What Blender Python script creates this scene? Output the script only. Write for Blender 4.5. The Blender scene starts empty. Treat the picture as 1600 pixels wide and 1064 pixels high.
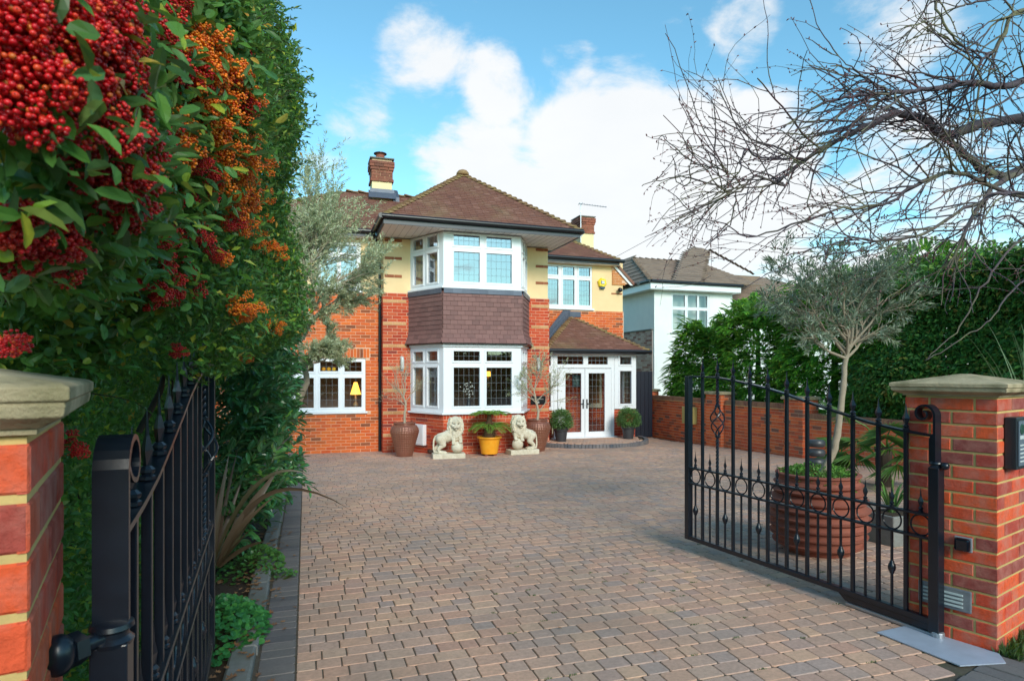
import bpy, math, random
import numpy as np
from mathutils import Matrix, Vector, noise as mnoise
R = math.radians
rng = random.Random(7)
npr = np.random.default_rng(7)
SC = bpy.context.scene
COL = SC.collection

# ------------------------------------------------------------------ camera, world, sun, exposure
CAM_Z = 1.52
FOC = 985.0 / 1600.0          # focal length in picture widths
HOR = 582.0                   # row of the horizon in the 1600 px wide photograph
YAW = R(18.15)
cam_d = bpy.data.cameras.new('camera')
cam = bpy.data.objects.new('camera', cam_d); COL.objects.link(cam)
cam_d.sensor_width = 36; cam_d.lens = 36 * FOC
cam.location = (0, 0, CAM_Z); cam.rotation_euler = (R(90), 0, -YAW)
cam_d.shift_y = (HOR - 532) / 1600.0
cam_d.clip_start = 0.05; cam_d.clip_end = 900
cam_d.dof.use_dof = True; cam_d.dof.focus_distance = 7.0; cam_d.dof.aperture_fstop = 11
SC.camera = cam

SUN_DIR = Vector((0.06, -0.88, 0.47)).normalized()      # towards the sun
elev = math.asin(SUN_DIR.z); azim = math.atan2(SUN_DIR.x, SUN_DIR.y)
sun_d = bpy.data.lights.new('sun', 'SUN'); sun = bpy.data.objects.new('sun', sun_d); COL.objects.link(sun)
sun_d.energy = 1.25; sun_d.angle = R(22.0); sun_d.color = (1.0, 0.93, 0.82)
sun.rotation_euler = SUN_DIR.to_track_quat('Z', 'Y').to_euler()

W = bpy.data.worlds.new('World'); SC.world = W; W.use_nodes = True
nt = W.node_tree; nt.nodes.clear()
def lk(t, a, b): t.links.new(a, b)
def mth(t, op, a, b=None, c=None, clamp=False):
    n = t.nodes.new('ShaderNodeMath'); n.operation = op; n.use_clamp = clamp
    for i, x in enumerate((a, b, c)):
        if x is None: continue
        if isinstance(x, (int, float)): n.inputs[i].default_value = x
        else: lk(t, x, n.inputs[i])
    return n.outputs[0]
def mixc(t, fac, a, b, mode='MIX'):
    n = t.nodes.new('ShaderNodeMix'); n.data_type = 'RGBA'; n.blend_type = mode
    for s, x in ((n.inputs[0], fac), (n.inputs[6], a), (n.inputs[7], b)):
        if isinstance(x, (int, float)): s.default_value = x
        elif isinstance(x, tuple): s.default_value = (*x[:3], 1)
        else: lk(t, x, s)
    return n.outputs[2]
sky = nt.nodes.new('ShaderNodeTexSky'); sky.sky_type = 'NISHITA'; sky.sun_disc = False
sky.sun_elevation = elev; sky.sun_rotation = azim; sky.air_density = 1.0; sky.dust_density = 0.4; sky.ozone_density = 1.2
SKY_STRENGTH = 0.15
tc = nt.nodes.new('ShaderNodeTexCoord')
sep = nt.nodes.new('ShaderNodeSeparateXYZ'); lk(nt, tc.outputs['Generated'], sep.inputs[0])
# clouds: soft cumulus sheets in a plane above, broken up by noise; the same kind all round the sky
zc = mth(nt, 'MAXIMUM', sep.outputs[2], 0.03)
zz = mth(nt, 'ADD', zc, 0.22)
px_ = mth(nt, 'DIVIDE', sep.outputs[0], zz); py_ = mth(nt, 'DIVIDE', sep.outputs[1], zz)
cmb = nt.nodes.new('ShaderNodeCombineXYZ'); lk(nt, px_, cmb.inputs[0]); lk(nt, py_, cmb.inputs[1])
n1 = nt.nodes.new('ShaderNodeTexNoise'); n1.inputs['Scale'].default_value = 3.4; n1.inputs['Detail'].default_value = 9; n1.inputs['Roughness'].default_value = 0.62; n1.inputs['Distortion'].default_value = 0.25
mp = nt.nodes.new('ShaderNodeMapping'); mp.inputs['Location'].default_value = (3.1, 1.7, 0); lk(nt, cmb.outputs[0], mp.inputs[0]); lk(nt, mp.outputs[0], n1.inputs[0])
# the big white bank of cloud stands over the house (a direction in the sky), thinner haze near the horizon
def bank(x, y, z, size, gain):
    d = Vector((x, y, z)).normalized()
    vm = nt.nodes.new('ShaderNodeVectorMath'); vm.operation = 'DISTANCE'; lk(nt, tc.outputs['Generated'], vm.inputs[0]); vm.inputs[1].default_value = d
    q = mth(nt, 'DIVIDE', vm.outputs['Value'], size); q = mth(nt, 'SUBTRACT', 1.0, q); q = mth(nt, 'MULTIPLY', q, 2.6, clamp=True)
    return mth(nt, 'MULTIPLY', q, gain)
def dirpx(px, py):
    a = (px - 800) / 985; b = (HOR - py) / 985; s, c = math.sin(YAW), math.cos(YAW)
    return (s + a * c, c - a * s, b)
banks = [bank(*dirpx(830, 340), 0.20, 0.20), bank(*dirpx(970, 260), 0.15, 0.22), bank(*dirpx(1110, 280), 0.16, 0.20), bank(*dirpx(1200, 220), 0.09, 0.20), bank(*dirpx(720, 275), 0.11, 0.17), bank(*dirpx(980, 460), 0.34, 0.16),
         bank(*dirpx(775, 128), 0.060, 0.19), bank(*dirpx(1165, 48), 0.06, 0.17), bank(*dirpx(650, 82), 0.075, 0.15), bank(*dirpx(560, 165), 0.06, 0.10), bank(*dirpx(885, 85), 0.05, 0.12), bank(*dirpx(1400, -15), 0.10, 0.17), bank(*dirpx(1480, 380), 0.26, 0.17), bank(*dirpx(520, 350), 0.12, 0.10)]
acc = n1.outputs[0]
for b_ in banks: acc = mth(nt, 'ADD', acc, b_)
low = mth(nt, 'MULTIPLY', mth(nt, 'SUBTRACT', 0.30, sep.outputs[2], clamp=True), 0.40)
acc = mth(nt, 'ADD', acc, low)
mr = nt.nodes.new('ShaderNodeMapRange'); mr.interpolation_type = 'SMOOTHSTEP'; mr.inputs[1].default_value = 0.575; mr.inputs[2].default_value = 0.83
lk(nt, acc, mr.inputs[0])
n2 = nt.nodes.new('ShaderNodeTexNoise'); n2.inputs['Scale'].default_value = 3.2; n2.inputs['Detail'].default_value = 8; n2.inputs['Roughness'].default_value = 0.6; lk(nt, mp.outputs[0], n2.inputs[0])
shade = nt.nodes.new('ShaderNodeMapRange'); shade.inputs[1].default_value = 0.35; shade.inputs[2].default_value = 0.65; shade.inputs[3].default_value = 0.80; shade.inputs[4].default_value = 1.0
lk(nt, n2.outputs[0], shade.inputs[0])
cl = mixc(nt, shade.outputs[0], (2.25, 2.4, 2.55), (2.85, 2.88, 2.9))
tint = mixc(nt, 1.0, sky.outputs[0], (0.46, 0.74, 0.70), 'MULTIPLY')
csky = mixc(nt, mth(nt, 'MULTIPLY', mr.outputs[0], 0.96), tint, cl)
bg = nt.nodes.new('ShaderNodeBackground'); bg.inputs[1].default_value = SKY_STRENGTH
wo = nt.nodes.new('ShaderNodeOutputWorld'); lk(nt, csky, bg.inputs[0]); lk(nt, bg.outputs[0], wo.inputs[0])
vs = SC.view_settings; vs.view_transform = 'Standard'; vs.look = 'None'; vs.gamma = 1; vs.use_curve_mapping = False
vs.exposure = 1.22
SC.cycles.max_bounces = 8; SC.cycles.transparent_max_bounces = 16; SC.cycles.caustics_reflective = False; SC.cycles.caustics_refractive = False

# ------------------------------------------------------------------ helpers
def ray(px, py): return Vector(dirpx(px, py))
def at(px, py, t):                       # the place seen at that pixel, t metres in front of the camera
    r = ray(px, py) * t; return Vector((r.x, r.y, r.z + CAM_Z))
def gz(Y): return -0.030 * (min(max(Y, 3.2), 15.2) - 3.2)
HG = gz(20)                              # ground level at the house

def world_of(o):
    m = o.matrix_basis.copy()
    if o.parent: m = world_of(o.parent) @ o.matrix_parent_inverse @ m
    return m
def par(o, p):
    o.parent = p; o.matrix_parent_inverse = world_of(p).inverted()
def setp(o, label=None, cat=None, group=None, kind=None):
    if label: o['label'] = label
    if cat: o['category'] = cat
    if group: o['group'] = group
    if kind: o['kind'] = kind
    return o
def thing(name, label, cat, loc=(0, 0, 0), group=None):
    o = bpy.data.objects.new(name, None); o.empty_display_size = 0.1; COL.objects.link(o); o.location = loc
    return setp(o, label, cat, group)
def link_mesh(name, me, parent=None, mat=None, smooth=False):
    o = bpy.data.objects.new(name, me); COL.objects.link(o)
    if mat is not None:
        for m in (mat if isinstance(mat, (list, tuple)) else [mat]): me.materials.append(m)
    if smooth: me.polygons.foreach_set('use_smooth', [True] * len(me.polygons))
    if parent is not None: par(o, parent)
    return o
def copy_tree(o, parent=None):
    c = o.copy(); COL.objects.link(c)
    if parent is not None: c.parent = parent; c.matrix_parent_inverse = o.matrix_parent_inverse.copy()
    for ch in KIDS(o): copy_tree(ch, c)
    return c
def KIDS(o): return [x for x in COL.objects if x.parent == o]
def np_mesh(name, V, F):                  # F: list of int arrays, one per polygon size
    me = bpy.data.meshes.new(name)
    V = np.asarray(V, dtype=np.float32)
    me.vertices.add(len(V)); me.vertices.foreach_set('co', V.ravel())
    loops = np.concatenate([f.ravel() for f in F]).astype(np.int32)
    if len(loops) == 0: return me
    sizes = np.concatenate([np.full(len(f), f.shape[1]) for f in F]).astype(np.int32)
    starts = np.concatenate([[0], np.cumsum(sizes)[:-1]]).astype(np.int32)
    me.loops.add(len(loops)); me.loops.foreach_set('vertex_index', loops)
    me.polygons.add(len(sizes)); me.polygons.foreach_set('loop_start', starts)
    try: me.polygons.foreach_set('loop_total', sizes)
    except Exception: pass
    me.polygons.foreach_set('use_smooth', [False]*len(sizes)); me.update(calc_edges=True)
    return me

class MB:
    def __init__(s): s.v = []; s.f = []; s.mi = []
    def add(s, vs, fs, mi=0):
        b = len(s.v); s.v += [tuple(p) for p in vs]; s.f += [tuple(b + i for i in f) for f in fs]; s.mi += [mi] * len(fs); return s
    def box(s, x0, x1, y0, y1, z0, z1, mi=0):
        return s.add([(x0,y0,z0),(x1,y0,z0),(x1,y1,z0),(x0,y1,z0),(x0,y0,z1),(x1,y0,z1),(x1,y1,z1),(x0,y1,z1)],
                     [(0,3,2,1),(4,5,6,7),(0,1,5,4),(1,2,6,5),(2,3,7,6),(3,0,4,7)], mi)
    def obox(s, o, a, b, c, mi=0):        # corner o, edge vectors a b c
        o, a, b, c = Vector(o), Vector(a), Vector(b), Vector(c)
        vs = [o, o+a, o+a+b, o+b, o+c, o+a+c, o+a+b+c, o+b+c]
        fs = [(0,3,2,1),(4,5,6,7),(0,1,5,4),(1,2,6,5),(2,3,7,6),(3,0,4,7)]
        if a.cross(b).dot(c) < 0: fs = [f[::-1] for f in fs]
        return s.add(vs, fs, mi)
    def cbox(s, o, a, b, c, ch):          # box with chamfered face on the c side
        o, a, b, c = Vector(o), Vector(a), Vector(b), Vector(c)
        an, bn = a.normalized() * ch, b.normalized() * ch; c1 = c - c.normalized() * ch
        vs = [o, o+a, o+a+b, o+b, o+c1, o+a+c1, o+a+b+c1, o+b+c1, o+an+bn+c, o+a-an+bn+c, o+a+b-an-bn+c, o+b+an-bn+c]
        fs = [(0,1,5,4),(1,2,6,5),(2,3,7,6),(3,0,4,7),(4,5,9,8),(5,6,10,9),(6,7,11,10),(7,4,8,11),(8,9,10,11),(0,3,2,1)]
        if a.cross(b).dot(c) < 0: fs = [f[::-1] for f in fs]
        return s.add(vs, fs)
    def tube(s, pts, rad, n=8, caps=True, mi=0):
        pts = [Vector(p) for p in pts]
        if not isinstance(rad, (list, tuple)): rad = [rad] * len(pts)
        up = None; b = len(s.v)
        for i, p in enumerate(pts):
            d = (pts[min(i+1, len(pts)-1)] - pts[max(i-1, 0)])
            if d.length < 1e-9: d = Vector((0, 0, 1))
            d.normalize()
            if up is None: up = d.orthogonal().normalized()
            up = (up - d * up.dot(d))
            up = up.normalized() if up.length > 1e-6 else d.orthogonal().normalized()
            w = d.cross(up)
            for k in range(n):
                a = 2 * math.pi * k / n
                s.v.append(tuple(p + (up * math.cos(a) + w * math.sin(a)) * rad[i]))
        for i in range(len(pts) - 1):
            for k in range(n):
                k2 = (k + 1) % n
                s.f.append((b+i*n+k, b+i*n+k2, b+(i+1)*n+k2, b+(i+1)*n+k)); s.mi.append(mi)
        if caps:
            s.f.append(tuple(b + k for k in range(n))[::-1]); s.f.append(tuple(b + (len(pts)-1)*n + k for k in range(n))); s.mi += [mi, mi]
        return s
    def lathe(s, c, prof, n=24, caps=True, ax=(0, 0, 1), mi=0, sq=0):   # prof: (r, h) from bottom to top
        c = Vector(c); ax = Vector(ax).normalized(); u = Vector((1,0,0)) if abs(ax.z) > .99 else ax.orthogonal().normalized(); w = ax.cross(u); b = len(s.v)
        for r, h in prof:
            for k in range(n):
                a = 2 * math.pi * (k + .5 * sq) / n
                s.v.append(tuple(c + ax * h + (u * math.cos(a) + w * math.sin(a)) * r))
        for i in range(len(prof) - 1):
            for k in range(n):
                k2 = (k + 1) % n
                s.f.append((b+i*n+k, b+i*n+k2, b+(i+1)*n+k2, b+(i+1)*n+k)); s.mi.append(mi)
        if caps:
            s.f.append(tuple(b + k for k in range(n))[::-1]); s.f.append(tuple(b + (len(prof)-1)*n + k for k in range(n))); s.mi += [mi, mi]
        return s
    def prism(s, poly, ext, mi=0):        # planar polygon extruded by vector ext
        poly = [Vector(p) for p in poly]; ext = Vector(ext); n = len(poly)
        nrm = Vector((0,0,0))
        for i in range(n): nrm += poly[i].cross(poly[(i+1) % n])
        vs = poly + [p + ext for p in poly]
        fs = [tuple(range(n))[::-1], tuple(range(n, 2*n))] + [(i, (i+1) % n, n+(i+1) % n, n+i) for i in range(n)]
        if nrm.dot(ext) < 0: fs = [f[::-1] for f in fs]
        return s.add(vs, fs, mi)
    def ball(s, c, r, n=12, m=8, mi=0):
        if isinstance(r, (int, float)): r = (r, r, r)
        b = len(s.v); vs = [(c[0], c[1], c[2] - r[2])]
        for j in range(1, m):
            ph = -math.pi/2 + math.pi * j / m
            for k in range(n):
                a = 2*math.pi*k/n
                vs.append((c[0]+r[0]*math.cos(ph)*math.cos(a), c[1]+r[1]*math.cos(ph)*math.sin(a), c[2]+r[2]*math.sin(ph)))
        vs.append((c[0], c[1], c[2] + r[2]))
        fs = [(0, 1+(k+1) % n, 1+k) for k in range(n)]
        for j in range(m-2):
            for k in range(n): fs.append((1+j*n+k, 1+j*n+(k+1) % n, 1+(j+1)*n+(k+1) % n, 1+(j+1)*n+k))
        L = 1 + (m-1)*n
        fs += [(L, 1+(m-2)*n+k, 1+(m-2)*n+(k+1) % n) for k in range(n)]
        return s.add(vs, fs, mi)
    def build(s, name, mat, parent=None, smooth=False, bevel=0):
        me = bpy.data.meshes.new(name); me.from_pydata(s.v, [], s.f)
        o = link_mesh(name, me, parent, mat, smooth)
        if isinstance(mat, (list, tuple)) and len(mat) > 1: me.polygons.foreach_set('material_index', s.mi)
        if smooth == 'auto':
            try: me.set_sharp_from_angle(angle=R(40))
            except Exception: pass
        if bevel:
            m = o.modifiers.new('bevel', 'BEVEL'); m.width = bevel; m.segments = 2; m.limit_method = 'ANGLE'
        return o

# pieces: N alike pieces placed by 4x4 matrices; the nearest become objects, the rest one stuff part
def pieces(parent, name, Ms, unit, mat, limit=300, rest=None, force=None):
    if len(Ms) == 0: return
    uv, uf = unit
    M = np.array(Ms, dtype=np.float64).reshape(-1, 4, 4)
    c = M @ np.array([.5, .5, .5, 1.0]); p = c[:, :3] - np.array([0, 0, CAM_Z])
    s_, c_ = math.sin(YAW), math.cos(YAW)
    d = p[:, 0]*s_ + p[:, 1]*c_; r = p[:, 0]*c_ - p[:, 1]*s_
    px = 800 + 985 * r / np.maximum(d, .05); py = HOR - 985 * p[:, 2] / np.maximum(d, .05)
    vis = (d > .1) & (px > -20) & (px < 1620) & (py > -20) & (py < 1084)
    size = np.linalg.norm(M[:, :3, 0], axis=1) / np.maximum(d, .05)
    key = np.where(vis, -size, 10 + d)
    if force is not None: key = np.where(force(px, py) & vis, key, 5 + d * .01)
    order = np.argsort(key, kind='stable')
    one = [i for i in order[:limit] if vis[i]]
    one_s = set(one)
    me = bpy.data.meshes.new(name); me.from_pydata([tuple(v) for v in uv], [], [tuple(f) for f in uf]); me.materials.append(mat)
    pin = world_of(parent).inverted() if parent is not None else Matrix()
    for i in one:
        o = bpy.data.objects.new(name, me); COL.objects.link(o)
        o.matrix_basis = Matrix(M[i].tolist())
        if parent is not None: o.parent = parent; o.matrix_parent_inverse = pin
    oth = [i for i in range(len(M)) if i not in one_s]
    if oth:
        Mo = M[oth]; u4 = np.c_[np.array(uv), np.ones(len(uv))]
        V = (Mo @ u4.T).transpose(0, 2, 1)[:, :, :3]
        n = len(uv); off = (np.arange(len(oth)) * n)[:, None, None]
        by = {}
        for f in uf: by.setdefault(len(f), []).append(f)
        F = [(np.array(fs)[None] + off).reshape(-1, k) for k, fs in by.items()]
        me2 = np_mesh(rest or name, V.reshape(-1, 3), F)
        o = link_mesh(rest or (name + 's'), me2, parent, mat); o['kind'] = 'stuff'
def M4(o, a, b, c):
    return [[a[0], b[0], c[0], o[0]], [a[1], b[1], c[1], o[1]], [a[2], b[2], c[2], o[2]], [0, 0, 0, 1]]
def unit_box(cu=0.0, cv=0.0, cw=0.0):     # front (w=1) chamfered; back left open
    if cu == 0:
        return ([(0,0,0),(1,0,0),(1,1,0),(0,1,0),(0,0,1),(1,0,1),(1,1,1),(0,1,1)], [(4,5,6,7),(0,1,5,4),(1,2,6,5),(2,3,7,6),(3,0,4,7)])
    w = 1 - cw
    return ([(0,0,0),(1,0,0),(1,1,0),(0,1,0),(0,0,w),(1,0,w),(1,1,w),(0,1,w),(cu,cv,1),(1-cu,cv,1),(1-cu,1-cv,1),(cu,1-cv,1)],
            [(0,1,5,4),(1,2,6,5),(2,3,7,6),(3,0,4,7),(4,5,9,8),(5,6,10,9),(6,7,11,10),(7,4,8,11),(8,9,10,11)])
UB = unit_box(); UBC = unit_box(.02, .06, .25)

# bricks laid in the rectangle u0..u1, z0..z1 on a plane through o with direction u and outward normal n
def brick_ms(o, u, n, u0, u1, z0, z1, holes=(), L=.225, C=.075, J=.01, proud=.006, shift=0, head=None, jit=0.0, closer=True, zbase=None, sel=None, poly=None):
    out = []; u = Vector(u); n = Vector(n); o = Vector(o); zb = z0 if zbase is None else zbase
    k0 = int(math.floor((z0 - zb) / C + .001)); k = k0
    while zb + k * C < z1 - .02:
        a, b = max(zb + k*C, z0), min(zb + (k+1)*C - J, z1)
        if b - a > .02 and (sel is None or sel(k)):
            off = ((k + shift) % 2) * L * .5
            s0 = u0 - off if not head else u0 - ((k + shift) % 2) * head
            xs = s0; 
            while xs < u1 - .02:
                e = xs + L - J
                iv = [(max(xs, u0), min(e, u1))]
                for (h0, h1, g0, g1) in holes:
                    if g0 < b - .015 and g1 > a + .015:
                        niv = []
                        for (p, q) in iv:
                            if h1 <= p or h0 >= q: niv.append((p, q)); continue
                            if p < h0: niv.append((p, h0 - .003))
                            if q > h1: niv.append((h1 + .003, q))
                        iv = niv
                for (p, q) in iv:
                    if q - p < .025: continue
                    if poly and not poly((p + q) / 2, (a + b) / 2): continue
                    pr = proud + rng.uniform(-jit, jit)
                    t = rng.uniform(-jit, jit) * .3
                    out.append(M4(o + u * p + Vector((0, 0, a + t)) - n * .01, u * (q - p), Vector((0, 0, b - a)), n * (pr + .01)))
                xs += L
        k += 1
    return out
def soldier_ms(o, u, n, u0, u1, z0, z1, W=.075, J=.01, proud=.006):
    out = []; u = Vector(u); n = Vector(n); o = Vector(o); k = max(1, round((u1 - u0) / W)); w = (u1 - u0) / k
    for i in range(k):
        out.append(M4(o + u * (u0 + i*w) + Vector((0, 0, z0)) - n*.01, u * (w - J), Vector((0, 0, z1 - z0)), n * (proud + .01)))
    return out
def wall_mesh(mb, o, u, n, u0, u1, z0, z1, holes=(), th=.25):
    us = sorted(set([u0, u1] + [min(max(h, u0), u1) for q in holes for h in q[:2]])); zs = sorted(set([z0, z1] + [min(max(h, z0), z1) for q in holes for h in q[2:]]))
    o, u, n = Vector(o), Vector(u), Vector(n)
    def solid(i, j):
        if i < 0 or j < 0 or i >= len(us)-1 or j >= len(zs)-1: return False
        a, b = (us[i]+us[i+1])/2, (zs[j]+zs[j+1])/2
        return not any(h[0] < a < h[1] and h[2] < b < h[3] for h in holes)
    P = lambda a, z, d: o + u*a + Vector((0, 0, z)) - n*d
    flip = u.cross(Vector((0, 0, 1))).dot(n) < 0
    def q(*ps): mb.add(ps[::-1] if flip else ps, [(0, 1, 2, 3)])
    for i in range(len(us)-1):
        for j in range(len(zs)-1):
            if not solid(i, j): continue
            a, b, c, d = us[i], us[i+1], zs[j], zs[j+1]
            q(P(a,c,0), P(b,c,0), P(b,d,0), P(a,d,0)); q(P(b,c,th), P(a,c,th), P(a,d,th), P(b,d,th))
            if not solid(i-1, j): q(P(a,c,th), P(a,c,0), P(a,d,0), P(a,d,th))
            if not solid(i+1, j): q(P(b,c,0), P(b,c,th), P(b,d,th), P(b,d,0))
            if not solid(i, j-1): q(P(a,c,th), P(b,c,th), P(b,c,0), P(a,c,0))
            if not solid(i, j+1): q(P(a,d,0), P(b,d,0), P(b,d,th), P(a,d,th))
    return mb

# tiles on a slope: plane through o with unit vectors u (along eave) and v (up the slope); poly convex in (u, v)
def interval(poly, v):
    xs = []
    for i in range(len(poly)):
        (a, b), (c, d) = poly[i], poly[(i+1) % len(poly)]
        if (b <= v < d) or (d <= v < b): xs.append(a + (c - a) * (v - b) / (d - b))
    return (min(xs), max(xs)) if len(xs) >= 2 else None
def tile_ms(o, u, v, poly, gauge=.1, width=.165, th=.014, gap=.004, lift=.004, jit=.003):
    out = []; o, u, v = Vector(o), Vector(u).normalized(), Vector(v).normalized(); n = u.cross(v)
    if n.z < 0 or (abs(n.z) < .2 and n.y > 0 and abs(n.y) > abs(n.x)): n = -n
    vmax = max(p[1] for p in poly); k = 0
    while k * gauge < vmax - .02:
        vv = k * gauge; iv = interval(poly, min(vv + gauge*.5, vmax - .001))
        if iv:
            x = iv[0] - (k % 2) * width * .5 + rng.uniform(-.01, .01)
            while x < iv[1]:
                a, b = max(x, iv[0]), min(x + width - gap, iv[1])
                if b - a > .02:
                    j = rng.uniform(-jit, jit)
                    P = o + u*a + v*(vv - .01 + j) + n*(lift + abs(j) * .6)
                    vd = (v * (gauge + .02) - n * (th * .95)); w_ = u.cross(vd).normalized(); w_ = w_ if w_.dot(n) > 0 else -w_; out.append(M4(P, u*(b-a), vd, w_*th))
                x += width
        k += 1
    return out

# ------------------------------------------------------------------ materials
MATS = {}
def newmat(name):
    m = bpy.data.materials.new(name); m.use_nodes = True; t = m.node_tree; t.nodes.clear()
    out = t.nodes.new('ShaderNodeOutputMaterial'); p = t.nodes.new('ShaderNodeBsdfPrincipled'); lk(t, p.outputs[0], out.inputs[0])
    MATS[name] = m; return m, t, p, out
def rnd(t):                               # one random number per piece, whether it is an object or an island of a joined mesh
    g = t.nodes.new('ShaderNodeNewGeometry'); oi = t.nodes.new('ShaderNodeObjectInfo')
    return mth(t, 'FRACT', mth(t, 'ADD', g.outputs['Random Per Island'], oi.outputs['Random'])), g
def ramp(t, fac, cols, interp='LINEAR'):
    n = t.nodes.new('ShaderNodeValToRGB'); n.color_ramp.interpolation = interp; e = n.color_ramp.elements
    while len(e) > 1: e.remove(e[-1])
    for i, (p, c) in enumerate(cols):
        el = e[0] if i == 0 else e.new(p)
        el.position = p; el.color = (*c, 1)
    lk(t, fac, n.inputs[0]); return n.outputs[0]
def noise_(t, scale, detail=4, rough=.55, vec=None, dist=0):
    n = t.nodes.new('ShaderNodeTexNoise'); n.inputs['Scale'].default_value = scale; n.inputs['Detail'].default_value = detail; n.inputs['Roughness'].default_value = rough; n.inputs['Distortion'].default_value = dist
    if vec is not None: lk(t, vec, n.inputs[0])
    return n.outputs[0]
def bump(t, p, h, strength, dist=.01):
    b = t.nodes.new('ShaderNodeBump'); b.inputs['Strength'].default_value = strength; b.inputs['Distance'].default_value = dist; lk(t, h, b.inputs['Height']); lk(t, b.outputs[0], p.inputs['Normal'])
def mat_var(name, cols, rough=.8, ns=30, namt=.25, bs=.3, bd=.003, spec=.3, dirt=None, dirt_scale=1.5, dirt_amt=.4, lo=.42, hi=.68, metal=0):
    m, t, p, out = newmat(name); f, g = rnd(t)
    c = ramp(t, f, cols) if len(cols) > 1 else None
    base = c if c is not None else tuple(cols[0][1])
    pos = g.outputs['Position']
    nz = noise_(t, ns, 6, .65, pos)
    k = mth(t, 'MULTIPLY_ADD', nz, 2 * namt, 1 - namt)
    cc = t.nodes.new('ShaderNodeCombineColor'); [lk(t, k, cc.inputs[i]) for i in range(3)]
    base = mixc(t, 1.0, base, cc.outputs[0], 'MULTIPLY')
    if dirt:
        dn = noise_(t, dirt_scale, 7, .62, pos)
        mr_ = t.nodes.new('ShaderNodeMapRange'); mr_.inputs[1].default_value = lo; mr_.inputs[2].default_value = hi; mr_.inputs[4].default_value = dirt_amt; lk(t, dn, mr_.inputs[0])
        base = mixc(t, mr_.outputs[0], base, dirt)
    lk(t, base, p.inputs['Base Color']); p.inputs['Roughness'].default_value = rough; p.inputs['Specular IOR Level'].default_value = spec; p.inputs['Metallic'].default_value = metal
    if bs: bump(t, p, noise_(t, ns * 2.2, 5, .7, pos), bs, bd)
    return m
def mat_plain(name, col, rough=.5, spec=.5, metal=0, ns=0, namt=.1, bs=0, emit=None, es=0):
    m, t, p, out = newmat(name); p.inputs['Base Color'].default_value = (*col, 1); p.inputs['Roughness'].default_value = rough
    p.inputs['Specular IOR Level'].default_value = spec; p.inputs['Metallic'].default_value = metal
    if ns:
        g = t.nodes.new('ShaderNodeNewGeometry'); nz = noise_(t, ns, 5, .6, g.outputs['Position'])
        k = mth(t, 'MULTIPLY_ADD', nz, 2 * namt, 1 - namt); cc = t.nodes.new('ShaderNodeCombineColor'); [lk(t, k, cc.inputs[i]) for i in range(3)]
        lk(t, mixc(t, 1.0, col, cc.outputs[0], 'MULTIPLY'), p.inputs['Base Color'])
        if bs: bump(t, p, nz, bs, .004)
    if emit: p.inputs['Emission Color'].default_value = (*emit, 1); p.inputs['Emission Strength'].default_value = es
    return m
def mat_leaf(name, cols, rough=.35, trans=.25, spec=.5, tcol=None):
    m, t, p, out = newmat(name); f, g = rnd(t); c = ramp(t, f, cols)
    back = mixc(t, .45, c, (.30, .38, .26))
    c2 = mixc(t, g.outputs['Backfacing'], c, mixc(t, .25, c, (.22, .28, .2)))
    lk(t, c2, p.inputs['Base Color']); p.inputs['Roughness'].default_value = rough; p.inputs['Specular IOR Level'].default_value = spec
    tr = t.nodes.new('ShaderNodeBsdfTranslucent'); lk(t, mixc(t, .5, c, tcol or (.25, .4, .04)), tr.inputs[0])
    mx = t.nodes.new('ShaderNodeMixShader'); mx.inputs[0].default_value = trans; lk(t, p.outputs[0], mx.inputs[1]); lk(t, tr.outputs[0], mx.inputs[2]); lk(t, mx.outputs[0], out.inputs[0])
    return m
def mat_glass(name, refl=.3, tint=(.92, .95, .95)):
    m, t, p, out = newmat(name); t.nodes.remove(p)
    tr = t.nodes.new('ShaderNodeBsdfTransparent'); tr.inputs[0].default_value = (*tint, 1)
    gl = t.nodes.new('ShaderNodeBsdfGlossy'); gl.inputs['Roughness'].default_value = .004; gl.inputs[0].default_value = (.82, .86, .93, 1)
    g = t.nodes.new('ShaderNodeNewGeometry')
    bn = t.nodes.new('ShaderNodeBump'); bn.inputs['Strength'].default_value = .008; bn.inputs['Distance'].default_value = .05; lk(t, noise_(t, 1.6, 2, .5, g.outputs['Position']), bn.inputs['Height']); lk(t, bn.outputs[0], gl.inputs['Normal'])
    fr = t.nodes.new('ShaderNodeLayerWeight'); fr.inputs[0].default_value = .35
    fac = mth(t, 'MULTIPLY_ADD', fr.outputs['Fresnel'], .6, refl, clamp=True)
    mx = t.nodes.new('ShaderNodeMixShader'); lk(t, fac, mx.inputs[0]); lk(t, tr.outputs[0], mx.inputs[1]); lk(t, gl.outputs[0], mx.inputs[2]); lk(t, mx.outputs[0], out.inputs[0])
    return m

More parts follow.
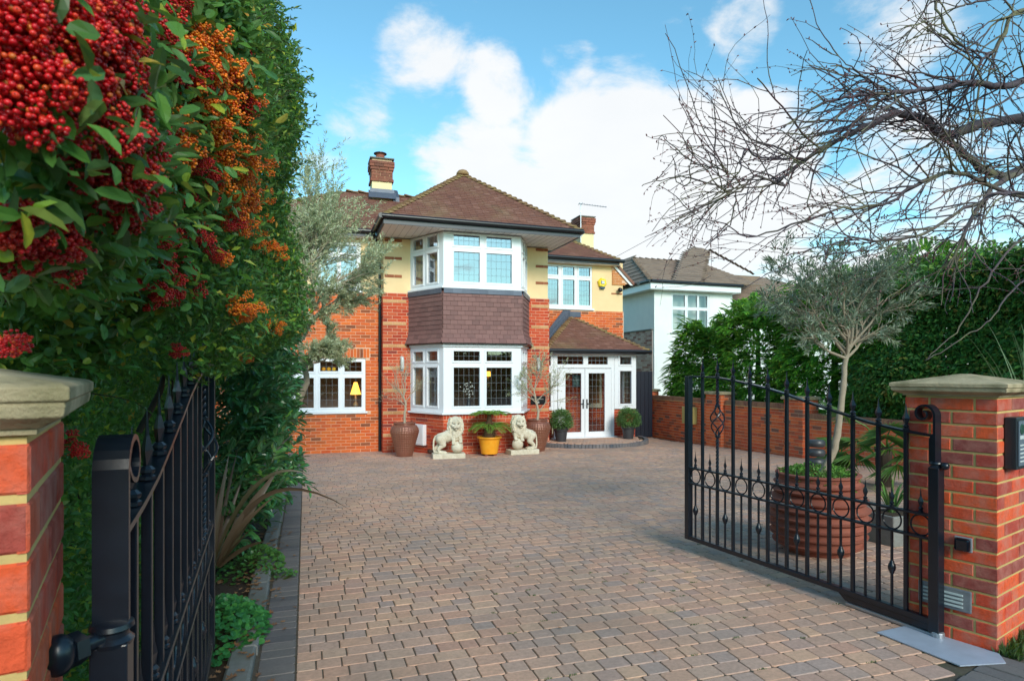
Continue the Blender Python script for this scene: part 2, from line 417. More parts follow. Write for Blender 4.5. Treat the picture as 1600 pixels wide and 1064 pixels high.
BR_BAY = mat_var('brick_red', [(0,(0.540,0.063,0.024)),(.35,(0.605,0.088,0.031)),(.62,(0.454,0.044,0.020)),(.8,(0.670,0.133,0.048)),(.93,(0.324,0.037,0.024)),(1,(0.216,0.051,0.041))], dirt=(.22,.07,.04), dirt_amt=.3)
BR_LEFT = mat_var('brick_orange', [(0,(0.677,0.123,0.025)),(.4,(0.739,0.166,0.035)),(.7,(0.616,0.094,0.022)),(.86,(0.534,0.116,0.032)),(.93,(0.278,0.080,0.032)),(1,(0.205,0.065,0.032))], dirt=(.45,.13,.05), dirt_amt=.3)
BR_SAND = mat_var('brick_buff', [(0,(0.577,0.281,0.119)),(.5,(0.614,0.340,0.162)),(1,(0.521,0.230,0.093))])
BR_PIL = mat_var('pillar_brick', [(0,(0.745,0.087,0.029)),(.3,(0.820,0.120,0.035)),(.45,(0.646,0.071,0.035)),(.6,(0.409,0.066,0.045)),(.78,(0.298,0.071,0.060)),(.9,(0.497,0.066,0.040)),(1,(0.745,0.131,0.050))], ns=48, namt=.45, bs=.9, bd=.005, dirt=(.55,.24,.18), dirt_scale=11, dirt_amt=.6, rough=.8)
BR_WALL = mat_var('garden_brick', [(0,(0.786,0.149,0.052)),(.4,(0.887,0.196,0.063)),(.7,(0.715,0.115,0.048)),(.87,(0.543,0.115,0.052)),(.93,(0.243,0.115,0.084)),(1,(0.315,0.115,0.073))], dirt=(.30,.10,.05), dirt_amt=.35)
BR_NEIGH = mat_var('mixed_brick', [(0,(.45,.30,.25)),(.35,(.55,.42,.36)),(.6,(.32,.13,.10)),(.8,(.24,.09,.08)),(1,(.5,.36,.3))])
BR_BLUE = mat_var('blue_brick', [(0,(.13,.13,.14)),(.5,(.20,.18,.18)),(1,(.09,.10,.12))])
MORTAR = mat_var('mortar_warm', [(0,(.62,.42,.27))], ns=60)
MORTAR_Y = mat_var('mortar_yellow', [(0,(0.659,0.451,0.165))], ns=60, bs=.5, dirt=(.35,.27,.12), dirt_scale=4, dirt_amt=.5)
MORTAR_C = mat_var('mortar_pink', [(0,(.74,.47,.32))], ns=60)
RENDER = mat_var('yellow_render', [(0,(.88,.64,.36))], ns=1.2, namt=.06, bs=.15, bd=.002, rough=.9, dirt=(.70,.47,.24), dirt_scale=1.1, dirt_amt=.45)
CREAM = mat_var('cream_render', [(0,(.82,.68,.40))], ns=3, namt=.1, rough=.9)
WHITEWALL = mat_var('white_render', [(0,(.80,.80,.78))], ns=2.0, namt=.06, bs=.15, rough=.9, dirt=(.62,.63,.64), dirt_scale=.9, dirt_amt=.4)
TILE = mat_var('clay_tile', [(0,(0.171,0.072,0.051)),(.4,(0.213,0.092,0.063)),(.7,(0.183,0.078,0.056)),(.9,(0.262,0.125,0.092)),(1,(0.147,0.064,0.048))], ns=14, namt=.3, bs=.4, dirt=(.26,.22,.10), dirt_scale=1.2, dirt_amt=.35, lo=.5, hi=.75)
TILE_H = mat_var('hanging_tile_clay', [(0,(.20,.098,.088)),(.5,(.235,.118,.105)),(1,(.175,.088,.08))], ns=10, namt=.12, bs=.2, rough=.7)
BONNET = mat_var('mossy_bonnet_tile', [(0,(.25,.135,.075)),(.5,(.31,.18,.09)),(1,(.19,.10,.06))], ns=10, namt=.35, dirt=(.34,.27,.09), dirt_scale=2.2, dirt_amt=.55)
TILE_G = mat_var('grey_roof_tile', [(0,(0.240,0.168,0.126)),(.5,(0.291,0.204,0.154)),(1,(0.209,0.148,0.114))], ns=6, namt=.2)
LEAD = mat_var('lead_sheet', [(0,(0.120,0.135,0.176)),(1,(0.090,0.102,0.137))], ns=8, namt=.25, rough=.45, metal=.3)
UPVC = mat_plain('white_upvc', (.80, .81, .84), .35, .5)
SOFFIT = mat_plain('white_soffit', (.80, .78, .76), .6, .3)
BLACKP = mat_plain('black_plastic', (.012, .013, .017), .3, .5)
IRON = mat_plain('black_painted_iron', (.007, .011, .019), .30, .6, ns=25, namt=.4, bs=.12)
CAME = mat_plain('lead_came', (.20, .23, .25), .5, .4)
GLASS_UP = mat_glass('window_glass', .34)
GLASS_DN = mat_glass('window_glass_low', .10)
STONE = mat_var('cap_stone', [(0,(.50,.39,.24))], ns=28, namt=.4, bs=1.0, bd=.006, rough=.95, dirt=(.13,.12,.05), dirt_scale=7, dirt_amt=.75, lo=.46, hi=.66)
LIONM = mat_var('weathered_white_stone', [(0,(.72,.64,.50))], ns=35, namt=.2, bs=.5, bd=.004, rough=.9, dirt=(.40,.33,.2), dirt_scale=9, dirt_amt=.5)
PAVER = mat_var('block_paver', [(0,(0.632,0.370,0.253)),(.18,(0.566,0.343,0.249)),(.34,(0.494,0.338,0.272)),(.46,(0.665,0.412,0.276)),(.58,(0.589,0.329,0.236)),(.7,(0.451,0.329,0.280)),(.8,(0.665,0.389,0.268)),(.9,(0.534,0.352,0.272)),(1,(0.621,0.403,0.289))], ns=42, namt=.42, bs=.8, bd=.004, rough=.9, spec=.2, dirt=(.26,.21,.17), dirt_scale=.9, dirt_amt=.5)
PAVER_G = mat_var('grey_paver', [(0,(.16,.145,.14)),(.5,(.20,.175,.165)),(1,(.13,.12,.125))], ns=60, namt=.3, bs=.5, bd=.004, rough=.9, dirt=(.10,.10,.09), dirt_scale=2, dirt_amt=.4)
JOINT = mat_var('sandy_joint', [(0,(.10,.082,.06))], ns=40, namt=.4, bs=.6, dirt=(.05,.07,.02), dirt_scale=3, dirt_amt=.5, lo=.55, hi=.7)
KERB = mat_var('concrete_kerb', [(0,(.23,.225,.21)),(1,(.18,.18,.17))], ns=40, namt=.25, bs=.5, rough=.9, dirt=(.11,.12,.08), dirt_scale=3, dirt_amt=.6)
ASPH = mat_var('asphalt', [(0,(.055,.055,.058))], ns=90, namt=.6, bs=1.0, bd=.006, rough=.9, dirt=(.10,.13,.03), dirt_scale=5, dirt_amt=.6, lo=.6, hi=.68)
SOIL = mat_var('soil', [(0,(.06,.04,.027))], ns=30, namt=.5, bs=1, bd=.01, rough=1)
GRASS = mat_leaf('grass_blade', [(0,(.06,.12,.02)),(1,(.10,.18,.03))])
LAWN = mat_var('rough_ground', [(0,(.06,.085,.03))], ns=4, namt=.5, bs=.5)
COPPERPOT = mat_var('bronze_glaze', [(0,(.24,.09,.058))], ns=7, namt=.25, bs=0, metal=.2, rough=.32, spec=.5, dirt=(.28,.13,.07), dirt_scale=3, dirt_amt=.4)
TERRA = mat_var('terracotta', [(0,(.30,.092,.06))], ns=9, namt=.25, bs=.3, rough=.8, dirt=(.22,.09,.06), dirt_scale=4, dirt_amt=.5)
YELLOWPOT = mat_var('amber_glaze', [(0,(.92,.36,.02))], ns=9, namt=.14, bs=.1, rough=.35, dirt=(.95,.50,.05), dirt_scale=8, dirt_amt=.5)
BARK_OL = mat_var('olive_bark', [(0,(.42,.34,.25)),(1,(.36,.29,.21))], ns=25, namt=.35, bs=.6, rough=.9)
BARK_CH = mat_var('cherry_bark', [(0,(.085,.065,.075)),(.5,(.12,.09,.095)),(.8,(.07,.055,.075)),(1,(.16,.065,.065))], ns=30, namt=.4, bs=.5, rough=.85, dirt=(.20,.19,.09), dirt_scale=2.2, dirt_amt=.7, lo=.5, hi=.62)
BARK_DK = mat_var('dark_bark', [(0,(.05,.035,.025))], ns=25, namt=.4, bs=.5)
STEEL = mat_plain('galvanised_steel', (.42, .44, .47), .42, .5, .8, ns=9, namt=.2)

# ------------------------------------------------------------------ THE SETTING
def sheet(name, poly, z, mat, zf=None):
    mb = MB(); mb.add([(x, y, (zf(x, y) if zf else 0) + z) for x, y in poly], [tuple(range(len(poly)))]); o = mb.build(name, mat); o['kind'] = 'structure'; return o
# ground: one great sheet following the fall towards the house
mb = MB(); xs = [-300, -30, -8, -.3, 4, 9.5, 14, 40, 300]; ys = [-300, -40, -5, .5, 3.2, 6, 9, 12, 15.2, 20, 60, 300]
mb.add([(x, y, gz(y) - .09) for y in ys for x in xs], [(j*len(xs)+i, j*len(xs)+i+1, (j+1)*len(xs)+i+1, (j+1)*len(xs)+i) for j in range(len(ys)-1) for i in range(len(xs)-1)])
g_ = mb.build('ground', LAWN); g_['kind'] = 'structure'
PC = Vector((3.57, 2.43, 0)); PD = Vector((.956, .2925, 0)); PN = Vector((-.2925, .956, 0))      # front line of the property and its inward normal
def fr(a, b, z=0): return PC + PD * a + PN * b + Vector((0, 0, z))
# street pavement in asphalt, lying outside the front line
mb = MB(); mb.add([fr(-30, -.215, -.012), fr(-30, -6, -.012), fr(30, -6, -.012), fr(30, .0, -.012), fr(.02, .0, -.012), fr(.02, -.215, -.012)], [(0, 1, 2, 3, 4, 5)])
o = mb.build('pavement', ASPH); o['kind'] = 'structure'
mb = MB(); mb.add([fr(-60, -6.1, -.07), fr(-60, -14, -.07), fr(60, -14, -.07), fr(60, -6.1, -.07)], [(0, 1, 2, 3)]); o = mb.build('road', ASPH); o['kind'] = 'structure'
# driveway bed
mb = MB(); Ys = [1.0, 3.2, 5, 7, 9, 11, 13, 15.2, 18]
mb.add([(x, y, gz(y) - .0062) for y in Ys for x in (-.40, 9.75)], [(2*j, 2*j+1, 2*j+3, 2*j+2) for j in range(len(Ys)-1)])
drive = mb.build('driveway', JOINT); drive['kind'] = 'structure'
# tumbled blocks: rounded plan, bevelled rim
def paver_unit():
    c = [(.0,.10),(.04,.02),(.10,.0),(.90,.0),(.96,.02),(1,.10),(1,.90),(.96,.98),(.90,1),(.10,1),(.04,.98),(.0,.90)]
    ins = [(.5+(x-.5)*.965, .5+(y-.5)*.945) for x, y in c]; n = len(c)
    v = [(x, y, 0) for x, y in c] + [(x, y, .86) for x, y in c] + [(x, y, 1) for x, y in ins]
    f = [(i, (i+1) % n, n+(i+1) % n, n+i) for i in range(n)] + [(n+i, n+(i+1) % n, 2*n+(i+1) % n, 2*n+i) for i in range(n)] + [tuple(range(2*n, 3*n))]
    return v, f
PU = paver_unit()
def paver(x0, x1, y0, y1, top=.0, th=.03):
    tx, ty = rng.uniform(-.008, .008), rng.uniform(-.008, .008); dz = rng.uniform(-.0015, .0015)
    z = gz((y0+y1)/2) - th + dz; sl = gz(y1) - gz(y0)
    a = rng.uniform(-.012, .012)
    return M4((x0, y0, z + top), ((x1-x0), (x1-x0)*a, (x1-x0)*tx), (-(y1-y0)*a, (y1-y0), sl + (y1-y0)*ty), (0, 0, th))
P = []
y = 1.0; row = 0
STEP_C = (7.15, 15.6); STEP_R = 1.72
while y < 17.4:
    x = -.045 + (0 if row % 2 else -.06) ; h = .120
    while x < 9.62:
        w = rng.choice([.098, .13, .13, .158, .178, .158]); x1 = x + w
        xa = max(x, -.045); cx, cy = (xa+x1)/2, y+h/2
        inside = (Vector((cx, cy, 0)) - PC).dot(PN) > .02 + h*.35 and x1 < 9.66
        if cx < 5.95 and cy > 15.35: inside = False
        if 2.4 < cx < 5.3 and cy > 14.95: inside = False
        if cx > 5.8 and cx < 8.75 and cy > 15.65: inside = False
        if (cx-STEP_C[0])**2 + (cy-STEP_C[1])**2 < (STEP_R-.1)**2: inside = False
        if inside and x1 - xa > .03: P.append(paver(xa+.003, x1-.003, y+.003, y+h-.003))
        x = x1
    y += h; row += 1
pieces(drive, 'paver', P, PU, PAVER, 300, rest='distant_pavers')
# border of dark blocks between lawn kerb and driveway
bs_ = MB().box(-.0001, 0, 0, .0001, -.02, -.0199); 
P = []; y = 1.35
while y < 14.9:
    P.append(paver(-.232, -.052, y+.003, y+.105)); y += .108
border = MB().add([(-.24, 1.2, -.007), (-.048, 1.2, -.007), (-.048, 3.2, -.007), (-.24, 3.2, -.007), (-.048, 15.2, gz(15.2)-.007), (-.24, 15.2, gz(15.2)-.007)], [(0,1,2,3), (3,2,4,5)]).build('driveway_border', JOINT); border['kind'] = 'structure'
pieces(border, 'paver', P, PU, PAVER_G, 300)
P = []; y = 1.3
while y < 14.6:
    L_ = .6; dx = rng.uniform(-.008, .008); P.append(M4((-.375+dx, y, gz(y) - .1), (.125, 0, 0), (0, L_-.008, gz(y+L_)-gz(y)), (0, 0, .15+rng.uniform(-.006, .006)))); y += L_
kerb = MB().box(-.36, -.26, 1.3, 14.6, -.6, -.5).build('kerb', KERB); kerb['kind'] = 'structure'
pieces(kerb, 'kerb_stone', P, unit_box(.1, .02, .08), KERB)
# planting bed on the left
mb = MB(); mb.add([(x, y, gz(y) + (.0 if x > -.5 else .03)) for y in (1.5, 3.2, 6, 9, 12, 15.2) for x in (-.37, -.6, -6)], [(3*j+1, 3*j, 3*j+3, 3*j+4) for j in range(5)] + [(3*j+2, 3*j+1, 3*j+4, 3*j+5) for j in range(5)])
o = mb.build('planting_bed', SOIL); o['kind'] = 'structure'
# soldier course of grey blocks along the front line
P = []; a = -3.6
while a < -.05:
    o_ = fr(a, -.20, -.03); P.append(M4(o_, PD * .096, PN * .205, (0, 0, .032 + rng.uniform(-.003, .003)))); a += .102
edge = MB().add([fr(-3.7, -.21, -.02), fr(0, -.21, -.02), fr(0, .03, -.02), fr(-3.7, .03, -.02)], [(0,1,2,3)]).build('front_edging', JOINT); edge['kind'] = 'structure'
pieces(edge, 'paver', P, PU, PAVER_G, 300)

# ------------------------------------------------------------------ THE HOUSE
house = thing('brick_house', 'large yellow rendered and red brick house with tile hung bay and hipped clay roof', 'house', (3.8, 15, HG))
X0, XP0, XP1, XQ0, XQ1, XR = -1.9, 1.75, 2.37, 5.32, 5.88, 9.08
YL, YP, YB, YR = 15.35, 15.0, 13.9, 17.0
ZB, ZE = 3.40, 4.80
UX = Vector((1, 0, 0)); NF = Vector((0, -1, 0)); UZ = Vector((0, 0, 1))
WL = (-.31, 1.36, .60, 1.86); WLU = (.25, 1.25, 3.46, 4.60)
WR = (6.03, 8.07, 3.40, 4.66)
mw = MB()
wall_mesh(mw, (0, YL, 0), UX, NF, X0, XP0, HG - .1, ZE, [WL, WLU], .3)
mw.box(X0, X0+.3, YL+.3, 22, HG, ZE)
lo = house and mw.build('wall', RENDER, house)
# brick skins: mortar sheet proud of the render, bricks proud of the mortar
def skin(o, u, n, u0, u1, z0, z1, holes=()): mo = MB(); wall_mesh(mo, Vector(o) + Vector(n)*.022, u, n, u0, u1, z0, z1, holes, .02); mo.build('mortar', MORTAR_C, house)
skin((0, YL, 0), UX, NF, X0, XP0-.004, HG-.1, ZB, [WL, (-.6, .4, 9, 10)])
LEFT = brick_ms((0, YL-.022, 0), UX, NF, X0, XP0-.01, HG, ZB, [(WL[0]-.0, WL[1]+.0, WL[2], WL[3]), (WL[0]-.1, WL[1]+.1, WL[3], WL[3]+.235), (WL[0]-.12, WL[1]+.12, WL[2]-.07, WL[2])], jit=.002)
LEFT += soldier_ms((0, YL-.022, 0), UX, NF, WL[0]-.1, WL[1]+.1, WL[3]+.012, WL[3]+.225)
# projecting section: piers, with returns
mp_ = MB()
mp_.box(XP0, XP1+.25, YP, YP+.34, HG-.1, ZE-.12); mp_.box(XQ0-.25, XQ1, YP, YP+.34, HG-.1, ZE-.12)
mp_.box(XQ1-.3, XQ1, YP+.345, YR+.3, HG-.1, ZE-.12); mp_.box(XP0, XP0+.3, YP+.345, YL+.6, HG-.1, ZE-.12)
mp_.build('pier_wall', RENDER, house)
for a, b in ((XP0-.004, XP1+.0), (XQ0-.0, XQ1+.004)): skin((0, YP, 0), UX, NF, a, b, HG-.1, ZB)
skin((XQ1, 0, 0), Vector((0, 1, 0)), Vector((1, 0, 0)), YP-.02, YR, HG-.1, ZB)
skin((XP0, 0, 0), Vector((0, 1, 0)), Vector((-1, 0, 0)), YP-.02, YL-.03, HG-.1, ZB)
band = lambda k: k % 7 == 5
PIER = []; SAND = []
for a, b in ((XP0-.026, XP1-.002), (XQ0+.002, XQ1+.026)):
    PIER += brick_ms((0, YP-.022, 0), UX, NF, a, b, HG, ZB, sel=lambda k: not band(k), jit=.002, L=.225, shift=(0 if a < 3 else 1))
    SAND += brick_ms((0, YP-.022, 0), UX, NF, a + (0 if a < 3 else .10), b - (.10 if a < 3 else 0), HG, ZB, sel=band, proud=.012, L=.235)
    PIER += brick_ms((0, YP-.022, 0), UX, NF, (b-.095 if a < 3 else a), (b if a < 3 else a+.095), HG, ZB, sel=band)
PIER += brick_ms((XQ1+.022, 0, 0), Vector((0, 1, 0)), Vector((1, 0, 0)), YP-.03, YR, HG, ZB, jit=.002)
PIER += brick_ms((XP0-.022, 0, 0), Vector((0, 1, 0)), Vector((-1, 0, 0)), YP-.03, YL-.03, HG, ZB, jit=.002)
# short brick quoin strings set in the yellow render
STR = []
for z in (3.76, 4.18, 4.60):
    STR += brick_ms((0, YP, 0), UX, NF, XP0+.02, XP0+.42, z, z+.062, proud=.014); STR += brick_ms((0, YP, 0), UX, NF, XQ1-.33, XQ1-.0, z, z+.062, proud=.014)
# right section
mr_ = MB(); wall_mesh(mr_, (0, YR, 0), UX, NF, XQ1, XR, HG-.1, ZE, [WR, (6.15, 8.45, HG-.1, 1.95)], .3); mr_.box(XR-.3, XR, YR+.305, 24, HG-.1, 4.2)
mr_.build('wall', RENDER, house)
skin((0, YR, 0), UX, NF, XQ1+.03, XR-.004, HG-.1, ZB-.06, [(6.15, 8.45, HG-.2, 1.95)])
skin((XR, 0, 0), Vector((0, 1, 0)), Vector((1, 0, 0)), YR-.02, 22, HG-.1, ZB-.06)
RIGHT = brick_ms((0, YR-.022, 0), UX, NF, XQ1+.04, XR, HG, ZB-.06, [(6.15, 8.45, HG-.2, 1.95), (WR[0]-.1, WR[1]+.1, 3.3, 3.7)], jit=.002, sel=None)
STR += brick_ms((0, YR-.0, 0), UX, NF, XR-.38, XR-.02, 3.86, 3.90, proud=.012)
# bay below the window and the two storeys of canted bay
BAYP = [(XP1, YP), (2.94, YB), (4.78, YB), (XQ0, YP)]
def seg(i, off=0.0):
    a = Vector((*BAYP[i], 0)); b = Vector((*BAYP[i+1], 0)); u = (b-a).normalized(); n = Vector((u.y, -u.x, 0)); return a + n*off, u, n, (b-a).length
BAY = []
mb = MB(); mb.prism([(x, y, HG-.1) for x, y in BAYP], (0, 0, .60 - HG + .1)); mb.build('bay_wall', MORTAR_C, house)
for i in range(3):
    a, u, n, L_ = seg(i)
    BAY += brick_ms(a, u, n, 0.0, L_, HG, HG+.075*11+.0, jit=.002, shift=i)
    BAY += soldier_ms(a, u, n, 0.0, L_, HG+.075*11+.003, .585, W=.0745)
# infill of the bay between the windows, clad in hanging tiles
mb = MB(); mb.prism([(x, y, 2.18) for x, y in BAYP], (0, 0, 3.42-2.18)); mb.build('bay_apron', BLACKP, house)
force_gate = lambda px, py: (px > 400)
pieces(house, 'brick', BAY, UB, BR_BAY, 120, rest='bay_brickwork')
pieces(house, 'brick', LEFT, UB, BR_LEFT, 90, rest='left_brickwork', force=lambda px, py: (px > 500) & (py > 540))
pieces(house, 'brick', PIER, UB, BR_BAY, 55, rest='pier_brickwork')
pieces(house, 'brick', RIGHT, UB, BR_LEFT, 35, rest='right_brickwork')
pieces(house, 'buff_brick', SAND, UB, BR_SAND, 60)
pieces(house, 'string_brick', STR, UB, mat_var('string_brick_brown', [(0,(.40,.13,.06)),(1,(.33,.10,.05))]), 60)
# hanging tiles with a bell-cast foot
HT = []
for i in range(3):
    a, u, n, L_ = seg(i)
    rows = 11; Ht = 3.34 - 2.19
    for k in range(rows):
        z0 = 2.19 + Ht * k / rows; f = max(0, 1 - k/3.2); out_ = .035 + .085 * f * f * 1.2; out2 = .035 + .085 * max(0, 1-(k+1)/3.2)**2 * 1.2
        ext = math.tan(R(31.3)) * out_ * (1 if i == 1 else 0) ; e0 = ext if i == 1 else 0
        lo_u, hi_u = -(.62*out_ if i else 0) , L_ + (.62*out_ if i < 2 else 0)
        if i == 1: lo_u, hi_u = -.52*out_, L_ + .52*out_
        else:
            lo_u = -.0 if i == 0 else -.52*out_; hi_u = L_ + .52*out_ if i == 0 else L_
        w = .168; x = lo_u - (k % 2) * w * .5
        while x < hi_u - .01:
            p, q = max(x, lo_u), min(x+w-.004, hi_u)
            if q - p > .015:
                b = a + u*p + n*(out_ + .012) + UZ*(z0 - .008 + rng.uniform(-.002, .002))
                vd = UZ*(Ht/rows + .012) - n*(out_ - out2 + .014); w_ = u.cross(vd).normalized(); w_ = w_ if w_.dot(n) > 0 else -w_; HT.append(M4(b, u*(q-p), vd, w_*.012))
            x += w
pieces(house, 'hanging_tile', HT, UB, TILE_H, 300)
mb = MB()
for i in range(3):
    a, u, n, L_ = seg(i, .0)
    mb.obox(a + UZ*2.165 - u*.05, u*(L_+.1), n*.13, UZ*.014)
mb.build('tile_drip_edge', BLACKP, house)
mb = MB()
LDS = []
for i in range(3):
    a, u, n, L_ = seg(i, .052); k = max(1, round(L_/.21)); w = L_/k
    for j in range(k): LDS.append(M4(a + u*(j*w-.004) + UZ*3.30, u*(w+.002), UZ*.118, n*(.020 + .002*(j % 2))))
pieces(house, 'lead_flashing', LDS, UB, LEAD, 40)

# ---- windows
def window(name, parent, a, u, n, w, z0, z1, lights, tz, jamb=.09, mull=.09, rail=.10, sash=.045, glass=GLASS_UP, cols=5, rows=4, trows=2, sill=.14, came=.0045, inset=.05, label=None, transom_h=.12, sillh=.05, sash_only=None):
    """a: bottom left corner point at z=0 on the wall face; lights: list of (u0,u1) clear glass; tz: (main0, main1, top0, top1) glass heights"""
    a, u, n = Vector(a), Vector(u), Vector(n); b0 = a - n*inset; fd = .07
    mb = MB(); B = lambda u0, u1, s0, s1, d0=0, d1=fd: mb.obox(b0 + u*u0 + UZ*s0 + n*(-.0 + d0 - .035), u*(u1-u0), UZ*(s1-s0), n*(d1-d0))
    m0, m1, t0, t1 = tz
    B(0, w, z0, m0); B(0, w, t1, z1)
    prev = 0
    for i, (g0, g1) in enumerate(lights + [(w, w)]):
        B(prev, g0, m0, t1); prev = g1
    for (g0, g1) in lights: B(g0, g1, m1, t0)
    fr_ = mb.build(name, UPVC, parent, bevel=.004)
    if label: fr_['label'] = label
    # raised sashes round each light
    for (g0, g1) in lights:
        for (h0, h1, rr) in ((m0, m1, rows), (t0, t1, trows)):
            if h1 - h0 < .05: continue
            ms = MB(); s = sash; q = lambda u0, u1, s0, s1: ms.obox(b0 + u*u0 + UZ*s0 + n*.034, u*(u1-u0), UZ*(s1-s0), n*.016)
            q(g0-s+.004, g1+s-.004, h0-s, h0-.001); q(g0-s+.004, g1+s-.004, h1+.001, h1+s); q(g0-s+.004, g0-.001, h0-.001, h1+.001); q(g1+.001, g1+s-.004, h0-.001, h1+.001)
            ms.build('sash', UPVC, fr_, bevel=.004)
            pg = MB(); q0 = b0 + u*g0 + UZ*h0 + n*.002; pg.add([q0, q0 + u*(g1-g0), q0 + u*(g1-g0) + UZ*(h1-h0), q0 + UZ*(h1-h0)], [(0, 1, 2, 3)]); pg.build('pane', glass, fr_)
            lm = MB(); cc = max(1, round(cols * (g1-g0) / ((lights[0][1]-lights[0][0]) if not sash_only else (g1-g0))))
            for k in range(1, cc): x = g0 + (g1-g0)*k/cc; lm.obox(b0 + u*(x-came/2) + UZ*h0 + n*.0045, u*came, UZ*(h1-h0), n*.002)
            for k in range(1, rr): z = h0 + (h1-h0)*k/rr; lm.obox(b0 + u*g0 + UZ*(z-came/2) + n*.0068, u*(g1-g0), UZ*came, n*.002)
            if lm.v: lm.build('leading', CAME, fr_)
    if sill:
        sm = MB(); sm.obox(b0 + u*(-.04) + UZ*(z0-sillh) - n*.03, u*(w+.08), UZ*(sillh-.002), n*(inset + .03 + sill*.55)); sm.build('sill', UPVC, fr_, bevel=.006)
    return fr_
# left ground floor, three lights
lw = WL[1] - WL[0]
def lt(a): return a - WL[0]
window('window', house, (WL[0], YL, 0), UX, NF, lw, .605, 1.86, [(lt(-.22), lt(.185)), (lt(.33), lt(.735)), (lt(.88), lt(1.27))], (.70, 1.39, 1.545, 1.77), cols=3, rows=4, glass=GLASS_DN, label='three light ground floor window beside the downpipe')
window('window', house, (WLU[0], YL, 0), UX, NF, 1.0, WLU[2], WLU[3], [(.10, .45), (.55, .90)], (3.58, 4.22, 4.34, 4.52), cols=3, rows=4, label='first floor window behind the olive tree')
# right section window above the porch, four lights
ws = .507; L4 = [(.095 + i*ws - (.0), .095 + i*ws + .36) for i in range(4)]
window('window', house, (WR[0], YR, 0), UX, NF, WR[1]-WR[0], WR[2], WR[3], [(p+.0, q) for p, q in L4], (3.50, 4.23, 4.36, 4.60), cols=4, rows=5, label='first floor window above the porch')
# bay windows: front facet and two canted facets on both storeys
for (z0, z1, tz, gl, gr) in ((.62, 2.165, (.76, 1.63, 1.785, 2.00), GLASS_DN, (5, 5)), (3.455, 4.685, (3.575, 4.245, 4.39, 4.63), GLASS_UP, (5, 4))):
    up = z0 > 2
    for i in range(3):
        a, u, n, L_ = seg(i, .0)
        if i == 1:
            g = .235; m_ = .165; c = L_/2; ls = [(g, c - m_/2), (c + m_/2, L_ - g)]
        else:
            ls = [(.13, .50), (.66, 1.03)] if i == 0 else [(L_-1.03, L_-.66), (L_-.50, L_-.13)]
        window('bay_window', house, a + n*.0, u, n, L_, z0, z1, ls, tz, glass=gl, cols=(gr[0] if i == 1 else 3), rows=gr[1], sill=0, inset=.036, label=('upper ' if up else 'lower ') + ['left canted', 'front', 'right canted'][i] + ' section of the bay window')
    mb = MB()
    poly = []
    for i in range(4):
        p = Vector((*BAYP[i], 0))
        nn = [seg(0)[2], (seg(0)[2]+seg(1)[2]), (seg(1)[2]+seg(2)[2]), seg(2)[2]][i]; nn = nn.normalized() / max(.8, nn.normalized().dot(seg(min(i, 2))[2]))
        poly.append(p + nn*.075)
    mb.prism([(p.x, p.y, z0-.045) for p in poly], (0, 0, .043)); mb.build('bay_sill', UPVC, house, bevel=.006)
    if not up:
        mb = MB(); mb.prism([(p.x - 0, p.y, 2.105) for p in [q - (q - Vector((3.86, 15, 0))).normalized()*.04 for q in poly]], (0, 0, .058)); mb.build('bay_head_trim', UPVC, house)

# ---- roofs
def sl(o): return o
EZ = 4.86
GX0, GX1, GY = 1.55, 6.16, 13.55; PK = Vector((3.86, 15.86, 6.62))
# soffit, fascia, gutter of the projecting section
mb = MB(); mb.box(GX0+.05, GX1-.05, GY+.03, YP+.3, 4.70, 4.72); mb.build('soffit', SOFFIT, house)
mb = MB(); k = GX0 + .06
while k < GX1-.1: mb.box(k, k+.004, GY+.04, YP, 4.697, 4.6995); k += .15
mb.build('soffit_joint', BLACKP, house)
mb = MB(); mb.box(GX0+.03, GX1-.03, GY+.0, GY+.025, 4.68, 4.83); mb.box(GX0+.025, GX0+.05, GY+.026, YL-.0, 4.68, 4.83); mb.box(GX1-.05, GX1-.025, GY+.026, YR-.3, 4.68, 4.83)
mb.build('fascia', mat_plain('dark_fascia', (.045, .05, .065), .4, .5), house)
def gutter(pts, parent, r=.055):
    mb = MB(); mb.tube(pts, r, 10); return mb.build('gutter', BLACKP, parent, smooth='auto')
gutter([(GX0-.02, GY-.045, 4.835), (GX1+.02, GY-.045, 4.815)], house)
gutter([(GX0-.035, GY-.08, 4.835), (GX0-.035, YL-.25, 4.83)], house); gutter([(GX1+.03, GY+.0, 4.815), (GX1+.03, YR-.4, 4.81)], house)
def slope(o, u, poly, vdir, parent=house, base_mat=TILE, gauge=.1, width=.165, **kw):
    """base slab + tile matrices; poly in (u,v)"""
    o = Vector(o); u = Vector(u).normalized(); v = Vector(vdir).normalized()
    pts = [o + u*a + v*b for a, b in poly]; n = u.cross(v); n = n if n.z > 0 else -n
    MB().prism([p - n*.03 for p in pts], n*.03).build('roof_deck', base_mat, parent)
    return tile_ms(o, u, v, poly, gauge, width, **kw)
def poly_of(o, u, v, pts): 
    o, u, v = Vector(o), Vector(u).normalized(), Vector(v).normalized(); return [((Vector(p)-o).dot(u), (Vector(p)-o).dot(v)) for p in pts]
TL = []
def face(a, b, *tops, **kw):            # eave from a to b, then the upper corners
    a, b = Vector(a), Vector(b); u = (b-a).normalized(); t = Vector(tops[0]); w = (t-a); v = (w - u*w.dot(u)).normalized()
    return slope(a, u, poly_of(a, u, v, [a, b] + [Vector(x) for x in tops]), v, **kw)
fz = EZ - .02
PKB = Vector((3.86, 21.5, PK.z))
TLF = face((GX0, GY, fz), (GX1, GY, fz), PK)
TLS = face((GX1, GY, fz), (GX1, 22, fz), PKB, PK) + face((GX0, 22, fz), (GX0, GY, fz), PK, PKB)
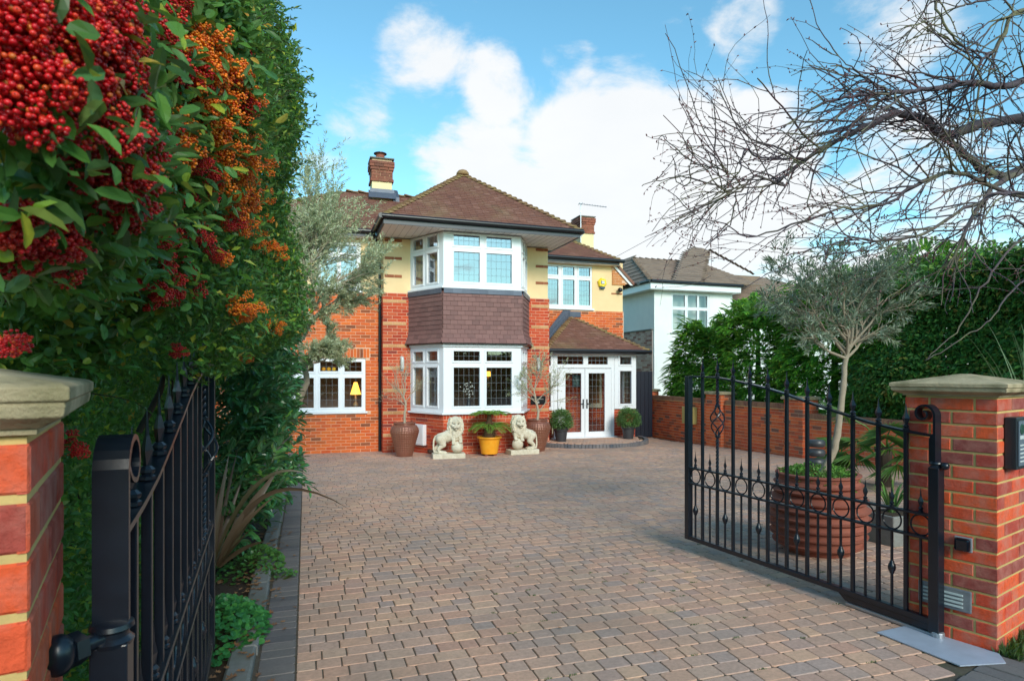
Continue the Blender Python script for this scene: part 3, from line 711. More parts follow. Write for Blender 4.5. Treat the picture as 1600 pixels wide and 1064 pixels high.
# left roof
LE = 15.08; RY = 16.85; RZ = 6.2; RX0 = 1.0
TLL = face((-2.2, LE, fz), (3.0, LE, fz), (3.2, RY, RZ), (RX0, RY, RZ)) + face((-2.2, 20, fz), (-2.2, LE, fz), (RX0, RY, RZ), (RX0, 19, RZ))
# right roof
RC = Vector((8.8, 16.7, fz)); RT = Vector((6.4, 20.3, fz + 1.98))
TLR = face((5.6, 16.7, fz), RC, RT, (5.6, 20.3, fz+1.98)) + face((9.42, 16.95, 4.22), (9.42, 23, 4.22), (RT.x, 23, RT.z), RT, (8.8, 16.95, 4.84))
pieces(house, 'roof_tile', TLF, UB, TILE, 170, rest='front_roof_tiles')
pieces(house, 'roof_tile', TLL, UB, TILE, 60, rest='left_roof_tiles')
pieces(house, 'roof_tile', TLR + TLS, UB, TILE, 40, rest='side_roof_tiles')
# bonnet tiles on the hips, ridge tiles
def bonnet_unit():
    v = []; n = 5
    for j, (r, zz_) in enumerate(((.5, .0), (.42, 1.0))):
        for k in range(n+1):
            a = math.pi * k / n; v.append((zz_, .5 - math.cos(a)*r, math.sin(a)*r*(1.0 if j == 0 else .75)))
    f = [(k, k+1, n+2+k, n+1+k) for k in range(n)] + [tuple(range(n+1))[::-1]]
    return v, f
BU = bonnet_unit()
def line_tiles(p, q, step=.165, w=.2, h=.115, length=.21, lift=0.02):
    p, q = Vector(p), Vector(q); d = (q-p); L_ = d.length; d.normalize(); side = UZ.cross(d).normalized(); up = d.cross(side); out = []
    k = int(L_/step)
    for i in range(k):
        o_ = p + d*(i*step) - side*w*.5 + up*(lift - .01 + rng.uniform(-.004, .004)); dd = d*length - up*.042; out.append(M4(o_, dd, side*w, dd.cross(side).normalized()*h))
    return out
HB = line_tiles((GX0, GY, fz), PK) + line_tiles((GX1, GY, fz), PK) + line_tiles(RC, RT) 
HB += line_tiles((-2.2, LE, fz), (RX0, RY, RZ)) + line_tiles((RX0, RY, RZ), (3.0, RY, RZ), .3, .22, .12, .32)
pieces(house, 'bonnet_tile', HB, BU, BONNET, 300)
MB().lathe(PK + Vector((0, 0, -.02)), [(.17, 0), (.16, .06), (.11, .12), (.03, .15)], 12).build('hip_cap', BONNET, house, smooth=True)
# left eaves
mb = MB(); mb.box(-2.2, GX0-.02, LE+.0, LE+.025, 4.70, 4.83); mb.build('fascia', MATS['dark_fascia'], house)
MB().box(-2.2, GX0+.0, LE+.026, YL-.001, 4.70, 4.715).build('soffit', SOFFIT, house)
gutter([(-2.2, LE-.04, 4.83), (GX0-.1, LE-.04, 4.82)], house)
mb = MB(); pp = [(1.52, 14.96, 4.80), (1.52, 14.97, 4.70), (1.60, 15.1, 4.58), (1.68, 15.24, 4.40), (1.69, 15.26, 4.2), (1.69, 15.26, HG+.02)]
mb.tube(pp, .034, 10); 
for z in (4.2, 3.0, 1.8, .7): mb.lathe((1.69, 15.26, z), [(.034, 0), (.044, .01), (.044, .05), (.034, .06)], 10)
mb.build('downpipe', BLACKP, house, smooth='auto')
# right eaves + verge
MB().box(XQ1, 8.83, 16.72, 16.745, 4.70, 4.83).build('fascia', MATS['dark_fascia'], house)
MB().box(XQ1+.002, 8.9, 16.746, YR-.001, 4.69, 4.705).build('soffit', SOFFIT, house)
gutter([(XQ1+.2, 16.67, 4.82), (8.95, 16.67, 4.80)], house); gutter([(9.47, 16.75, 4.18), (9.47, 22, 4.17)], house)
mb = MB(); mb.prism([(8.72, 16.93, 4.80), (8.72, 16.93, 4.70), (9.30, 16.93, 4.14), (9.40, 16.93, 4.14)], (0, .03, 0)); mb.build('verge_board', UPVC, house)
mb = MB(); mb.prism([(8.75, 16.90, 4.88), (8.72, 16.90, 4.80), (9.40, 16.90, 4.14), (9.46, 16.90, 4.19)], (0, .08, 0)); mb.build('verge_tiling', TILE, house)
MB().prism([(8.70, 16.98, 4.70), (8.78, 16.98, 4.14), (9.07, 16.98, 4.14), (9.26, 16.98, 4.20)], (0, .1, 0)).build('corbel_brickwork', MORTAR_C, house)
pieces(house, 'corbel_brick', brick_ms((0, 16.98, 0), UX, NF, 8.72, 9.25, 4.14, 4.72, L=.22, poly=lambda x, z: (x-8.7) + (z-4.14)*.95 < .53), UB, mat_var('orange_corbel_brick', [(0,(.62,.26,.09)),(1,(.56,.2,.07))]), 60)
# chimneys
def chimney(x0, x1, y0, y1, zb, zs, zt, pot=True):
    MB().box(x0+.015, x1-.015, y0+.015, y1-.015, zb, zs).build('chimney_base', CREAM, house)
    MB().box(x0+.012, x1-.012, y0+.012, y1-.012, zs, zt-.01).build('chimney', MORTAR, house)
    out = []; nb = int((zt-zs)/.075)
    for (o, u, n, L_) in (((x0+.01, y0+.01, 0), UX, NF, x1-x0-.02), ((x0+.01, y1-.01, 0), Vector((0, -1, 0)), Vector((-1, 0, 0)), y1-y0-.02), ((x1-.01, y0+.01, 0), Vector((0, 1, 0)), Vector((1, 0, 0)), y1-y0-.02)):
        for k in range(nb):
            pr = .035 if k in (0, nb-3) else .055 if k in (nb-2, nb-1) else .012
            out += brick_ms(o, u, n, -pr+.01 if pr > .02 else 0, L_+(pr-.01 if pr > .02 else 0), zs+.075*k, zs+.075*k+.068, proud=pr, shift=k)
    pieces(house, 'chimney_brick', out, UB, mat_var('chimney_brick_dark', [(0,(.30,.09,.055)),(.5,(.38,.13,.08)),(1,(.22,.07,.05))], dirt=(.10,.06,.04), dirt_amt=.6), 70, rest='chimney_brickwork')
    cx, cy = (x0+x1)/2, (y0+y1)/2
    MB().box(x0-.04, x1+.04, y0-.04, y1+.04, zt-.009, zt+.02).build('chimney_cap', KERB, house)
    if pot:
        o = MB().lathe((cx-.02, cy, zt+.02), [(.15, 0), (.15, .05), (.12, .08), (.11, .16), (.13, .18)], 16).build('chimney_pot', TERRA, house, smooth='auto')
        MB().lathe((cx-.02, cy, zt+.20), [(.17, 0), (.17, .015), (.08, .05), (.01, .065)], 16).build('pot_cowl', BLACKP, house, smooth='auto')
chimney(1.62, 2.16, 16.55, 17.1, 5.8, 6.46, 7.05)
chimney(8.72, 9.24, 19.3, 19.95, 3.9, 6.18, 6.74, pot=False)
mb = MB(); mb.prism([(1.54, 16.42, 6.0), (2.24, 16.42, 6.0), (2.24, 16.55, 6.20), (1.54, 16.55, 6.20)], (0, .01, .014)); mb.box(1.58, 2.2, 16.53, 16.545, 6.12, 6.26); mb.prism([(2.165, 16.5, 6.08), (2.165, 16.85, 6.36), (2.165, 16.85, 6.22), (2.165, 16.5, 5.9)], (.16, 0, -.02))
mb.build('chimney_flashing', LEAD, house)

# aerial strapped to the right chimney
t_ = thing('television_aerial', 'grey television aerial on a mast fixed to the right hand chimney', 'aerial', (8.70, 19.2, 5.6))
mb = MB(); mb.tube([(8.70, 19.2, 5.5), (8.70, 19.2, 7.15)], .018, 6); mb.build('mast', STEEL, t_)
mb = MB(); b0 = Vector((8.62, 19.2, 7.12)); b1 = Vector((9.5, 18.9, 7.0)); mb.tube([b0, b1], .012, 5)
for k in range(11):
    p = b0.lerp(b1, k/10.5+.02); h_ = .09 if k > 1 else .16; mb.tube([p + Vector((0, 0, -.03)), p + Vector((0, 0, .03))], .006, 4); mb.tube([p + Vector((-.05, -h_*1.2, 0)), p + Vector((.05, h_*1.2, 0))], .006, 4)
mb.build('boom', STEEL, t_)
for z in (5.75, 6.05): MB().box(8.685, 8.76, 19.17, 19.30, z, z+.03).build('bracket', STEEL, t_)
# telephone wire
t_ = MB().tube([at(958, 404, 18.4), at(1120, 316, 16), at(1312, 192, 13), at(1470, 86, 10.5), at(1568, 20, 9), at(1680, -60, 7.5)], .006, 5).build('telephone_wire', BLACKP)
setp(t_, 'thin black telephone wire rising across the sky from the house eaves', 'wire')

# ---- porch
PX0, PX1, PY = XQ1+.03, 8.73, 15.6; PZ0, PZ1 = HG+.12, 2.03
# step: semicircle with soldier edging
step = thing('entrance_step', 'low semicircular block paved step edged in dark bricks before the porch', 'step', (STEP_C[0], STEP_C[1], HG))
arc = [(STEP_C[0] + math.cos(a)*(STEP_R-.1), STEP_C[1] + math.sin(a)*(STEP_R-.1)) for a in [math.pi + math.pi*k/40 for k in range(41)]]
MB().prism([(x, y, HG-.05) for x, y in arc], (0, 0, .145)).build('step_core', JOINT, step)
P = []; n_ = 62
for k in range(n_):
    a = math.pi + math.pi*(k+.06)/n_; a2 = math.pi + math.pi*(k+.94)/n_
    p = Vector((STEP_C[0]+math.cos(a)*STEP_R, STEP_C[1]+math.sin(a)*STEP_R, HG-.02)); q = Vector((STEP_C[0]+math.cos(a2)*STEP_R, STEP_C[1]+math.sin(a2)*STEP_R, HG-.02))
    c_ = Vector((math.cos((a+a2)/2), math.sin((a+a2)/2), 0)); P.append(M4(p - c_*.105, q-p, (0, 0, .14), c_*.108))
pieces(step, 'edging_brick', P, unit_box(.05, .05, .05), BR_BLUE, 100)
P = []; y = STEP_C[1] - STEP_R; row = 0
while y < STEP_C[1]:
    x = STEP_C[0] - STEP_R - (row % 2)*.05
    while x < STEP_C[0] + STEP_R:
        w = rng.choice([.1, .2, .2]); 
        cs = [(x, y), (x+w, y), (x, y+.1), (x+w, y+.1)]
        if all((a-STEP_C[0])**2 + (b-STEP_C[1])**2 < (STEP_R-.09)**2 for a, b in cs): P.append(M4((x+.003, y+.003, HG+.09), (w-.006, 0, 0), (0, .094, 0), (0, 0, .032)))
        x += w
    y += .1; row += 1
pieces(step, 'step_paver', P, PU, PAVER, 120, rest='step_pavers')
porch = thing('entrance_porch', 'white glazed porch with double doors and small hipped tiled roof', 'porch', (7.3, PY, HG))
# low brick wall right of the doors + right side
mb = MB(); mb.box(8.06, PX1-.01, PY+.03, PY+.13, HG, .51); mb.box(PX1-.12, PX1-.01, PY+.135, YR-.03, HG, .51); mb.box(PX0, 6.25, PY+.03, PY+.13, HG, .51); mb.build('dwarf_wall', MORTAR_C, porch)
B_ = brick_ms((0, PY+.03, 0), UX, NF, 8.07, PX1, HG, .50) + brick_ms((PX1-.01, 0, 0), Vector((0, 1, 0)), Vector((1, 0, 0)), PY+.03, YR-.05, HG, .50) + brick_ms((0, PY+.03, 0), UX, NF, PX0, 6.25, HG, .50)
pieces(porch, 'brick', B_, UB, BR_BAY, 120, rest='dwarf_brickwork')
def pframe(name, a, u, n, w, z0, z1, ls, tz, **kw): return window(name, porch, a, u, n, w, z0, z1, ls, tz, sill=0, inset=0.0, glass=GLASS_DN, **kw)
# glazed framing: left sidelight, door bay, right sidelight; transom lights over all
pframe('side_light', (PX0, PY, 0), UX, NF, .36, .52, PZ1, [(.05, .27)], (.60, 1.50, 1.70, 1.95), cols=2, rows=6, trows=2)
pframe('side_light', (8.06, PY, 0), UX, NF, PX1-8.06, .52, PZ1, [(.17, .52)], (.66, 1.56, 1.745, 1.945), cols=3, rows=6, trows=2)
mb = MB(); mb.obox((6.275, PY-.035, 1.64), (8.055-6.275, 0, 0), (0, .07, 0), (0, 0, .10)); mb.obox((6.275, PY-.035, 1.95), (8.055-6.275, 0, 0), (0, .07, 0), (0, 0, .08)); mb.obox((6.275, PY-.035, PZ0), (.10, 0, 0), (0, .07, 0), (0, 0, 1.64-PZ0)); mb.obox((7.965, PY-.035, PZ0), (.09, 0, 0), (0, .07, 0), (0, 0, 1.64-PZ0))
for a, b in ((6.275, 6.375), (7.13, 7.27), (7.86, 8.055)): mb.obox((a, PY-.035, 1.74), (b-a, 0, 0), (0, .07, 0), (0, 0, .21))
fr_ = mb.build('door_frame', UPVC, porch, bevel=.004)
for a, b in ((6.375, 7.13), (7.27, 7.86)):
    MB().add([(a, PY, 1.74), (b, PY, 1.74), (b, PY, 1.95), (a, PY, 1.95)], [(0, 1, 2, 3)]).build('pane', GLASS_DN, fr_)
    lm = MB()
    for k in range(1, 5): x = a+(b-a)*k/5; lm.box(x-.005, x+.005, PY-.008, PY-.004, 1.74, 1.95)
    lm.box(a, b, PY-.010, PY-.0085, 1.84, 1.85); lm.build('leading', CAME, fr_)
for (a, b, g0, g1, hx) in ((6.385, 7.165, 6.60, 7.06, 7.115), (7.175, 7.955, 7.28, 7.76, 7.225)):
    mb = MB(); z0, z1, h0, h1 = PZ0+.02, 1.625, -.08, 1.50
    mb.box(a, b, PY-.05, PY+.01, z0, h0); mb.box(a, b, PY-.05, PY+.01, h1, z1); mb.box(a, g0, PY-.05, PY+.01, h0, h1); mb.box(g1, b, PY-.05, PY+.01, h0, h1)
    d_ = mb.build('door', UPVC, porch, bevel=.005)
    MB().add([(g0, PY-.02, h0), (g1, PY-.02, h0), (g1, PY-.02, h1), (g0, PY-.02, h1)], [(0, 1, 2, 3)]).build('pane', GLASS_DN, d_)
    lm = MB()
    for k in range(1, 4): x = g0+(g1-g0)*k/4; lm.box(x-.0025, x+.0025, PY-.028, PY-.0225, h0, h1)
    for k in range(1, 9): z = h0+(h1-h0)*k/9; lm.box(g0, g1, PY-.031, PY-.0285, z-.0025, z+.0025)
    lm.build('leading', CAME, d_)
    mb = MB(); mb.box(hx-.018, hx+.018, PY-.062, PY-.051, .55, .80); mb.tube([(hx, PY-.09, .68), (hx + (.10 if hx < 7.17 else -.10)*-1, PY-.09, .68)], .011, 6); mb.tube([(hx, PY-.05, .68), (hx, PY-.09, .68)], .011, 6); mb.build('handle', BLACKP, d_)
MB().box(6.2, 8.12, PY-.16, PY+.1, HG+.1, PZ0+.018).build('threshold', UPVC, porch, bevel=.005)
# right return of the porch, glazed
window('side_light', porch, (PX1, PY+.06, 0), (0, 1, 0), (1, 0, 0), YR-PY-.1, .52, PZ1, [(.1, .6), (.72, 1.2)], (.66, 1.56, 1.745, 1.945), sill=0, inset=.04, glass=GLASS_DN, cols=3)
# back wall of the porch with the inner door and window
mb = MB(); mb.box(6.15, 8.45, YR-.0, YR+.02, HG, 2.3); inner = mb.build('inner_wall', MORTAR_C, porch)
B_ = brick_ms((0, YR-.002, 0), UX, NF, 6.15, 8.46, HG+.12, 1.95, [(6.75, 7.02, HG, 1.9), (7.9, 8.3, .5, 1.6)], jit=.002)
pieces(porch, 'inner_brick', B_, UB, BR_BAY, 60, rest='inner_brickwork')
WOOD = mat_plain('brown_wood', (.20, .10, .035), .5, .4)
mb = MB(); mb.box(7.86, 8.36, YR-.07, YR-.01, .48, 1.62); mb.build('inner_window_frame', mat_plain('cream_paint', (.62, .58, .42), .5), porch)
mb = MB(); mb.box(7.93, 8.27, YR-.085, YR-.072, .62, 1.52); mb.build('inner_window_blind', WOOD, porch)
MB().box(6.72, 6.80, YR-.06, YR-.01, HG+.1, 1.9).build('inner_door_post', MATS['cream_paint'], porch); MB().box(6.81, 6.97, YR-.05, YR-.01, HG+.1, 1.9).build('inner_door_glass', LEAD, porch)
MB().box(7.42, 7.66, YR-.05, YR-.02, 1.10, 1.45).build('picture_frame', mat_plain('teal_frame', (.06, .14, .15), .4), porch); MB().box(7.46, 7.62, YR-.056, YR-.051, 1.15, 1.40).build('picture', mat_plain('teal_print', (.25, .42, .42), .4), porch)
MB().box(PX0, PX1-.15, PY+.15, YR-.03, HG+.05, HG+.11).build('porch_floor', JOINT, porch)
# porch roof
PE = 2.12; PGY = 15.3; AP = Vector((7.38, YR-.05, 3.14))
TP = face((5.92, PGY, PE), (8.98, PGY, PE), AP) + face((8.98, PGY, PE), (8.98, YR-.03, PE), AP)
pieces(porch, 'roof_tile', TP, UB, TILE, 260, rest='porch_tiles')
HB = line_tiles((8.98, PGY, PE), AP, .15, .18, .10, .19) + line_tiles((5.92, PGY, PE), AP, .15, .18, .10, .19)
pieces(porch, 'bonnet_tile', HB, BU, BONNET, 80)
MB().box(5.91, 8.92, PGY+.03, PGY+.05, 2.02, 2.12).build('fascia', MATS['dark_fascia'], porch); MB().box(5.91, 8.9, PGY+.051, PY-.04, 2.035, 2.05).build('soffit', SOFFIT, porch)
gutter([(5.93, PGY-.01, 2.10), (9.05, PGY-.01, 2.09)], porch, .05); gutter([(9.02, PGY-.02, 2.09), (9.02, YR-.05, 2.085)], porch, .05)
mb = MB(); mb.prism([(5.93, 15.6, 2.42), (5.93, 15.6, 2.2), (AP.x-.05, YR-.03, 3.05), (AP.x-.05, YR-.03, 3.33), (AP.x-.25, YR-.03, 3.33)], (.02, -.02, 0)); mb.build('flashing', LEAD, porch)
MB().box(AP.x-.15, AP.x+.3, YR-.06, YR-.03, 3.14, 3.30).build('apex_flashing', LEAD, porch)
MB().box(5.93, PX1, PY-.0, YR-.05, 2.051, 2.065).build('ceiling', SOFFIT, porch)

# ---- interior shells, curtains, lamps
DARKW = mat_plain('dark_room_wall', (.34, .23, .15), .9, .2); WOODF = mat_plain('room_floor', (.10, .06, .04), .6)
mb = MB(); mb.box(X0+.35, 1.88, 17.0, 17.1, HG, 4.65); mb.box(2.02, XQ1-.35, 16.8, 16.9, HG, 4.65); mb.box(XP1+.3, XQ0-.3, 15.2, 18.4, 2.32, 2.38); mb.box(X0+.35, XP1, YL+.4, 18.4, 2.3, 2.36); mb.box(1.9, 2.0, YL+.65, 18.4, HG, 2.29); mb.box(1.9, 2.0, YL+.65, 18.4, 2.4, 4.6); mb.box(XQ1, XR-.35, 19.5, 19.6, 2.3, 4.65)
mb.box(XQ0+.1, XQ0+.15, YP+.4, 18.4, HG, 4.6); mb.box(XP0+.32, XQ1-.32, YP+.36, 18.4, 4.60, 4.64); mb.box(XQ1+.02, XR-.35, YR+.35, 19.4, 4.6, 4.64); mb.box(X0+.35, XP0-.1, YL+.35, 18.4, 4.6, 4.64)
mb.build('room_partition', DARKW, house)
mb = MB(); mb.box(XP1+.3, XQ0-.3, 14.2, 18.4, -.3, -.24); mb.box(X0+.35, 1.85, YL+.35, 18.4, -.3, -.24); mb.build('room_floor', WOODF, house)
CURT = mat_var('patterned_curtain', [(0,(.42,.35,.22))], ns=16, namt=.5, rough=.9, bs=0, dirt=(.18,.13,.07), dirt_scale=14, dirt_amt=.6)
def curtain(x0, x1, y, z0, z1, m=CURT, amp=.035, dirv=None):
    n = 40; u = Vector((x1[0]-x0[0], x1[1]-x0[1], 0)); L_ = u.length; u.normalize(); w = Vector((-u.y, u.x, 0)); vs = []; 
    for z in (z0, z1):
        for k in range(n+1): p = Vector((*x0, 0)) + u*L_*k/n + w*(math.sin(k*1.3)*amp); vs.append((p.x, p.y, z))
    o = MB().add(vs, [(k, k+1, n+2+k, n+1+k) for k in range(n)]).build('curtain', m, house, smooth=True); return o
curtain((2.62, 14.95), (2.78, 14.6), 0, .6, 2.1); curtain((5.16, 14.95), (5.0, 14.6), 0, .6, 2.1)
curtain((2.62, 14.95), (2.82, 14.55), 0, 3.45, 4.7); curtain((5.16, 14.95), (4.98, 14.6), 0, 3.45, 4.7)
curtain((6.1, 17.4), (6.35, 17.4), 0, 3.4, 4.7)
LAMPG = mat_plain('lit_lamp_shade', (.9, .5, .12), .6, emit=(1.0, .45, .06), es=1.6)
def lampshade(x, y, z, r0, r1, h, stand=None, label='', nm='table_lamp'):
    t = thing(nm, label, 'lamp', (x, y, z))
    MB().lathe((x, y, z), [(r0, 0), (r1, h)], 16).build('lamp_shade', LAMPG, t, smooth='auto')
    mb = MB(); mb.lathe((x, y, z-.28), [(.07, 0), (.06, .04), (.02, .1), (.03, .18), (.01, .28)], 10); mb.build('lamp_base', mat_plain('lamp_base_gilt', (.4, .28, .12), .4), t)
lampshade(1.18, 16.0, .98, .13, .04, .30, label='orange glowing lamp with conical shade behind the left ground floor window')
lampshade(4.55, 15.9, 1.42, .07, .06, .13, label='small glowing amber lamp high behind the right pane of the lower bay', nm='wall_lamp')
# three gourds on the transom shelf, flowers in the bay
for k in range(3):
    o = MB().ball((.41 + .115*k, YL+.12, 1.60), (.05, .05, .047), 12, 8).build('pumpkin', mat_plain('orange_gourd%d' % k, (.9, .38+.05*k, .02), .5), smooth=True)
    setp(o, ['leftmost', 'middle', 'rightmost'][k] + ' small orange pumpkin on the shelf behind the left ground floor window', 'pumpkin', 'small pumpkins behind the window')
MB().box(.33, .80, YL+.04, YL+.2, 1.53, 1.55).build('inner_shelf', UPVC, house)
fl = thing('flower_vase', 'dark vase of white flowers inside the lower bay window', 'vase', (3.62, 14.3, .63))
MB().lathe((3.62, 14.3, .62), [(.04, 0), (.07, .08), (.05, .18), (.035, .25), (.04, .28)], 12).build('vase', BLACKP, fl, smooth=True)
mb = MB(); ms = MB()
for k in range(34):
    v = Vector((rng.gauss(0, .075), rng.gauss(0, .05), rng.gauss(.5, .085))); ms.tube([(3.62, 14.3, .88), Vector((3.62, 14.3, .62)) + v], .002, 3); mb.ball(Vector((3.62, 14.3, .62)) + v, .017, 6, 4)
mb.build('blossom', mat_plain('white_petal', (.8, .8, .76), .6), fl)['kind'] = 'stuff'; ms.build('stem', BARK_DK, fl)

# ---- things fixed on the walls
def wall_lamp(x, label):
    t = thing('wall_light', label, 'wall light', (x, YP-.05, 1.7), group='lantern lights on the two bay piers')
    MB().box(x-.035, x+.035, YP-.045, YP-.03, 1.55, 1.90).build('back_plate', STEEL, t)
    MB().lathe((x, YP-.10, 1.60), [(.035, 0), (.045, .03), (.045, .22), (.03, .27)], 10).build('lantern', mat_plain('frosted_glass', (.6, .6, .58), .3), t, smooth='auto')
wall_lamp(2.17, 'slim steel wall light on the pier left of the bay window'); wall_lamp(5.60, 'slim steel wall light on the pier right of the bay window')
def stroke_text(parent, a, u, up, n, w, h, words, mat, th=.004):    # handwriting too small to read: rows of small strokes
    mb = MB(); x = 0; r = random.Random(3)
    while x < w:
        s = r.uniform(.008, .016); hh = h * r.choice([.5, .6, 1.0]); mb.obox(a + u*x, u*s*.45, up*hh, n*.002); mb.obox(a + u*(x+s*.45), u*s*.5, up*h*.18, n*.002); x += s*1.15
    return mb.build('lettering', mat, parent)
pl = thing('house_sign', 'black oval cornered name plaque with pale lettering on the right pier', 'sign', (5.62, YP-.04, .8))
MB().box(5.40, 5.80, YP-.05, YP-.03, .71, .93).build('plate', mat_plain('black_slate', (.012, .013, .016), .25), pl, bevel=.01)
LETT = mat_plain('pale_lettering', (.5, .48, .42), .5)
stroke_text(pl, Vector((5.44, YP-.051, .84)), UX, UZ, NF, .30, .035, 1, LETT); MB().lathe((5.6, YP-.051, .765), [(.03, 0), (.03, .002)], 12, ax=(0, -1, 0)).build('emblem', LETT, pl)
gb = thing('meter_box', 'white gas meter box low on the bay brickwork behind the left copper pot', 'meter box', (2.62, 14.4, HG))
a, u, n, L_ = seg(0, .01); c = a + u*.22
MB().obox(c + UZ*(HG+.2), u*.42, n*.10, UZ*.48).build('box', UPVC, gb, bevel=.01); MB().obox(c + u*.03 + n*.101 + UZ*(HG+.23), u*.36, n*.006, UZ*.42).build('lid', UPVC, gb)
al = thing('alarm_box', 'yellow hexagonal burglar alarm box with blue and white badge under the right eaves', 'alarm box', (8.30, YR, 4.3))
ax_, az_ = 8.38, 4.18
MB().lathe((ax_, YR, az_), [(.15, 0), (.15, .05), (.12, .08)], 6, ax=(0, -1, 0)).build('cover', mat_plain('alarm_yellow', (.85, .60, .02), .4), al)
MB().box(ax_-.04, ax_+.05, YR-.086, YR-.081, az_-.02, az_+.05).build('badge', mat_plain('alarm_white', (.75, .78, .85), .4), al)
mb = MB(); mb.box(ax_-.05, ax_+.06, YR-.090, YR-.0865, az_+.022, az_+.030); mb.box(ax_-.055, ax_-.04, YR-.090, YR-.0865, az_-.03, az_+.06); mb.box(ax_-.055, ax_+.05, YR-.090, YR-.0865, az_-.034, az_-.022)
mb.build('badge_outline', mat_plain('alarm_navy', (.03, .05, .12), .4), al); MB().box(ax_-.075, ax_+.075, YR-.079, YR-.002, az_-.175, az_-.125).build('strobe', mat_plain('strobe_blue', (.02, .05, .11), .2), al)
sl_ = thing('security_light', 'round black security light on the right end of the yellow wall', 'light', (8.95, YR-.1, 3.98))
MB().ball((8.93, YR-.12, 3.98), (.075, .075, .07), 14, 10).build('lamp_head', BLACKP, sl_, smooth=True); MB().box(8.915, 8.945, YR-.06, YR-.001, 3.96, 4.0).build('bracket', BLACKP, sl_)

# side gate between house and boundary wall
t_ = thing('side_gate', 'tall black boarded side gate between porch and garden wall', 'gate', (9.15, 16.05, HG))
for k in range(6): MB().box(8.765+k*.129, 8.765+k*.129+.122, 16.05, 16.075, HG+.03, 1.55).build('board', mat_plain('black_stained_wood%d' % k, (.008, .012, .025), .5), t_)
for z in (.1, .8, 1.35): MB().box(8.76, 9.54, 16.077, 16.11, z, z+.09).build('ledge', BLACKP, t_)

# ------------------------------------------------------------------ GATE PILLARS
def pillar(name, label, C, ang, size, zt, capz, bricks_seed, cornerside, proud=.0055, cs=1.0):
    """C: the corner nearest the camera; e1 runs back along the driveway, e2 along the street"""
    t = thing(name, label, 'gate pillar', (C[0], C[1], 0))
    e1 = Vector((-math.sin(ang), math.cos(ang), 0)); e2 = Vector((math.cos(ang), math.sin(ang), 0)) * cornerside
    C = Vector((C[0], C[1], 0)); s = size; ins = .004
    o = C + (e1+e2)*ins
    MB().obox(o + UZ*-.1, e1*(s-2*ins), e2*(s-2*ins), UZ*(zt+.1)).build('mortar', MORTAR_Y, t)
    out = []
    c1 = C; faces = [(C, e1, -e2), (C, e2, -e1), (C + e2*s, e1, e2), (C + e1*s, e2, e1)]
    for i, (p, u, n) in enumerate(faces):
        n = n.normalized(); p = p + n*.0 - n*ins
        out += brick_ms(p + n*.0, u, n, ins-proud+.0014, s-ins+proud-.0014, 0, zt-.004, C=zt/round(zt/.0755), shift=(0 if i in (0, 3) else 1), jit=.0009, proud=proud, head=.112, J=.012)
    pieces(t, 'brick', out, UBC, BR_PIL, 300)
    # moulded stone cap: drip course, ovolo and low pyramid
    cc = C + (e1+e2)*s/2
    def ring(h, z): return [cc + e1*(a*h) + e2*(b*h) + UZ*z for a, b in ((-1,-1), (1,-1), (1,1), (-1,1))]
    prof0 = [(s/2+.012, zt), (s/2+.012, zt+.012), (s/2+.02, zt+.013), (s/2+.035, zt+.022), (s/2+.056, zt+.034), (s/2+.06, zt+.055), (s/2+.058, zt+.060), (s/2+.066, zt+.064), (s/2+.066, zt+.088), (s/2+.055, zt+.094), (.02, zt+.155)]
    prof = [((h-s/2)*cs + s/2 if h > s/2 else h, zt + (z-zt)*(.82 if cs > .9 else .70)) for h, z in prof0]
    vs = []; 
    for h, z in prof: vs += ring(h, z)
    fs = []
    for i in range(len(prof)-1):
        for k in range(4): fs.append((4*i+k, 4*i+(k+1) % 4, 4*i+4+(k+1) % 4, 4*i+4+k))
    fs.append((0, 3, 2, 1)); k = 4*(len(prof)-1); fs.append((k, k+1, k+2, k+3))
    if e1.cross(e2).z < 0: fs = [f[::-1] for f in fs]
    o = MB().add(vs, fs).build('capstone', STONE, t, bevel=.004)
    return t, e1, e2
CR = (3.57, 2.43)
pr_, r1, r2 = pillar('gate_pillar', 'right brick gate pillar with buff stone cap and metal boxes fixed on it', CR, R(17.1), .46, 1.385, 0, 1, 1)
plf, l1, l2 = pillar('gate_pillar', 'left brick gate pillar with buff stone cap close beside the camera', (-.336, .963), R(12.75), .445, 1.440, 0, 2, -1, proud=.004, cs=.68)
# fittings on the right pillar (left face looks along -r2)
CRv = Vector((*CR, 0)); nL = -r2; fL = lambda d, z, o=.012: CRv + r1*d + UZ*z + nL*o
t_ = thing('vent_light', 'grey louvred brick light low on the right pillar behind the gate post', 'light', tuple(fL(.3, .2)))
m_ = mat_plain('louvre_grey', (.25, .27, .29), .5, .4, .5, ns=30, namt=.3)
MB().obox(fL(.115, .175, .005), r1*.27, nL*.014, UZ*.125).build('face_plate', m_, t_, bevel=.008)
for k in range(4): MB().obox(fL(.155, .197+k*.022, .0195), r1*.20, nL*.006, UZ*.010).build('louvre', mat_plain('louvre_white%d' % k, (.55, .62, .60), .4), t_)
t_ = thing('gate_sensor', 'small black gate safety sensor with rounded corners on the right pillar', 'sensor', tuple(fL(.15, .5)))
MB().obox(fL(.112, .515, .005), r1*.088, nL*.010, UZ*.083).build('gasket', mat_plain('clear_gasket', (.28, .29, .31), .3), t_, bevel=.01)
MB().obox(fL(.117, .520, .0155), r1*.078, nL*.026, UZ*.073).build('housing', mat_plain('glossy_black', (.004, .006, .012), .12, .6), t_, bevel=.014)
t_ = thing('entry_panel', 'black framed entry keypad on the street side of the right pillar', 'intercom', tuple(CRv))
nR = -r1; fR = lambda d, z, o=.012: CRv + r2*d + UZ*z + nR*o
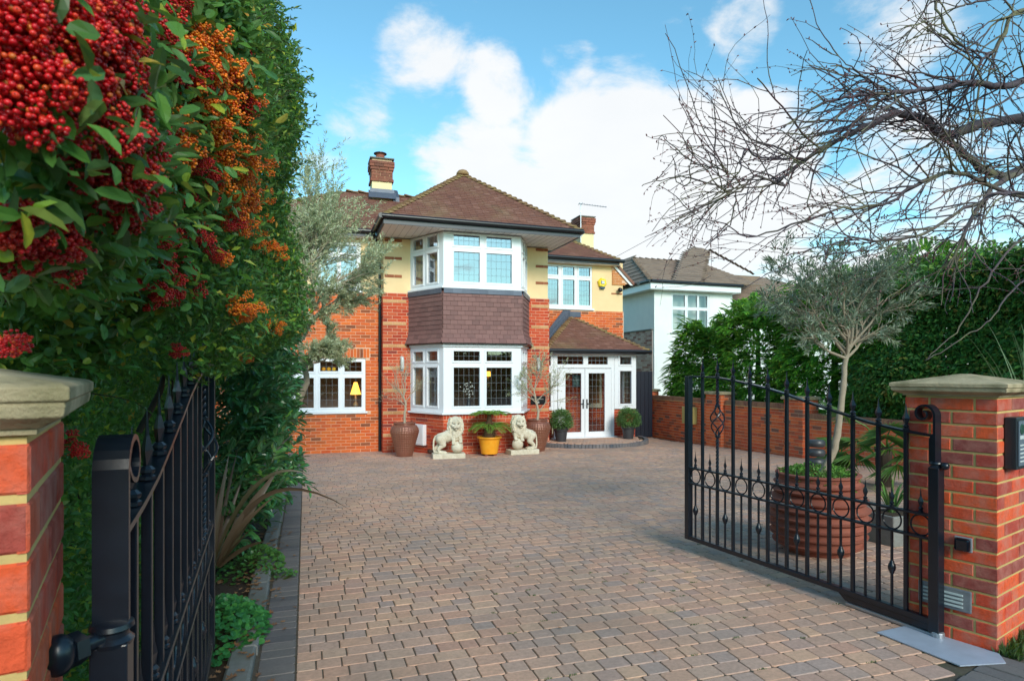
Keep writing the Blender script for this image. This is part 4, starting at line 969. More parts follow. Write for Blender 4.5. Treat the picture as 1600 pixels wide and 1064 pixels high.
MB().obox(fR(.085, .99, .004), r2*.16, nR*.055, UZ*.285).build('surround', mat_plain('keypad_black', (.02, .024, .03), .35), t_, bevel=.004)
MB().obox(fR(.105, 1.01, .0605), r2*.12, nR*.004, UZ*.245).build('panel', mat_plain('keypad_blue_grey', (.14, .17, .21), .25), t_)
mk = MB(); 
for k in range(5): mk.obox(fR(.12, 1.03+.022*k, .065), r2*.07, nR*.001, UZ*.008)
mk.obox(fR(.118, 1.155, .065), r2*.06, nR*.001, UZ*.02); mk.build('marking', mat_plain('keypad_white', (.6, .63, .62), .3), t_)
MB().lathe(fR(.15, 1.21, .065), [(.03, 0), (.028, .003)], 16, ax=tuple(nR)).build('lens', mat_plain('lens_green', (.03, .08, .05), .1), t_)

# ------------------------------------------------------------------ GATES
TOPC = [(0, 1.486), (.08, 1.484), (.16, 1.478), (.24, 1.459), (.32, 1.435), (.41, 1.402), (.49, 1.367), (.57, 1.322), (.656, 1.279), (.74, 1.236), (.82, 1.199), (.91, 1.172), (1.0, 1.155)]
def topz(u):
    for (a, b), (c, d) in zip(TOPC, TOPC[1:]):
        if a <= u <= c: return b + (d-b)*(u-a)/(c-a)
    return TOPC[-1][1]
def gate(label, E, H, motor, outn, up=0.0):
    E, H = Vector((*E, 0)), Vector((*H, 0)); d = (H-E); L_ = d.length; d.normalize(); n = Vector(outn) if outn else Vector((-d.y, d.x, 0))
    t = thing('driveway_gate', label, 'gate', tuple(E))
    P = lambda s, z, o=0: E + d*s + UZ*(z+up) + n*o
    def bar(name, s, z0, z1, w, parent=t, dep=None):
        dep = dep or w; return MB().obox(P(s-w/2, z0, -dep/2), d*w, n*dep, UZ*(z1-z0)).build(name, IRON, parent, bevel=min(.003, w*.15))
    bar('end_stile', 0, .07, 1.486, .05); bar('hinge_stile', L_, .03, .975, .058)
    r = MB(); r.obox(P(0, .07, -.02), d*L_, n*.04, UZ*.035); r.build('bottom_rail', IRON, t, bevel=.003)
    for z in (.695, .560): MB().obox(P(.02, z-.007, -.02), d*(L_-.03), n*.04, UZ*.014).build('middle_rail', IRON, t, bevel=.002)
    # bent flat top rail
    vs = []; fs = []; K = 48
    for k in range(K+1):
        u = k/K; z = topz(u)
        for o_, dz in ((-.02, 0), (.02, 0), (.02, .013), (-.02, .013)): vs.append(P(u*L_, z+dz-.006, o_))
    for k in range(K):
        for j in range(4): fs.append((4*k+j, 4*k+(j+1) % 4, 4*k+4+(j+1) % 4, 4*k+4+j))
    fs += [(0, 3, 2, 1), (4*K, 4*K+1, 4*K+2, 4*K+3)]
    if d.cross(n).z < 0: fs = [f[::-1] for f in fs]
    MB().add(vs, fs).build('top_rail', IRON, t)
    def spear(s, z, h, parent, w):
        mb = MB(); mb.lathe(P(s, z), [(w*.7, 0), (w*1.1, .004), (w*1.1, .012), (w*.7, .016), (w*1.05, .022), (w*1.05, .028), (w*.55, .036)], 8)
        z1 = z + .032; hh = h - .032
        ring = lambda zz, a, b: [P(s-a, zz), P(s, zz, -b), P(s+a, zz), P(s, zz, b)]
        v = ring(z1, w*.45, w*.45) + ring(z1+hh*.30, w*1.45, w*.75) + ring(z1+hh*.55, w*.5, w*.3) + ring(z1+hh, .0008, .0008)
        f = [(4*i+k, 4*i+(k+1) % 4, 4*i+4+(k+1) % 4, 4*i+4+k) for i in range(3) for k in range(4)] + [(12, 13, 14, 15)]
        mb.add(v, f); return mb.build('spear_finial', IRON, parent)
    gp = L_/12
    for k in range(1, 12):
        s = k*gp; z = topz(s/L_) - .006; w = .022
        if k == 2:
            b = bar('basket_bar', s, .10, .56, w)
            mb = MB(); tw = []
            for (za, zb) in ((.70, 1.0), (1.24, z)):
                m = int((zb-za)/.008)
                for j in range(m+1):
                    a = j*.42; zz_ = za + (zb-za)*j/m; tw.append([P(s + math.cos(a+q)*.0135, zz_, math.sin(a+q)*.0135) for q in (0, 1.57, 3.14, 4.71)])
                base = len(mb.v); flat = [p for r_ in tw for p in r_]
                mb.add(flat, [(4*i+q, 4*i+(q+1) % 4, 4*i+4+(q+1) % 4, 4*i+4+q) for i in range(m) for q in range(4)]); tw = []
            mb.obox(P(s-.010, .56, -.010), d*.020, n*.020, UZ*.15)
            mb.build('twisted_bar', IRON, b)
            mb = MB()
            for q in range(4):
                pts = []
                for j in range(17):
                    f_ = j/16; a = q*math.pi/2 + f_*math.pi*1.15; rr = .012 + .046*math.sin(math.pi*f_); pts.append(P(s + math.cos(a)*rr, 1.0+.24*f_, math.sin(a)*rr))
                mb.tube(pts, .0062, 6)
            for zz_ in (.985, 1.235): mb.lathe(P(s, zz_), [(.016, 0), (.022, .006), (.022, .014), (.016, .02)], 8)
            mb.build('basket', IRON, b)
        else: b = bar('tall_bar', s, .10, z, w)
        spear(s, z+.01, .165, b, .017)
    for k in range(12):
        s = (k+.5)*gp; b = bar('short_bar', s, .10, .556, .013)
        spear(s, .700, .145, b, .0125)
        if k % 2 == 0: MB().lathe(P(s, .29), [(.007, 0), (.014, .01), (.014, .018), (.020, .026), (.023, .043), (.020, .060), (.014, .068), (.014, .076), (.007, .086)], 10).build('knuckle', IRON, b, smooth='auto')
        pts = [P(s + math.cos(a)*.058, .6275 + math.sin(a)*.060) for a in [2*math.pi*j/24 for j in range(25)]]
        MB().tube(pts, .0052, 6, caps=False).build('ring', IRON, t)
    # hinge post: scrolled head of flat bar, collar and eye bolt
    pts = []
    cx, cz = L_ - .062, 1.268
    path = [(L_+.005, 1.0), (L_+.005, 1.26)]
    a = 0
    for j in range(34):
        a = j*.245; rr = .067*math.exp(-a*.17); path.append((cx + math.cos(a)*rr + .0, cz + .01 + math.sin(a)*rr))
    vs = []; w_ = .028; K = len(path)
    for i, (s, z) in enumerate(path):
        q0 = path[max(i-1, 0)]; q1 = path[min(i+1, K-1)]; dx, dz = q1[0]-q0[0], q1[1]-q0[1]; l_ = math.hypot(dx, dz) or 1; nx, nz = -dz/l_, dx/l_
        th = .014 if i < 8 else .010; ww = w_ * (1 if i < 20 else 1 - (i-20)*.03)
        for o_, q in ((-ww, -th/2), (ww, -th/2), (ww, th/2), (-ww, th/2)): vs.append(P(s + nx*q, z + nz*q, o_))
    fs = [(4*i+j, 4*i+(j+1) % 4, 4*i+4+(j+1) % 4, 4*i+4+j) for i in range(K-1) for j in range(4)] + [(0, 3, 2, 1), (4*K-4, 4*K-3, 4*K-2, 4*K-1)]
    MB().add(vs, fs).build('scroll', IRON, t)
    MB().prism([P(L_-.031, .99, -.02), P(L_-.031, 1.14, -.02), P(L_-.002, 1.18, -.02), P(L_-.002, .99, -.02)], n*.04).build('shoulder', IRON, t, bevel=.003)
    mb = MB(); mb.lathe(P(L_, .965), [(.02, 0), (.034, .005), (.036, .012), (.028, .02), (.028, .028), (.036, .034), (.034, .042), (.02, .048)], 14); mb.lathe(P(L_, .94), [(.028, 0), (.022, .03)], 12)
    mb.build('collar', IRON, t, smooth='auto')
    return t, P, d, n, L_
gR, PR_, dR, nR_, LR = gate('right hand black iron driveway gate standing open with spear heads and rings', (3.18, 4.75), (3.44, 2.68), True, None)
gL, PL_, dL, nL_, LL = gate('left hand black iron driveway gate folded back along the berry hedge', (-.4555, 3.464), (-.3265, 1.2855), False, None, up=.07)
# hinge bolts into the pillars
mb = MB(); mb.tube([PR_(LR, .99), fL(.26, .99, .0)], .013, 8); mb.ball(PR_(LR+.05, .99, -.0), .022, 12, 8); mb.build('hinge_bolt', IRON, gR, smooth='auto')
mb = MB(); hp = Vector((-.3265, 1.2855, 1.055)); w0 = Vector((-.382, 1.205, 1.06)); mb.tube([hp, w0], .014, 10); mb.lathe(w0 + (hp-w0)*.25, [(.028, -.010), (.028, .012)], 6, ax=tuple((hp-w0).normalized())); mb.ball(w0, (.026, .026, .034), 14, 10)
mb.build('hinge_bolt', IRON, gL, smooth='auto')
# gate motor arm, deep lower plate and steel floor plate under the right gate
mb = MB(); mb.prism([PR_(LR-.62, .069, -.012), PR_(LR-.57, -.0+.028, -.012), PR_(LR-.03, .028, -.012), PR_(LR-.03, .069, -.012)], nR_*.03); mb.build('kick_plate', IRON, gR, bevel=.003)
mb = MB(); mb.obox(PR_(LR-.56, .004, -.022), dR*.58, nR_*.04, UZ*.02); mb.lathe(PR_(LR+.01, .002), [(.034, 0), (.034, .035), (.024, .04)], 14); mb.build('motor_arm', STEEL, gR, bevel=.003)
a = [(3.12, 2.80), (3.45, 2.93), (3.555, 2.50), (3.46, 2.36), (3.18, 2.31), (3.05, 2.55)]
fp = [fr(-.44, .02, .006), fr(.02, .02, .006), fr(.02, -.0, .006)]
q = [CRv - r2*.05 + r1*-.06, CRv - r2*.05 + r1*.30, CRv - r2*.30 + r1*.36, CRv - r2*.34 + r1*.02]
t_ = MB().prism([(3.54, 2.36, .004), (3.62, 2.385, .004), (3.50, 2.52, .004), (3.42, 2.82, .004), (3.16, 2.86, .004), (3.17, 2.44, .004), (3.26, 2.30, .004)][:0] or [CRv + Vector((-.10, -.11, .004)), CRv + Vector((-.02, -.02, .004)), CRv + r1*.44 - r2*.012 + UZ*.004, CRv + r1*.50 - r2*.27 + UZ*.004, CRv + r1*.05 - r2*.36 + UZ*.004], UZ*.006).build('floor_plate', mat_plain('blue_grey_steel', (.40, .45, .54), .5, .5, .15, ns=12, namt=.2))
setp(t_, 'flat blue grey steel plate on the ground below the right gate hinge', 'plate')

# ------------------------------------------------------------------ GARDEN WALL on the right
gw = thing('garden_wall', 'long orange brick boundary wall with capped piers on the right of the drive', 'wall', (9.65, 11, -.2))
WX = 9.65
segs = [(3.6, 10.25, .70), (10.85, 12.9, .86), (13.55, 16.35, .86)]
mb = MB(); piers = [(10.28, 10.80, 1.02), (12.93, 13.52, 1.04), (16.40, 16.95, 1.02)]
UY = Vector((0, 1, 0)); NX = Vector((-1, 0, 0))
out = []; cap = []; cre = []
for a, b, z in segs:
    MB().box(WX+.005, WX+.21, a, b, -.6, z-.10).build('mortar', MORTAR_C, gw)
    out += brick_ms((WX+.005, 0, 0), UY, NX, a, b, gz(b)-.05, z-.13, jit=.002, zbase=-.36)
    cap += [M4(Vector((WX-.012, y_, z-.105)), Vector((.24, 0, 0)), Vector((0, .066, 0)), Vector((0, 0, .10))) for y_ in np.arange(a+.002, b-.06, .075)]
    cre.append((a, b, z))
for a, b, z in piers:
    MB().box(WX-.095, WX+.30, a, b, -.6, z-.06).build('mortar', MORTAR_C, gw)
    out += brick_ms((WX-.095, 0, 0), UY, NX, a, b, gz(b)-.05, z-.07, jit=.002, zbase=-.36) + brick_ms((WX-.095, a, 0), Vector((1, 0, 0)), Vector((0, -1, 0)), 0, .39, gz(a)-.05, z-.07, jit=.002, zbase=-.36)
    MB().box(WX-.15, WX+.35, a-.05, b+.05, z-.058, z-.01).build('pier_cap', STONE, gw, bevel=.008)
    MB().prism([(WX-.13, a-.03, z-.009), (WX+.33, a-.03, z-.009), (WX+.33, b+.03, z-.009), (WX-.13, b+.03, z-.009)], (0, 0, .02)).build('pier_cap_top', STONE, gw, bevel=.006)
pieces(gw, 'brick', out, UB, BR_WALL, 300, rest='wall_brickwork')
pieces(gw, 'coping_brick', cap, UB, mat_var('coping_brown', [(0,(.36,.15,.09)),(.5,(.42,.20,.11)),(1,(.28,.12,.08))], dirt=(.2,.13,.08), dirt_amt=.5), 200, rest='coping')
for a, b, z in cre: MB().box(WX-.035, WX+.24, a, b, z-.129, z-.106).build('creasing_tile', BR_SAND, gw)
mbx = thing('electric_box', 'mustard yellow electricity meter cabinet fixed on the garden wall', 'meter box', (9.6, 14.3, .3))
BXM = mat_plain('mustard_paint', (.55, .42, .14), .5, ns=10, namt=.1)
MB().box(WX-.16, WX-.005, 14.02, 14.34, .18, .62).build('cabinet', BXM, mbx, bevel=.01); MB().box(WX-.14, WX-.005, 14.35, 14.52, .18, .62).build('side_cabinet', BXM, mbx, bevel=.01); MB().box(WX-.165, WX-.161, 14.10, 14.16, .36, .375).build('catch', BLACKP, mbx)
MB().tube([(WX-.04, 14.3, .18), (WX-.04, 14.3, gz(14.3))], .014, 6).build('cable_pipe', BLACKP, mbx)

# ------------------------------------------------------------------ NEIGHBOUR'S HOUSE
nb = thing('white_house', 'white rendered neighbouring house with hipped grey tiled roofs beyond the conifers', 'house', (14, 22, HG))
NX0, NY0, NX1 = 12.46, 20.85, 15.95
mb = MB(); wall_mesh(mb, (NX0, NY0, 0), UX, NF, 0, NX1-NX0, HG, 4.80, [(.72, 2.42, 3.05, 4.55), (.75, 2.4, 0, 1.9)], .3); mb.box(NX0, NX0+.3, NY0+.3, 29, HG, 4.8); mb.box(NX1-.3, NX1, NY0+.3, 22.8, HG, 4.8)
mb.box(NX1, 24, 22.8, 23.1, HG, 4.45); mb.build('wall', WHITEWALL, nb)
out = []; 
pieces(nb, 'brick', brick_ms((NX0, 0, 0), UY, NX, NY0+.12, 28.5, HG, 3.12, proud=.03, L=.24, C=.085), UB, BR_NEIGH, 120, rest='side_brickwork')
MB().box(NX0-.06, NX0-.002, NY0+.08, 28.6, 3.125, 3.17).build('drip_mould', KERB, nb)
MB().box(NX0-.028, NX0-.0, NY0+.1, 28.5, HG, 3.12).build('mortar', mat_plain('pale_mortar', (.5, .42, .38), .9), nb)
window('window', nb, (NX0+.72, NY0, 0), UX, NF, 1.70, 3.05, 4.55, [(.08, .62), (.74, 1.16), (1.25, 1.62)], (3.14, 3.9, 4.02, 4.47), cols=1, rows=1, trows=1, glass=GLASS_DN)
window('window', nb, (NX0+.75, NY0, 0), UX, NF, 1.65, 0, 1.9, [(.08, .5), (.62, 1.05), (1.17, 1.57)], (.1, 1.35, 1.45, 1.82), cols=1, rows=1, trows=1, glass=GLASS_DN)
MB().box(NX0+.6, NX1-.4, NY0+.45, NY0+.5, 0, 4.6).build('net_curtain', mat_plain('net_white', (.5, .52, .5), .9), nb)
for x in (16.4, 18.4, 20.4): window('window', nb, (x, 22.8, 0), UX, NF, .9, 3.5, 4.25, [(.08, .82)], (3.58, 4.17, 4.18, 4.181), cols=1, rows=1, glass=GLASS_UP, inset=-.04)
MB().box(NX0-.35, NX1+.15, NY0-.33, NY0-.30, 4.62, 4.86).build('fascia', UPVC, nb); MB().box(NX0-.35, NX0-.32, NY0-.299, 29, 4.62, 4.86).build('fascia', UPVC, nb)
MB().box(NX0-.35, NX1+.15, NY0-.299, 29, 4.60, 4.62).build('soffit', SOFFIT, nb)
gutter([(NX0-.35, NY0-.38, 4.90), (NX1+.2, NY0-.38, 4.88)], nb, .06); gutter([(NX0-.40, NY0-.38, 4.90), (NX0-.40, 29, 4.9)], nb, .06)
gutter([(NX1+.1, 22.4, 4.55), (24, 22.4, 4.53)], nb, .06); MB().box(NX1+.05, 24, 22.45, 22.80, 4.44, 4.50).build('soffit', SOFFIT, nb)
NE = 4.93; G = dict(parent=nb, base_mat=TILE_G, gauge=.30, width=.30, th=.03, lift=.002, jit=.003)
TN = face((NX0-.4, NY0-.38, NE), (17, NY0-.38, NE), (17, 24.5, 6.5), (13.6, 24.5, 6.5), **G)
TN += face((NX0-.4, 29, NE), (NX0-.4, NY0-.38, NE), (13.6, 24.5, 6.5), (13.6, 29, 6.5), **G)
TN += face((13.0, 20.46, NE+.01), (14.3, 20.46, NE+.01), (17.85, 25, 7.2), (17.3, 25.6, 7.12), (16.0, 24.5, 6.46), **G)
TN += face((14.3, 20.46, NE+.01), (16.3, 20.46, NE+.01), (20.6, 25, 6.1), (17.85, 25, 7.2), **G)
TN += face((15.6, 22.35, 4.60), (26, 22.35, 4.60), (22.0, 26, 6.2), (18.2, 26, 6.2), **G)
pieces(nb, 'roof_tile', TN, UB, TILE_G, 200, rest='grey_roof_tiles')
HB = line_tiles((NX0-.4, NY0-.38, NE+.02), (13.6, 24.5, 6.52), .3, .2, .09, .32) + line_tiles((13.6, 24.5, 6.52), (16.6, 24.5, 6.52), .3, .2, .09, .32) + line_tiles((14.3, 20.46, NE+.03), (17.85, 25, 7.22), .3, .2, .09, .32) + line_tiles((17.85, 25, 7.22), (20.6, 25, 6.12), .3, .2, .09, .32)
pieces(nb, 'ridge_tile', HB, BU, TILE_G, 200)

# ------------------------------------------------------------------ POTS AND STATUES
def dimpled_pot(label, x, y, z):
    t = thing('copper_pot', label, 'plant pot', (0, 0, 0), group='tall dimpled bronze pots flanking the bay')
    prof = [(.165, 0), (.175, .01), (.203, .12), (.248, .30), (.292, .45), (.315, .54), (.315, .58), (.295, .64), (.262, .685), (.235, .70), (.232, .715), (.245, .725), (.25, .738), (.245, .75), (.225, .75), (.21, .735), (.205, .68)]
    fine = []
    for i in range(len(prof)-1):
        (a, b), (c, d) = prof[i], prof[i+1]; m = max(1, int(math.hypot(c-a, d-b)/.0075))
        for k in range(m): fine.append((a+(c-a)*k/m, b+(d-b)*k/m))
    fine.append(prof[-1]); n = 176; vs = []; 
    for r_, h in fine:
        rowk = h/.040
        for k in range(n):
            a = 2*math.pi*k/n; amp = .011 if .10 < h < .655 else 0
            q = abs(math.sin(math.pi*rowk)) * abs(math.sin(math.pi*k/5.5))
            rr = r_ + amp*(q - .6); vs.append((rr*math.cos(a), rr*math.sin(a), h))
    V = np.array(vs); m = len(fine); i = np.arange(m-1)[:, None]*n; k = np.arange(n)[None]; k2 = (k+1) % n
    F = np.stack([i+k, i+k2, i+n+k2, i+n+k], -1).reshape(-1, 4)
    o = link_mesh('pot', np_mesh('pot', V, [F]), t, COPPERPOT, smooth=True)
    MB().lathe((0, 0, .69), [(.215, 0), (.2, .012), (.02, .02)], 20).build('soil', SOIL, t)
    t.location = (x, y, z); return t
p1 = dimpled_pot('bronze dimpled pot left of the bay, holding a thin leafless looking olive', 2.08, 13.95, gz(13.9)-.008)
p2 = dimpled_pot('bronze dimpled pot between the right lion and the porch step', 5.20, 13.95, gz(13.9)-.008)
yp = thing('amber_pot', 'glossy amber yellow footed pot holding a cycad in front of the bay', 'plant pot', (3.86, 13.38, gz(13.4)))
yx, yy, yz = 3.86, 13.38, gz(13.4)
MB().lathe((yx, yy, yz+.035), [(.165, 0), (.185, .01), (.20, .12), (.225, .26), (.24, .34), (.265, .345), (.275, .36), (.272, .38), (.25, .385), (.235, .38), (.23, .34)], 40, sq=0).build('pot', YELLOWPOT, yp, smooth='auto')
for k in range(4): a = R(45+90*k); MB().box(yx+.14*math.cos(a)-.035, yx+.14*math.cos(a)+.035, yy+.14*math.sin(a)-.035, yy+.14*math.sin(a)+.035, yz, yz+.04).build('foot', TERRA, yp, bevel=.01)
MB().lathe((yx, yy, yz+.36), [(.236, 0), (.2, .02), (.02, .03)], 20).build('soil', SOIL, yp)

def capsule(mb, p, r0, q, r1, n=14):
    p, q = Vector(p), Vector(q); d = q-p; m = max(2, int(d.length / (min(r0, r1)*.5)) + 1)
    for i in range(m+1): f = i/m; c = p.lerp(q, f); mb.ball(c, r0+(r1-r0)*f, n, n*2//3)
def lion(label, x, y, z, mir, rot=0):
    s = -1 if mir else 1; t = thing('lion_statue', label, 'statue', (0, 0, 0), group='pair of stone lions')
    X = lambda p: (p[0]*s, p[1], p[2])
    def cap(mb, p, r0, q, r1): capsule(mb, X(p), r0, X(q), r1)
    mb = MB()
    cap(mb, (.03, .0, .50), .135, (-.06, .0, .46), .125); cap(mb, (-.06, 0, .46), .12, (-.19, 0, .43), .112); cap(mb, (.10, -.02, .56), .13, (.11, -.03, .47), .12)
    # hind legs: thigh, knee forward, hock back, paw
    for yy_, dx in ((-.075, 0), (.075, -.05)):
        cap(mb, (-.19+dx*.3, yy_*.8, .42), .098, (-.13+dx, yy_, .30), .062); cap(mb, (-.13+dx, yy_, .30), .058, (-.235+dx, yy_, .21), .036); cap(mb, (-.235+dx, yy_, .21), .034, (-.215+dx, yy_, .145), .034); cap(mb, (-.215+dx, yy_-.0, .14), .034, (-.10+dx, yy_-.01, .135), .034)
        for k in range(3): cap(mb, (-.10+dx, yy_-.025+.025*k, .135), .018, (-.065+dx, yy_-.025+.025*k, .13), .017)
    # fore legs planted on the ball
    for yy_, xx in ((-.115, .075), (-.10, .225)):
        cap(mb, (xx*.9, yy_+.05, .50), .062, (xx, yy_, .42), .048); cap(mb, (xx, yy_, .42), .044, (xx+.01, yy_-.02, .345 if xx < .1 else .375), .036)
        for k in range(3): cap(mb, (xx-.02+.022*k, yy_-.03, .35 if xx < .1 else .375), .019, (xx-.02+.024*k, yy_-.065, .325 if xx < .1 else .35), .016)
    # tail arching down to the plinth
    tl = [(-.22, .0, .50), (-.29, 0, .475), (-.325, 0, .40), (-.335, 0, .28), (-.33, -.01, .19), (-.31, -.02, .145)]
    for a, b in zip(tl, tl[1:]): cap(mb, a, .02, b, .02)
    cap(mb, tl[-1], .028, (-.26, -.05, .14), .024)
    # head and mane
    mb.ball(X((.13, -.03, .70)), (.155, .14, .20), 20, 14); mb.ball(X((.13, -.0, .55)), (.13, .13, .15), 18, 12)
    mb.ball(X((.13, -.125, .735)), (.088, .085, .105), 16, 12)
    rl = random.Random(5)
    for k in range(150):       # locks of the mane
        a = rl.uniform(0, 2*math.pi); h = rl.uniform(-.24, .18); rr = math.sqrt(max(0.02, 1-(h/.27)**2))
        front = math.sin(a) < -.5 and h > -.12
        if front and abs(math.cos(a)) < .62: continue
        c = Vector((.13 + .155*rr*math.cos(a), -.03 + .135*rr*math.sin(a), .69 + h)); e = c + Vector((.018*math.cos(a)+rl.uniform(-.015, .015), .012*math.sin(a), -.05))
        cap(mb, c, .024, e, .012)
    for k in range(14):        # beard
        q = rl.uniform(-.07, .07); cap(mb, (.13+q, -.155+abs(q)*.3, .62-rl.uniform(0, .1)), .02, (.13+q*.7, -.15, .55-rl.uniform(0, .1)), .011)
    # face: muzzle, brow, cheeks, nose bridge, ears
    cap(mb, (.105, -.205, .685), .036, (.10, -.215, .68), .034); cap(mb, (.155, -.205, .685), .036, (.16, -.215, .68), .034); cap(mb, (.13, -.20, .635), .032, (.13, -.195, .63), .03)
    cap(mb, (.13, -.19, .79), .022, (.13, -.232, .712), .020); cap(mb, (.11, -.236, .712), .013, (.15, -.236, .712), .013)
    for q in (-1, 1): cap(mb, (.13+q*.02, -.19, .79), .018, (.13+q*.075, -.175, .785), .016); cap(mb, (.13+q*.07, -.17, .71), .03, (.13+q*.06, -.18, .69), .03); cap(mb, (.13+q*.095, -.09, .84), .026, (.13+q*.105, -.10, .87), .014)
    body = mb.build('body', LIONM, t, smooth=True)
    rm = body.modifiers.new('remesh', 'REMESH'); rm.mode = 'VOXEL'; rm.voxel_size = .0085; rm.use_smooth_shade = True
    sm = body.modifiers.new('smooth', 'SMOOTH'); sm.iterations = 1; sm.factor = .5
    dk = mat_plain('stone_hollow_shade_and_dirt', (.10, .08, .06), .9)  # dark colour stands in for shade and dirt in the eye sockets and mouth groove
    for q in (-1, 1):
        mb = MB(); mb.ball(X((.13+q*.045, -.207, .752)), (.017, .010, .010), 10, 6); mb.build('eye', dk, t)
    mb = MB(); cap(mb, (.095, -.243, .652), .006, (.13, -.247, .66), .006); cap(mb, (.13, -.247, .66), .006, (.165, -.243, .652), .006); mb.build('mouth', dk, t)
    MB().ball(X((.165, -.075, .242)), .128, 28, 20).build('stone_ball', LIONM, t, smooth=True)
    MB().box(-.36, .33, -.17, .15, 0, .115).build('plinth', LIONM, t, bevel=.012)
    t.location = (x, y, z); t.rotation_euler.z = rot; return t
lion('left stone lion with forepaws on a ball, nearest the white meter box', 2.92, 13.22, gz(13.2)-.01, False, R(-6))
lion('right stone lion with forepaws on a ball, facing the amber pot', 4.66, 13.42, gz(13.4)-.01, True, R(4))

# big ribbed terracotta pot
bp = thing('terracotta_pot', 'huge ribbed terracotta pot behind the right gate holding an olive tree', 'plant pot', (4.27, 4.40, 0)); bx, by, bz = 4.27, 4.42, gz(4.4)-.005
prof = [(.255, 0), (.27, .012), (.285, .05)]
zs = [.06, .135, .21, .285, .36, .435, .51, .57]
rad = lambda z: .275 + .115*math.sin(math.pi*min(1, (z+.10)/.80))
for z in zs: prof += [(rad(z)-.012, z), (rad(z)+.025, z+.022), (rad(z)+.029, z+.034), (rad(z)+.006, z+.040)]
prof += [(.325, .63), (.33, .66), (.345, .672), (.345, .685), (.31, .69), (.295, .675), (.29, .60)]
MB().lathe((bx, by, bz), prof, 56).build('pot', TERRA, bp, smooth='auto')
MB().lathe((bx, by, bz+.60), [(.295, 0), (.25, .03), (.02, .04)], 24).build('soil', SOIL, bp)
# black pots with box balls by the porch
def blackpot(x, y, z, label):
    t = thing('black_pot', label, 'plant pot', (x, y, z)); MB().lathe((x, y, z), [(.13, 0), (.165, .26), (.165, .265), (.19, .27), (.20, .37), (.205, .40), (.185, .40), (.18, .36)], 28).build('pot', mat_plain('charcoal_plastic', (.04, .04, .045), .5), t, smooth='auto')
    MB().lathe((x, y, z+.35), [(.18, 0), (.02, .02)], 16).build('soil', SOIL, t)
blackpot(8.17, 14.98, HG+.122, 'charcoal pot on the porch step right of the glazed doors'); blackpot(6.22, 14.95, HG+.122, 'charcoal pot left of the doors, mostly hidden by the bronze pot')
# grey square planter and small lantern behind the right gate
gp_ = thing('grey_planter', 'small square grey planter behind the gate beside the right pillar', 'plant pot', (5.0, 4.1, 0)); gx, gy, gzz = 5.12, 4.42, gz(4.4)
MB().box(gx-.15, gx+.15, gy-.15, gy+.15, gzz-.01, gzz+.27).build('box', KERB, gp_, bevel=.01)
MB().box(gx-.13, gx+.13, gy-.13, gy+.13, gzz+.271, gzz+.275).build('soil', SOIL, gp_)
lt_ = thing('coil_ornament', 'dark ribbed cylinder ornament standing behind the terracotta pot', 'ornament', (5.0, 5.2, 0)); mb = MB()
for k in range(9): mb.lathe((5.15, 5.35, gz(5.35)+.10*k), [(.075, 0), (.09, .02), (.09, .05), (.075, .07)], 18)
mb.build('rib', mat_plain('dark_ribbed_metal', (.05, .05, .055), .4), lt_, smooth='auto')

# ------------------------------------------------------------------ PLANTS
def nrm(a): return a / np.maximum(np.linalg.norm(a, axis=1, keepdims=True), 1e-9)
def leaf_arrays(P, D, U, L, Wd, fold=.18, curl=.12, fine=False):
    """P base points, D unit directions, U rough up/normal, L lengths, Wd widths"""
    D = nrm(D); S = nrm(np.cross(D, U)); Nn = np.cross(S, D); L = L[:, None]; Wd = Wd[:, None]; n = len(P)
    if not fine:
        v = np.stack([P, P + D*L*.45 + S*Wd*.5 + Nn*Wd*fold, P + D*L - Nn*L*curl, P + D*L*.45 - S*Wd*.5 + Nn*Wd*fold], 1)
        base = np.arange(n)[:, None]*4; F = [np.concatenate([base + np.array([0, 1, 2]), base + np.array([0, 2, 3])], 0)]
        return v.reshape(-1, 3), F
    v = np.stack([P, P + D*L*.35 - Nn*Wd*.02, P + D*L*.70 - Nn*L*curl*.4, P + D*L - Nn*L*curl,
                  P + D*L*.16 + S*Wd*.36 + Nn*Wd*fold*.5, P + D*L*.42 + S*Wd*.5 + Nn*Wd*fold, P + D*L*.80 + S*Wd*.42 + Nn*(Wd*fold*.6 - L*curl*.5),
                  P + D*L*.16 - S*Wd*.36 + Nn*Wd*fold*.5, P + D*L*.42 - S*Wd*.5 + Nn*Wd*fold, P + D*L*.80 - S*Wd*.42 + Nn*(Wd*fold*.6 - L*curl*.5)], 1)
    b = np.arange(n)[:, None]*10
    tri = np.concatenate([b + np.array(q) for q in ((0, 4, 1), (0, 1, 7), (3, 2, 6), (3, 9, 2))], 0)
    qd = np.concatenate([b + np.array(q) for q in ((1, 4, 5, 2), (7, 1, 2, 8))], 0); tr2 = np.concatenate([b + np.array(q) for q in ((2, 5, 6), (2, 9, 8))], 0)
    return v.reshape(-1, 3), [np.concatenate([tri, tr2], 0), qd]
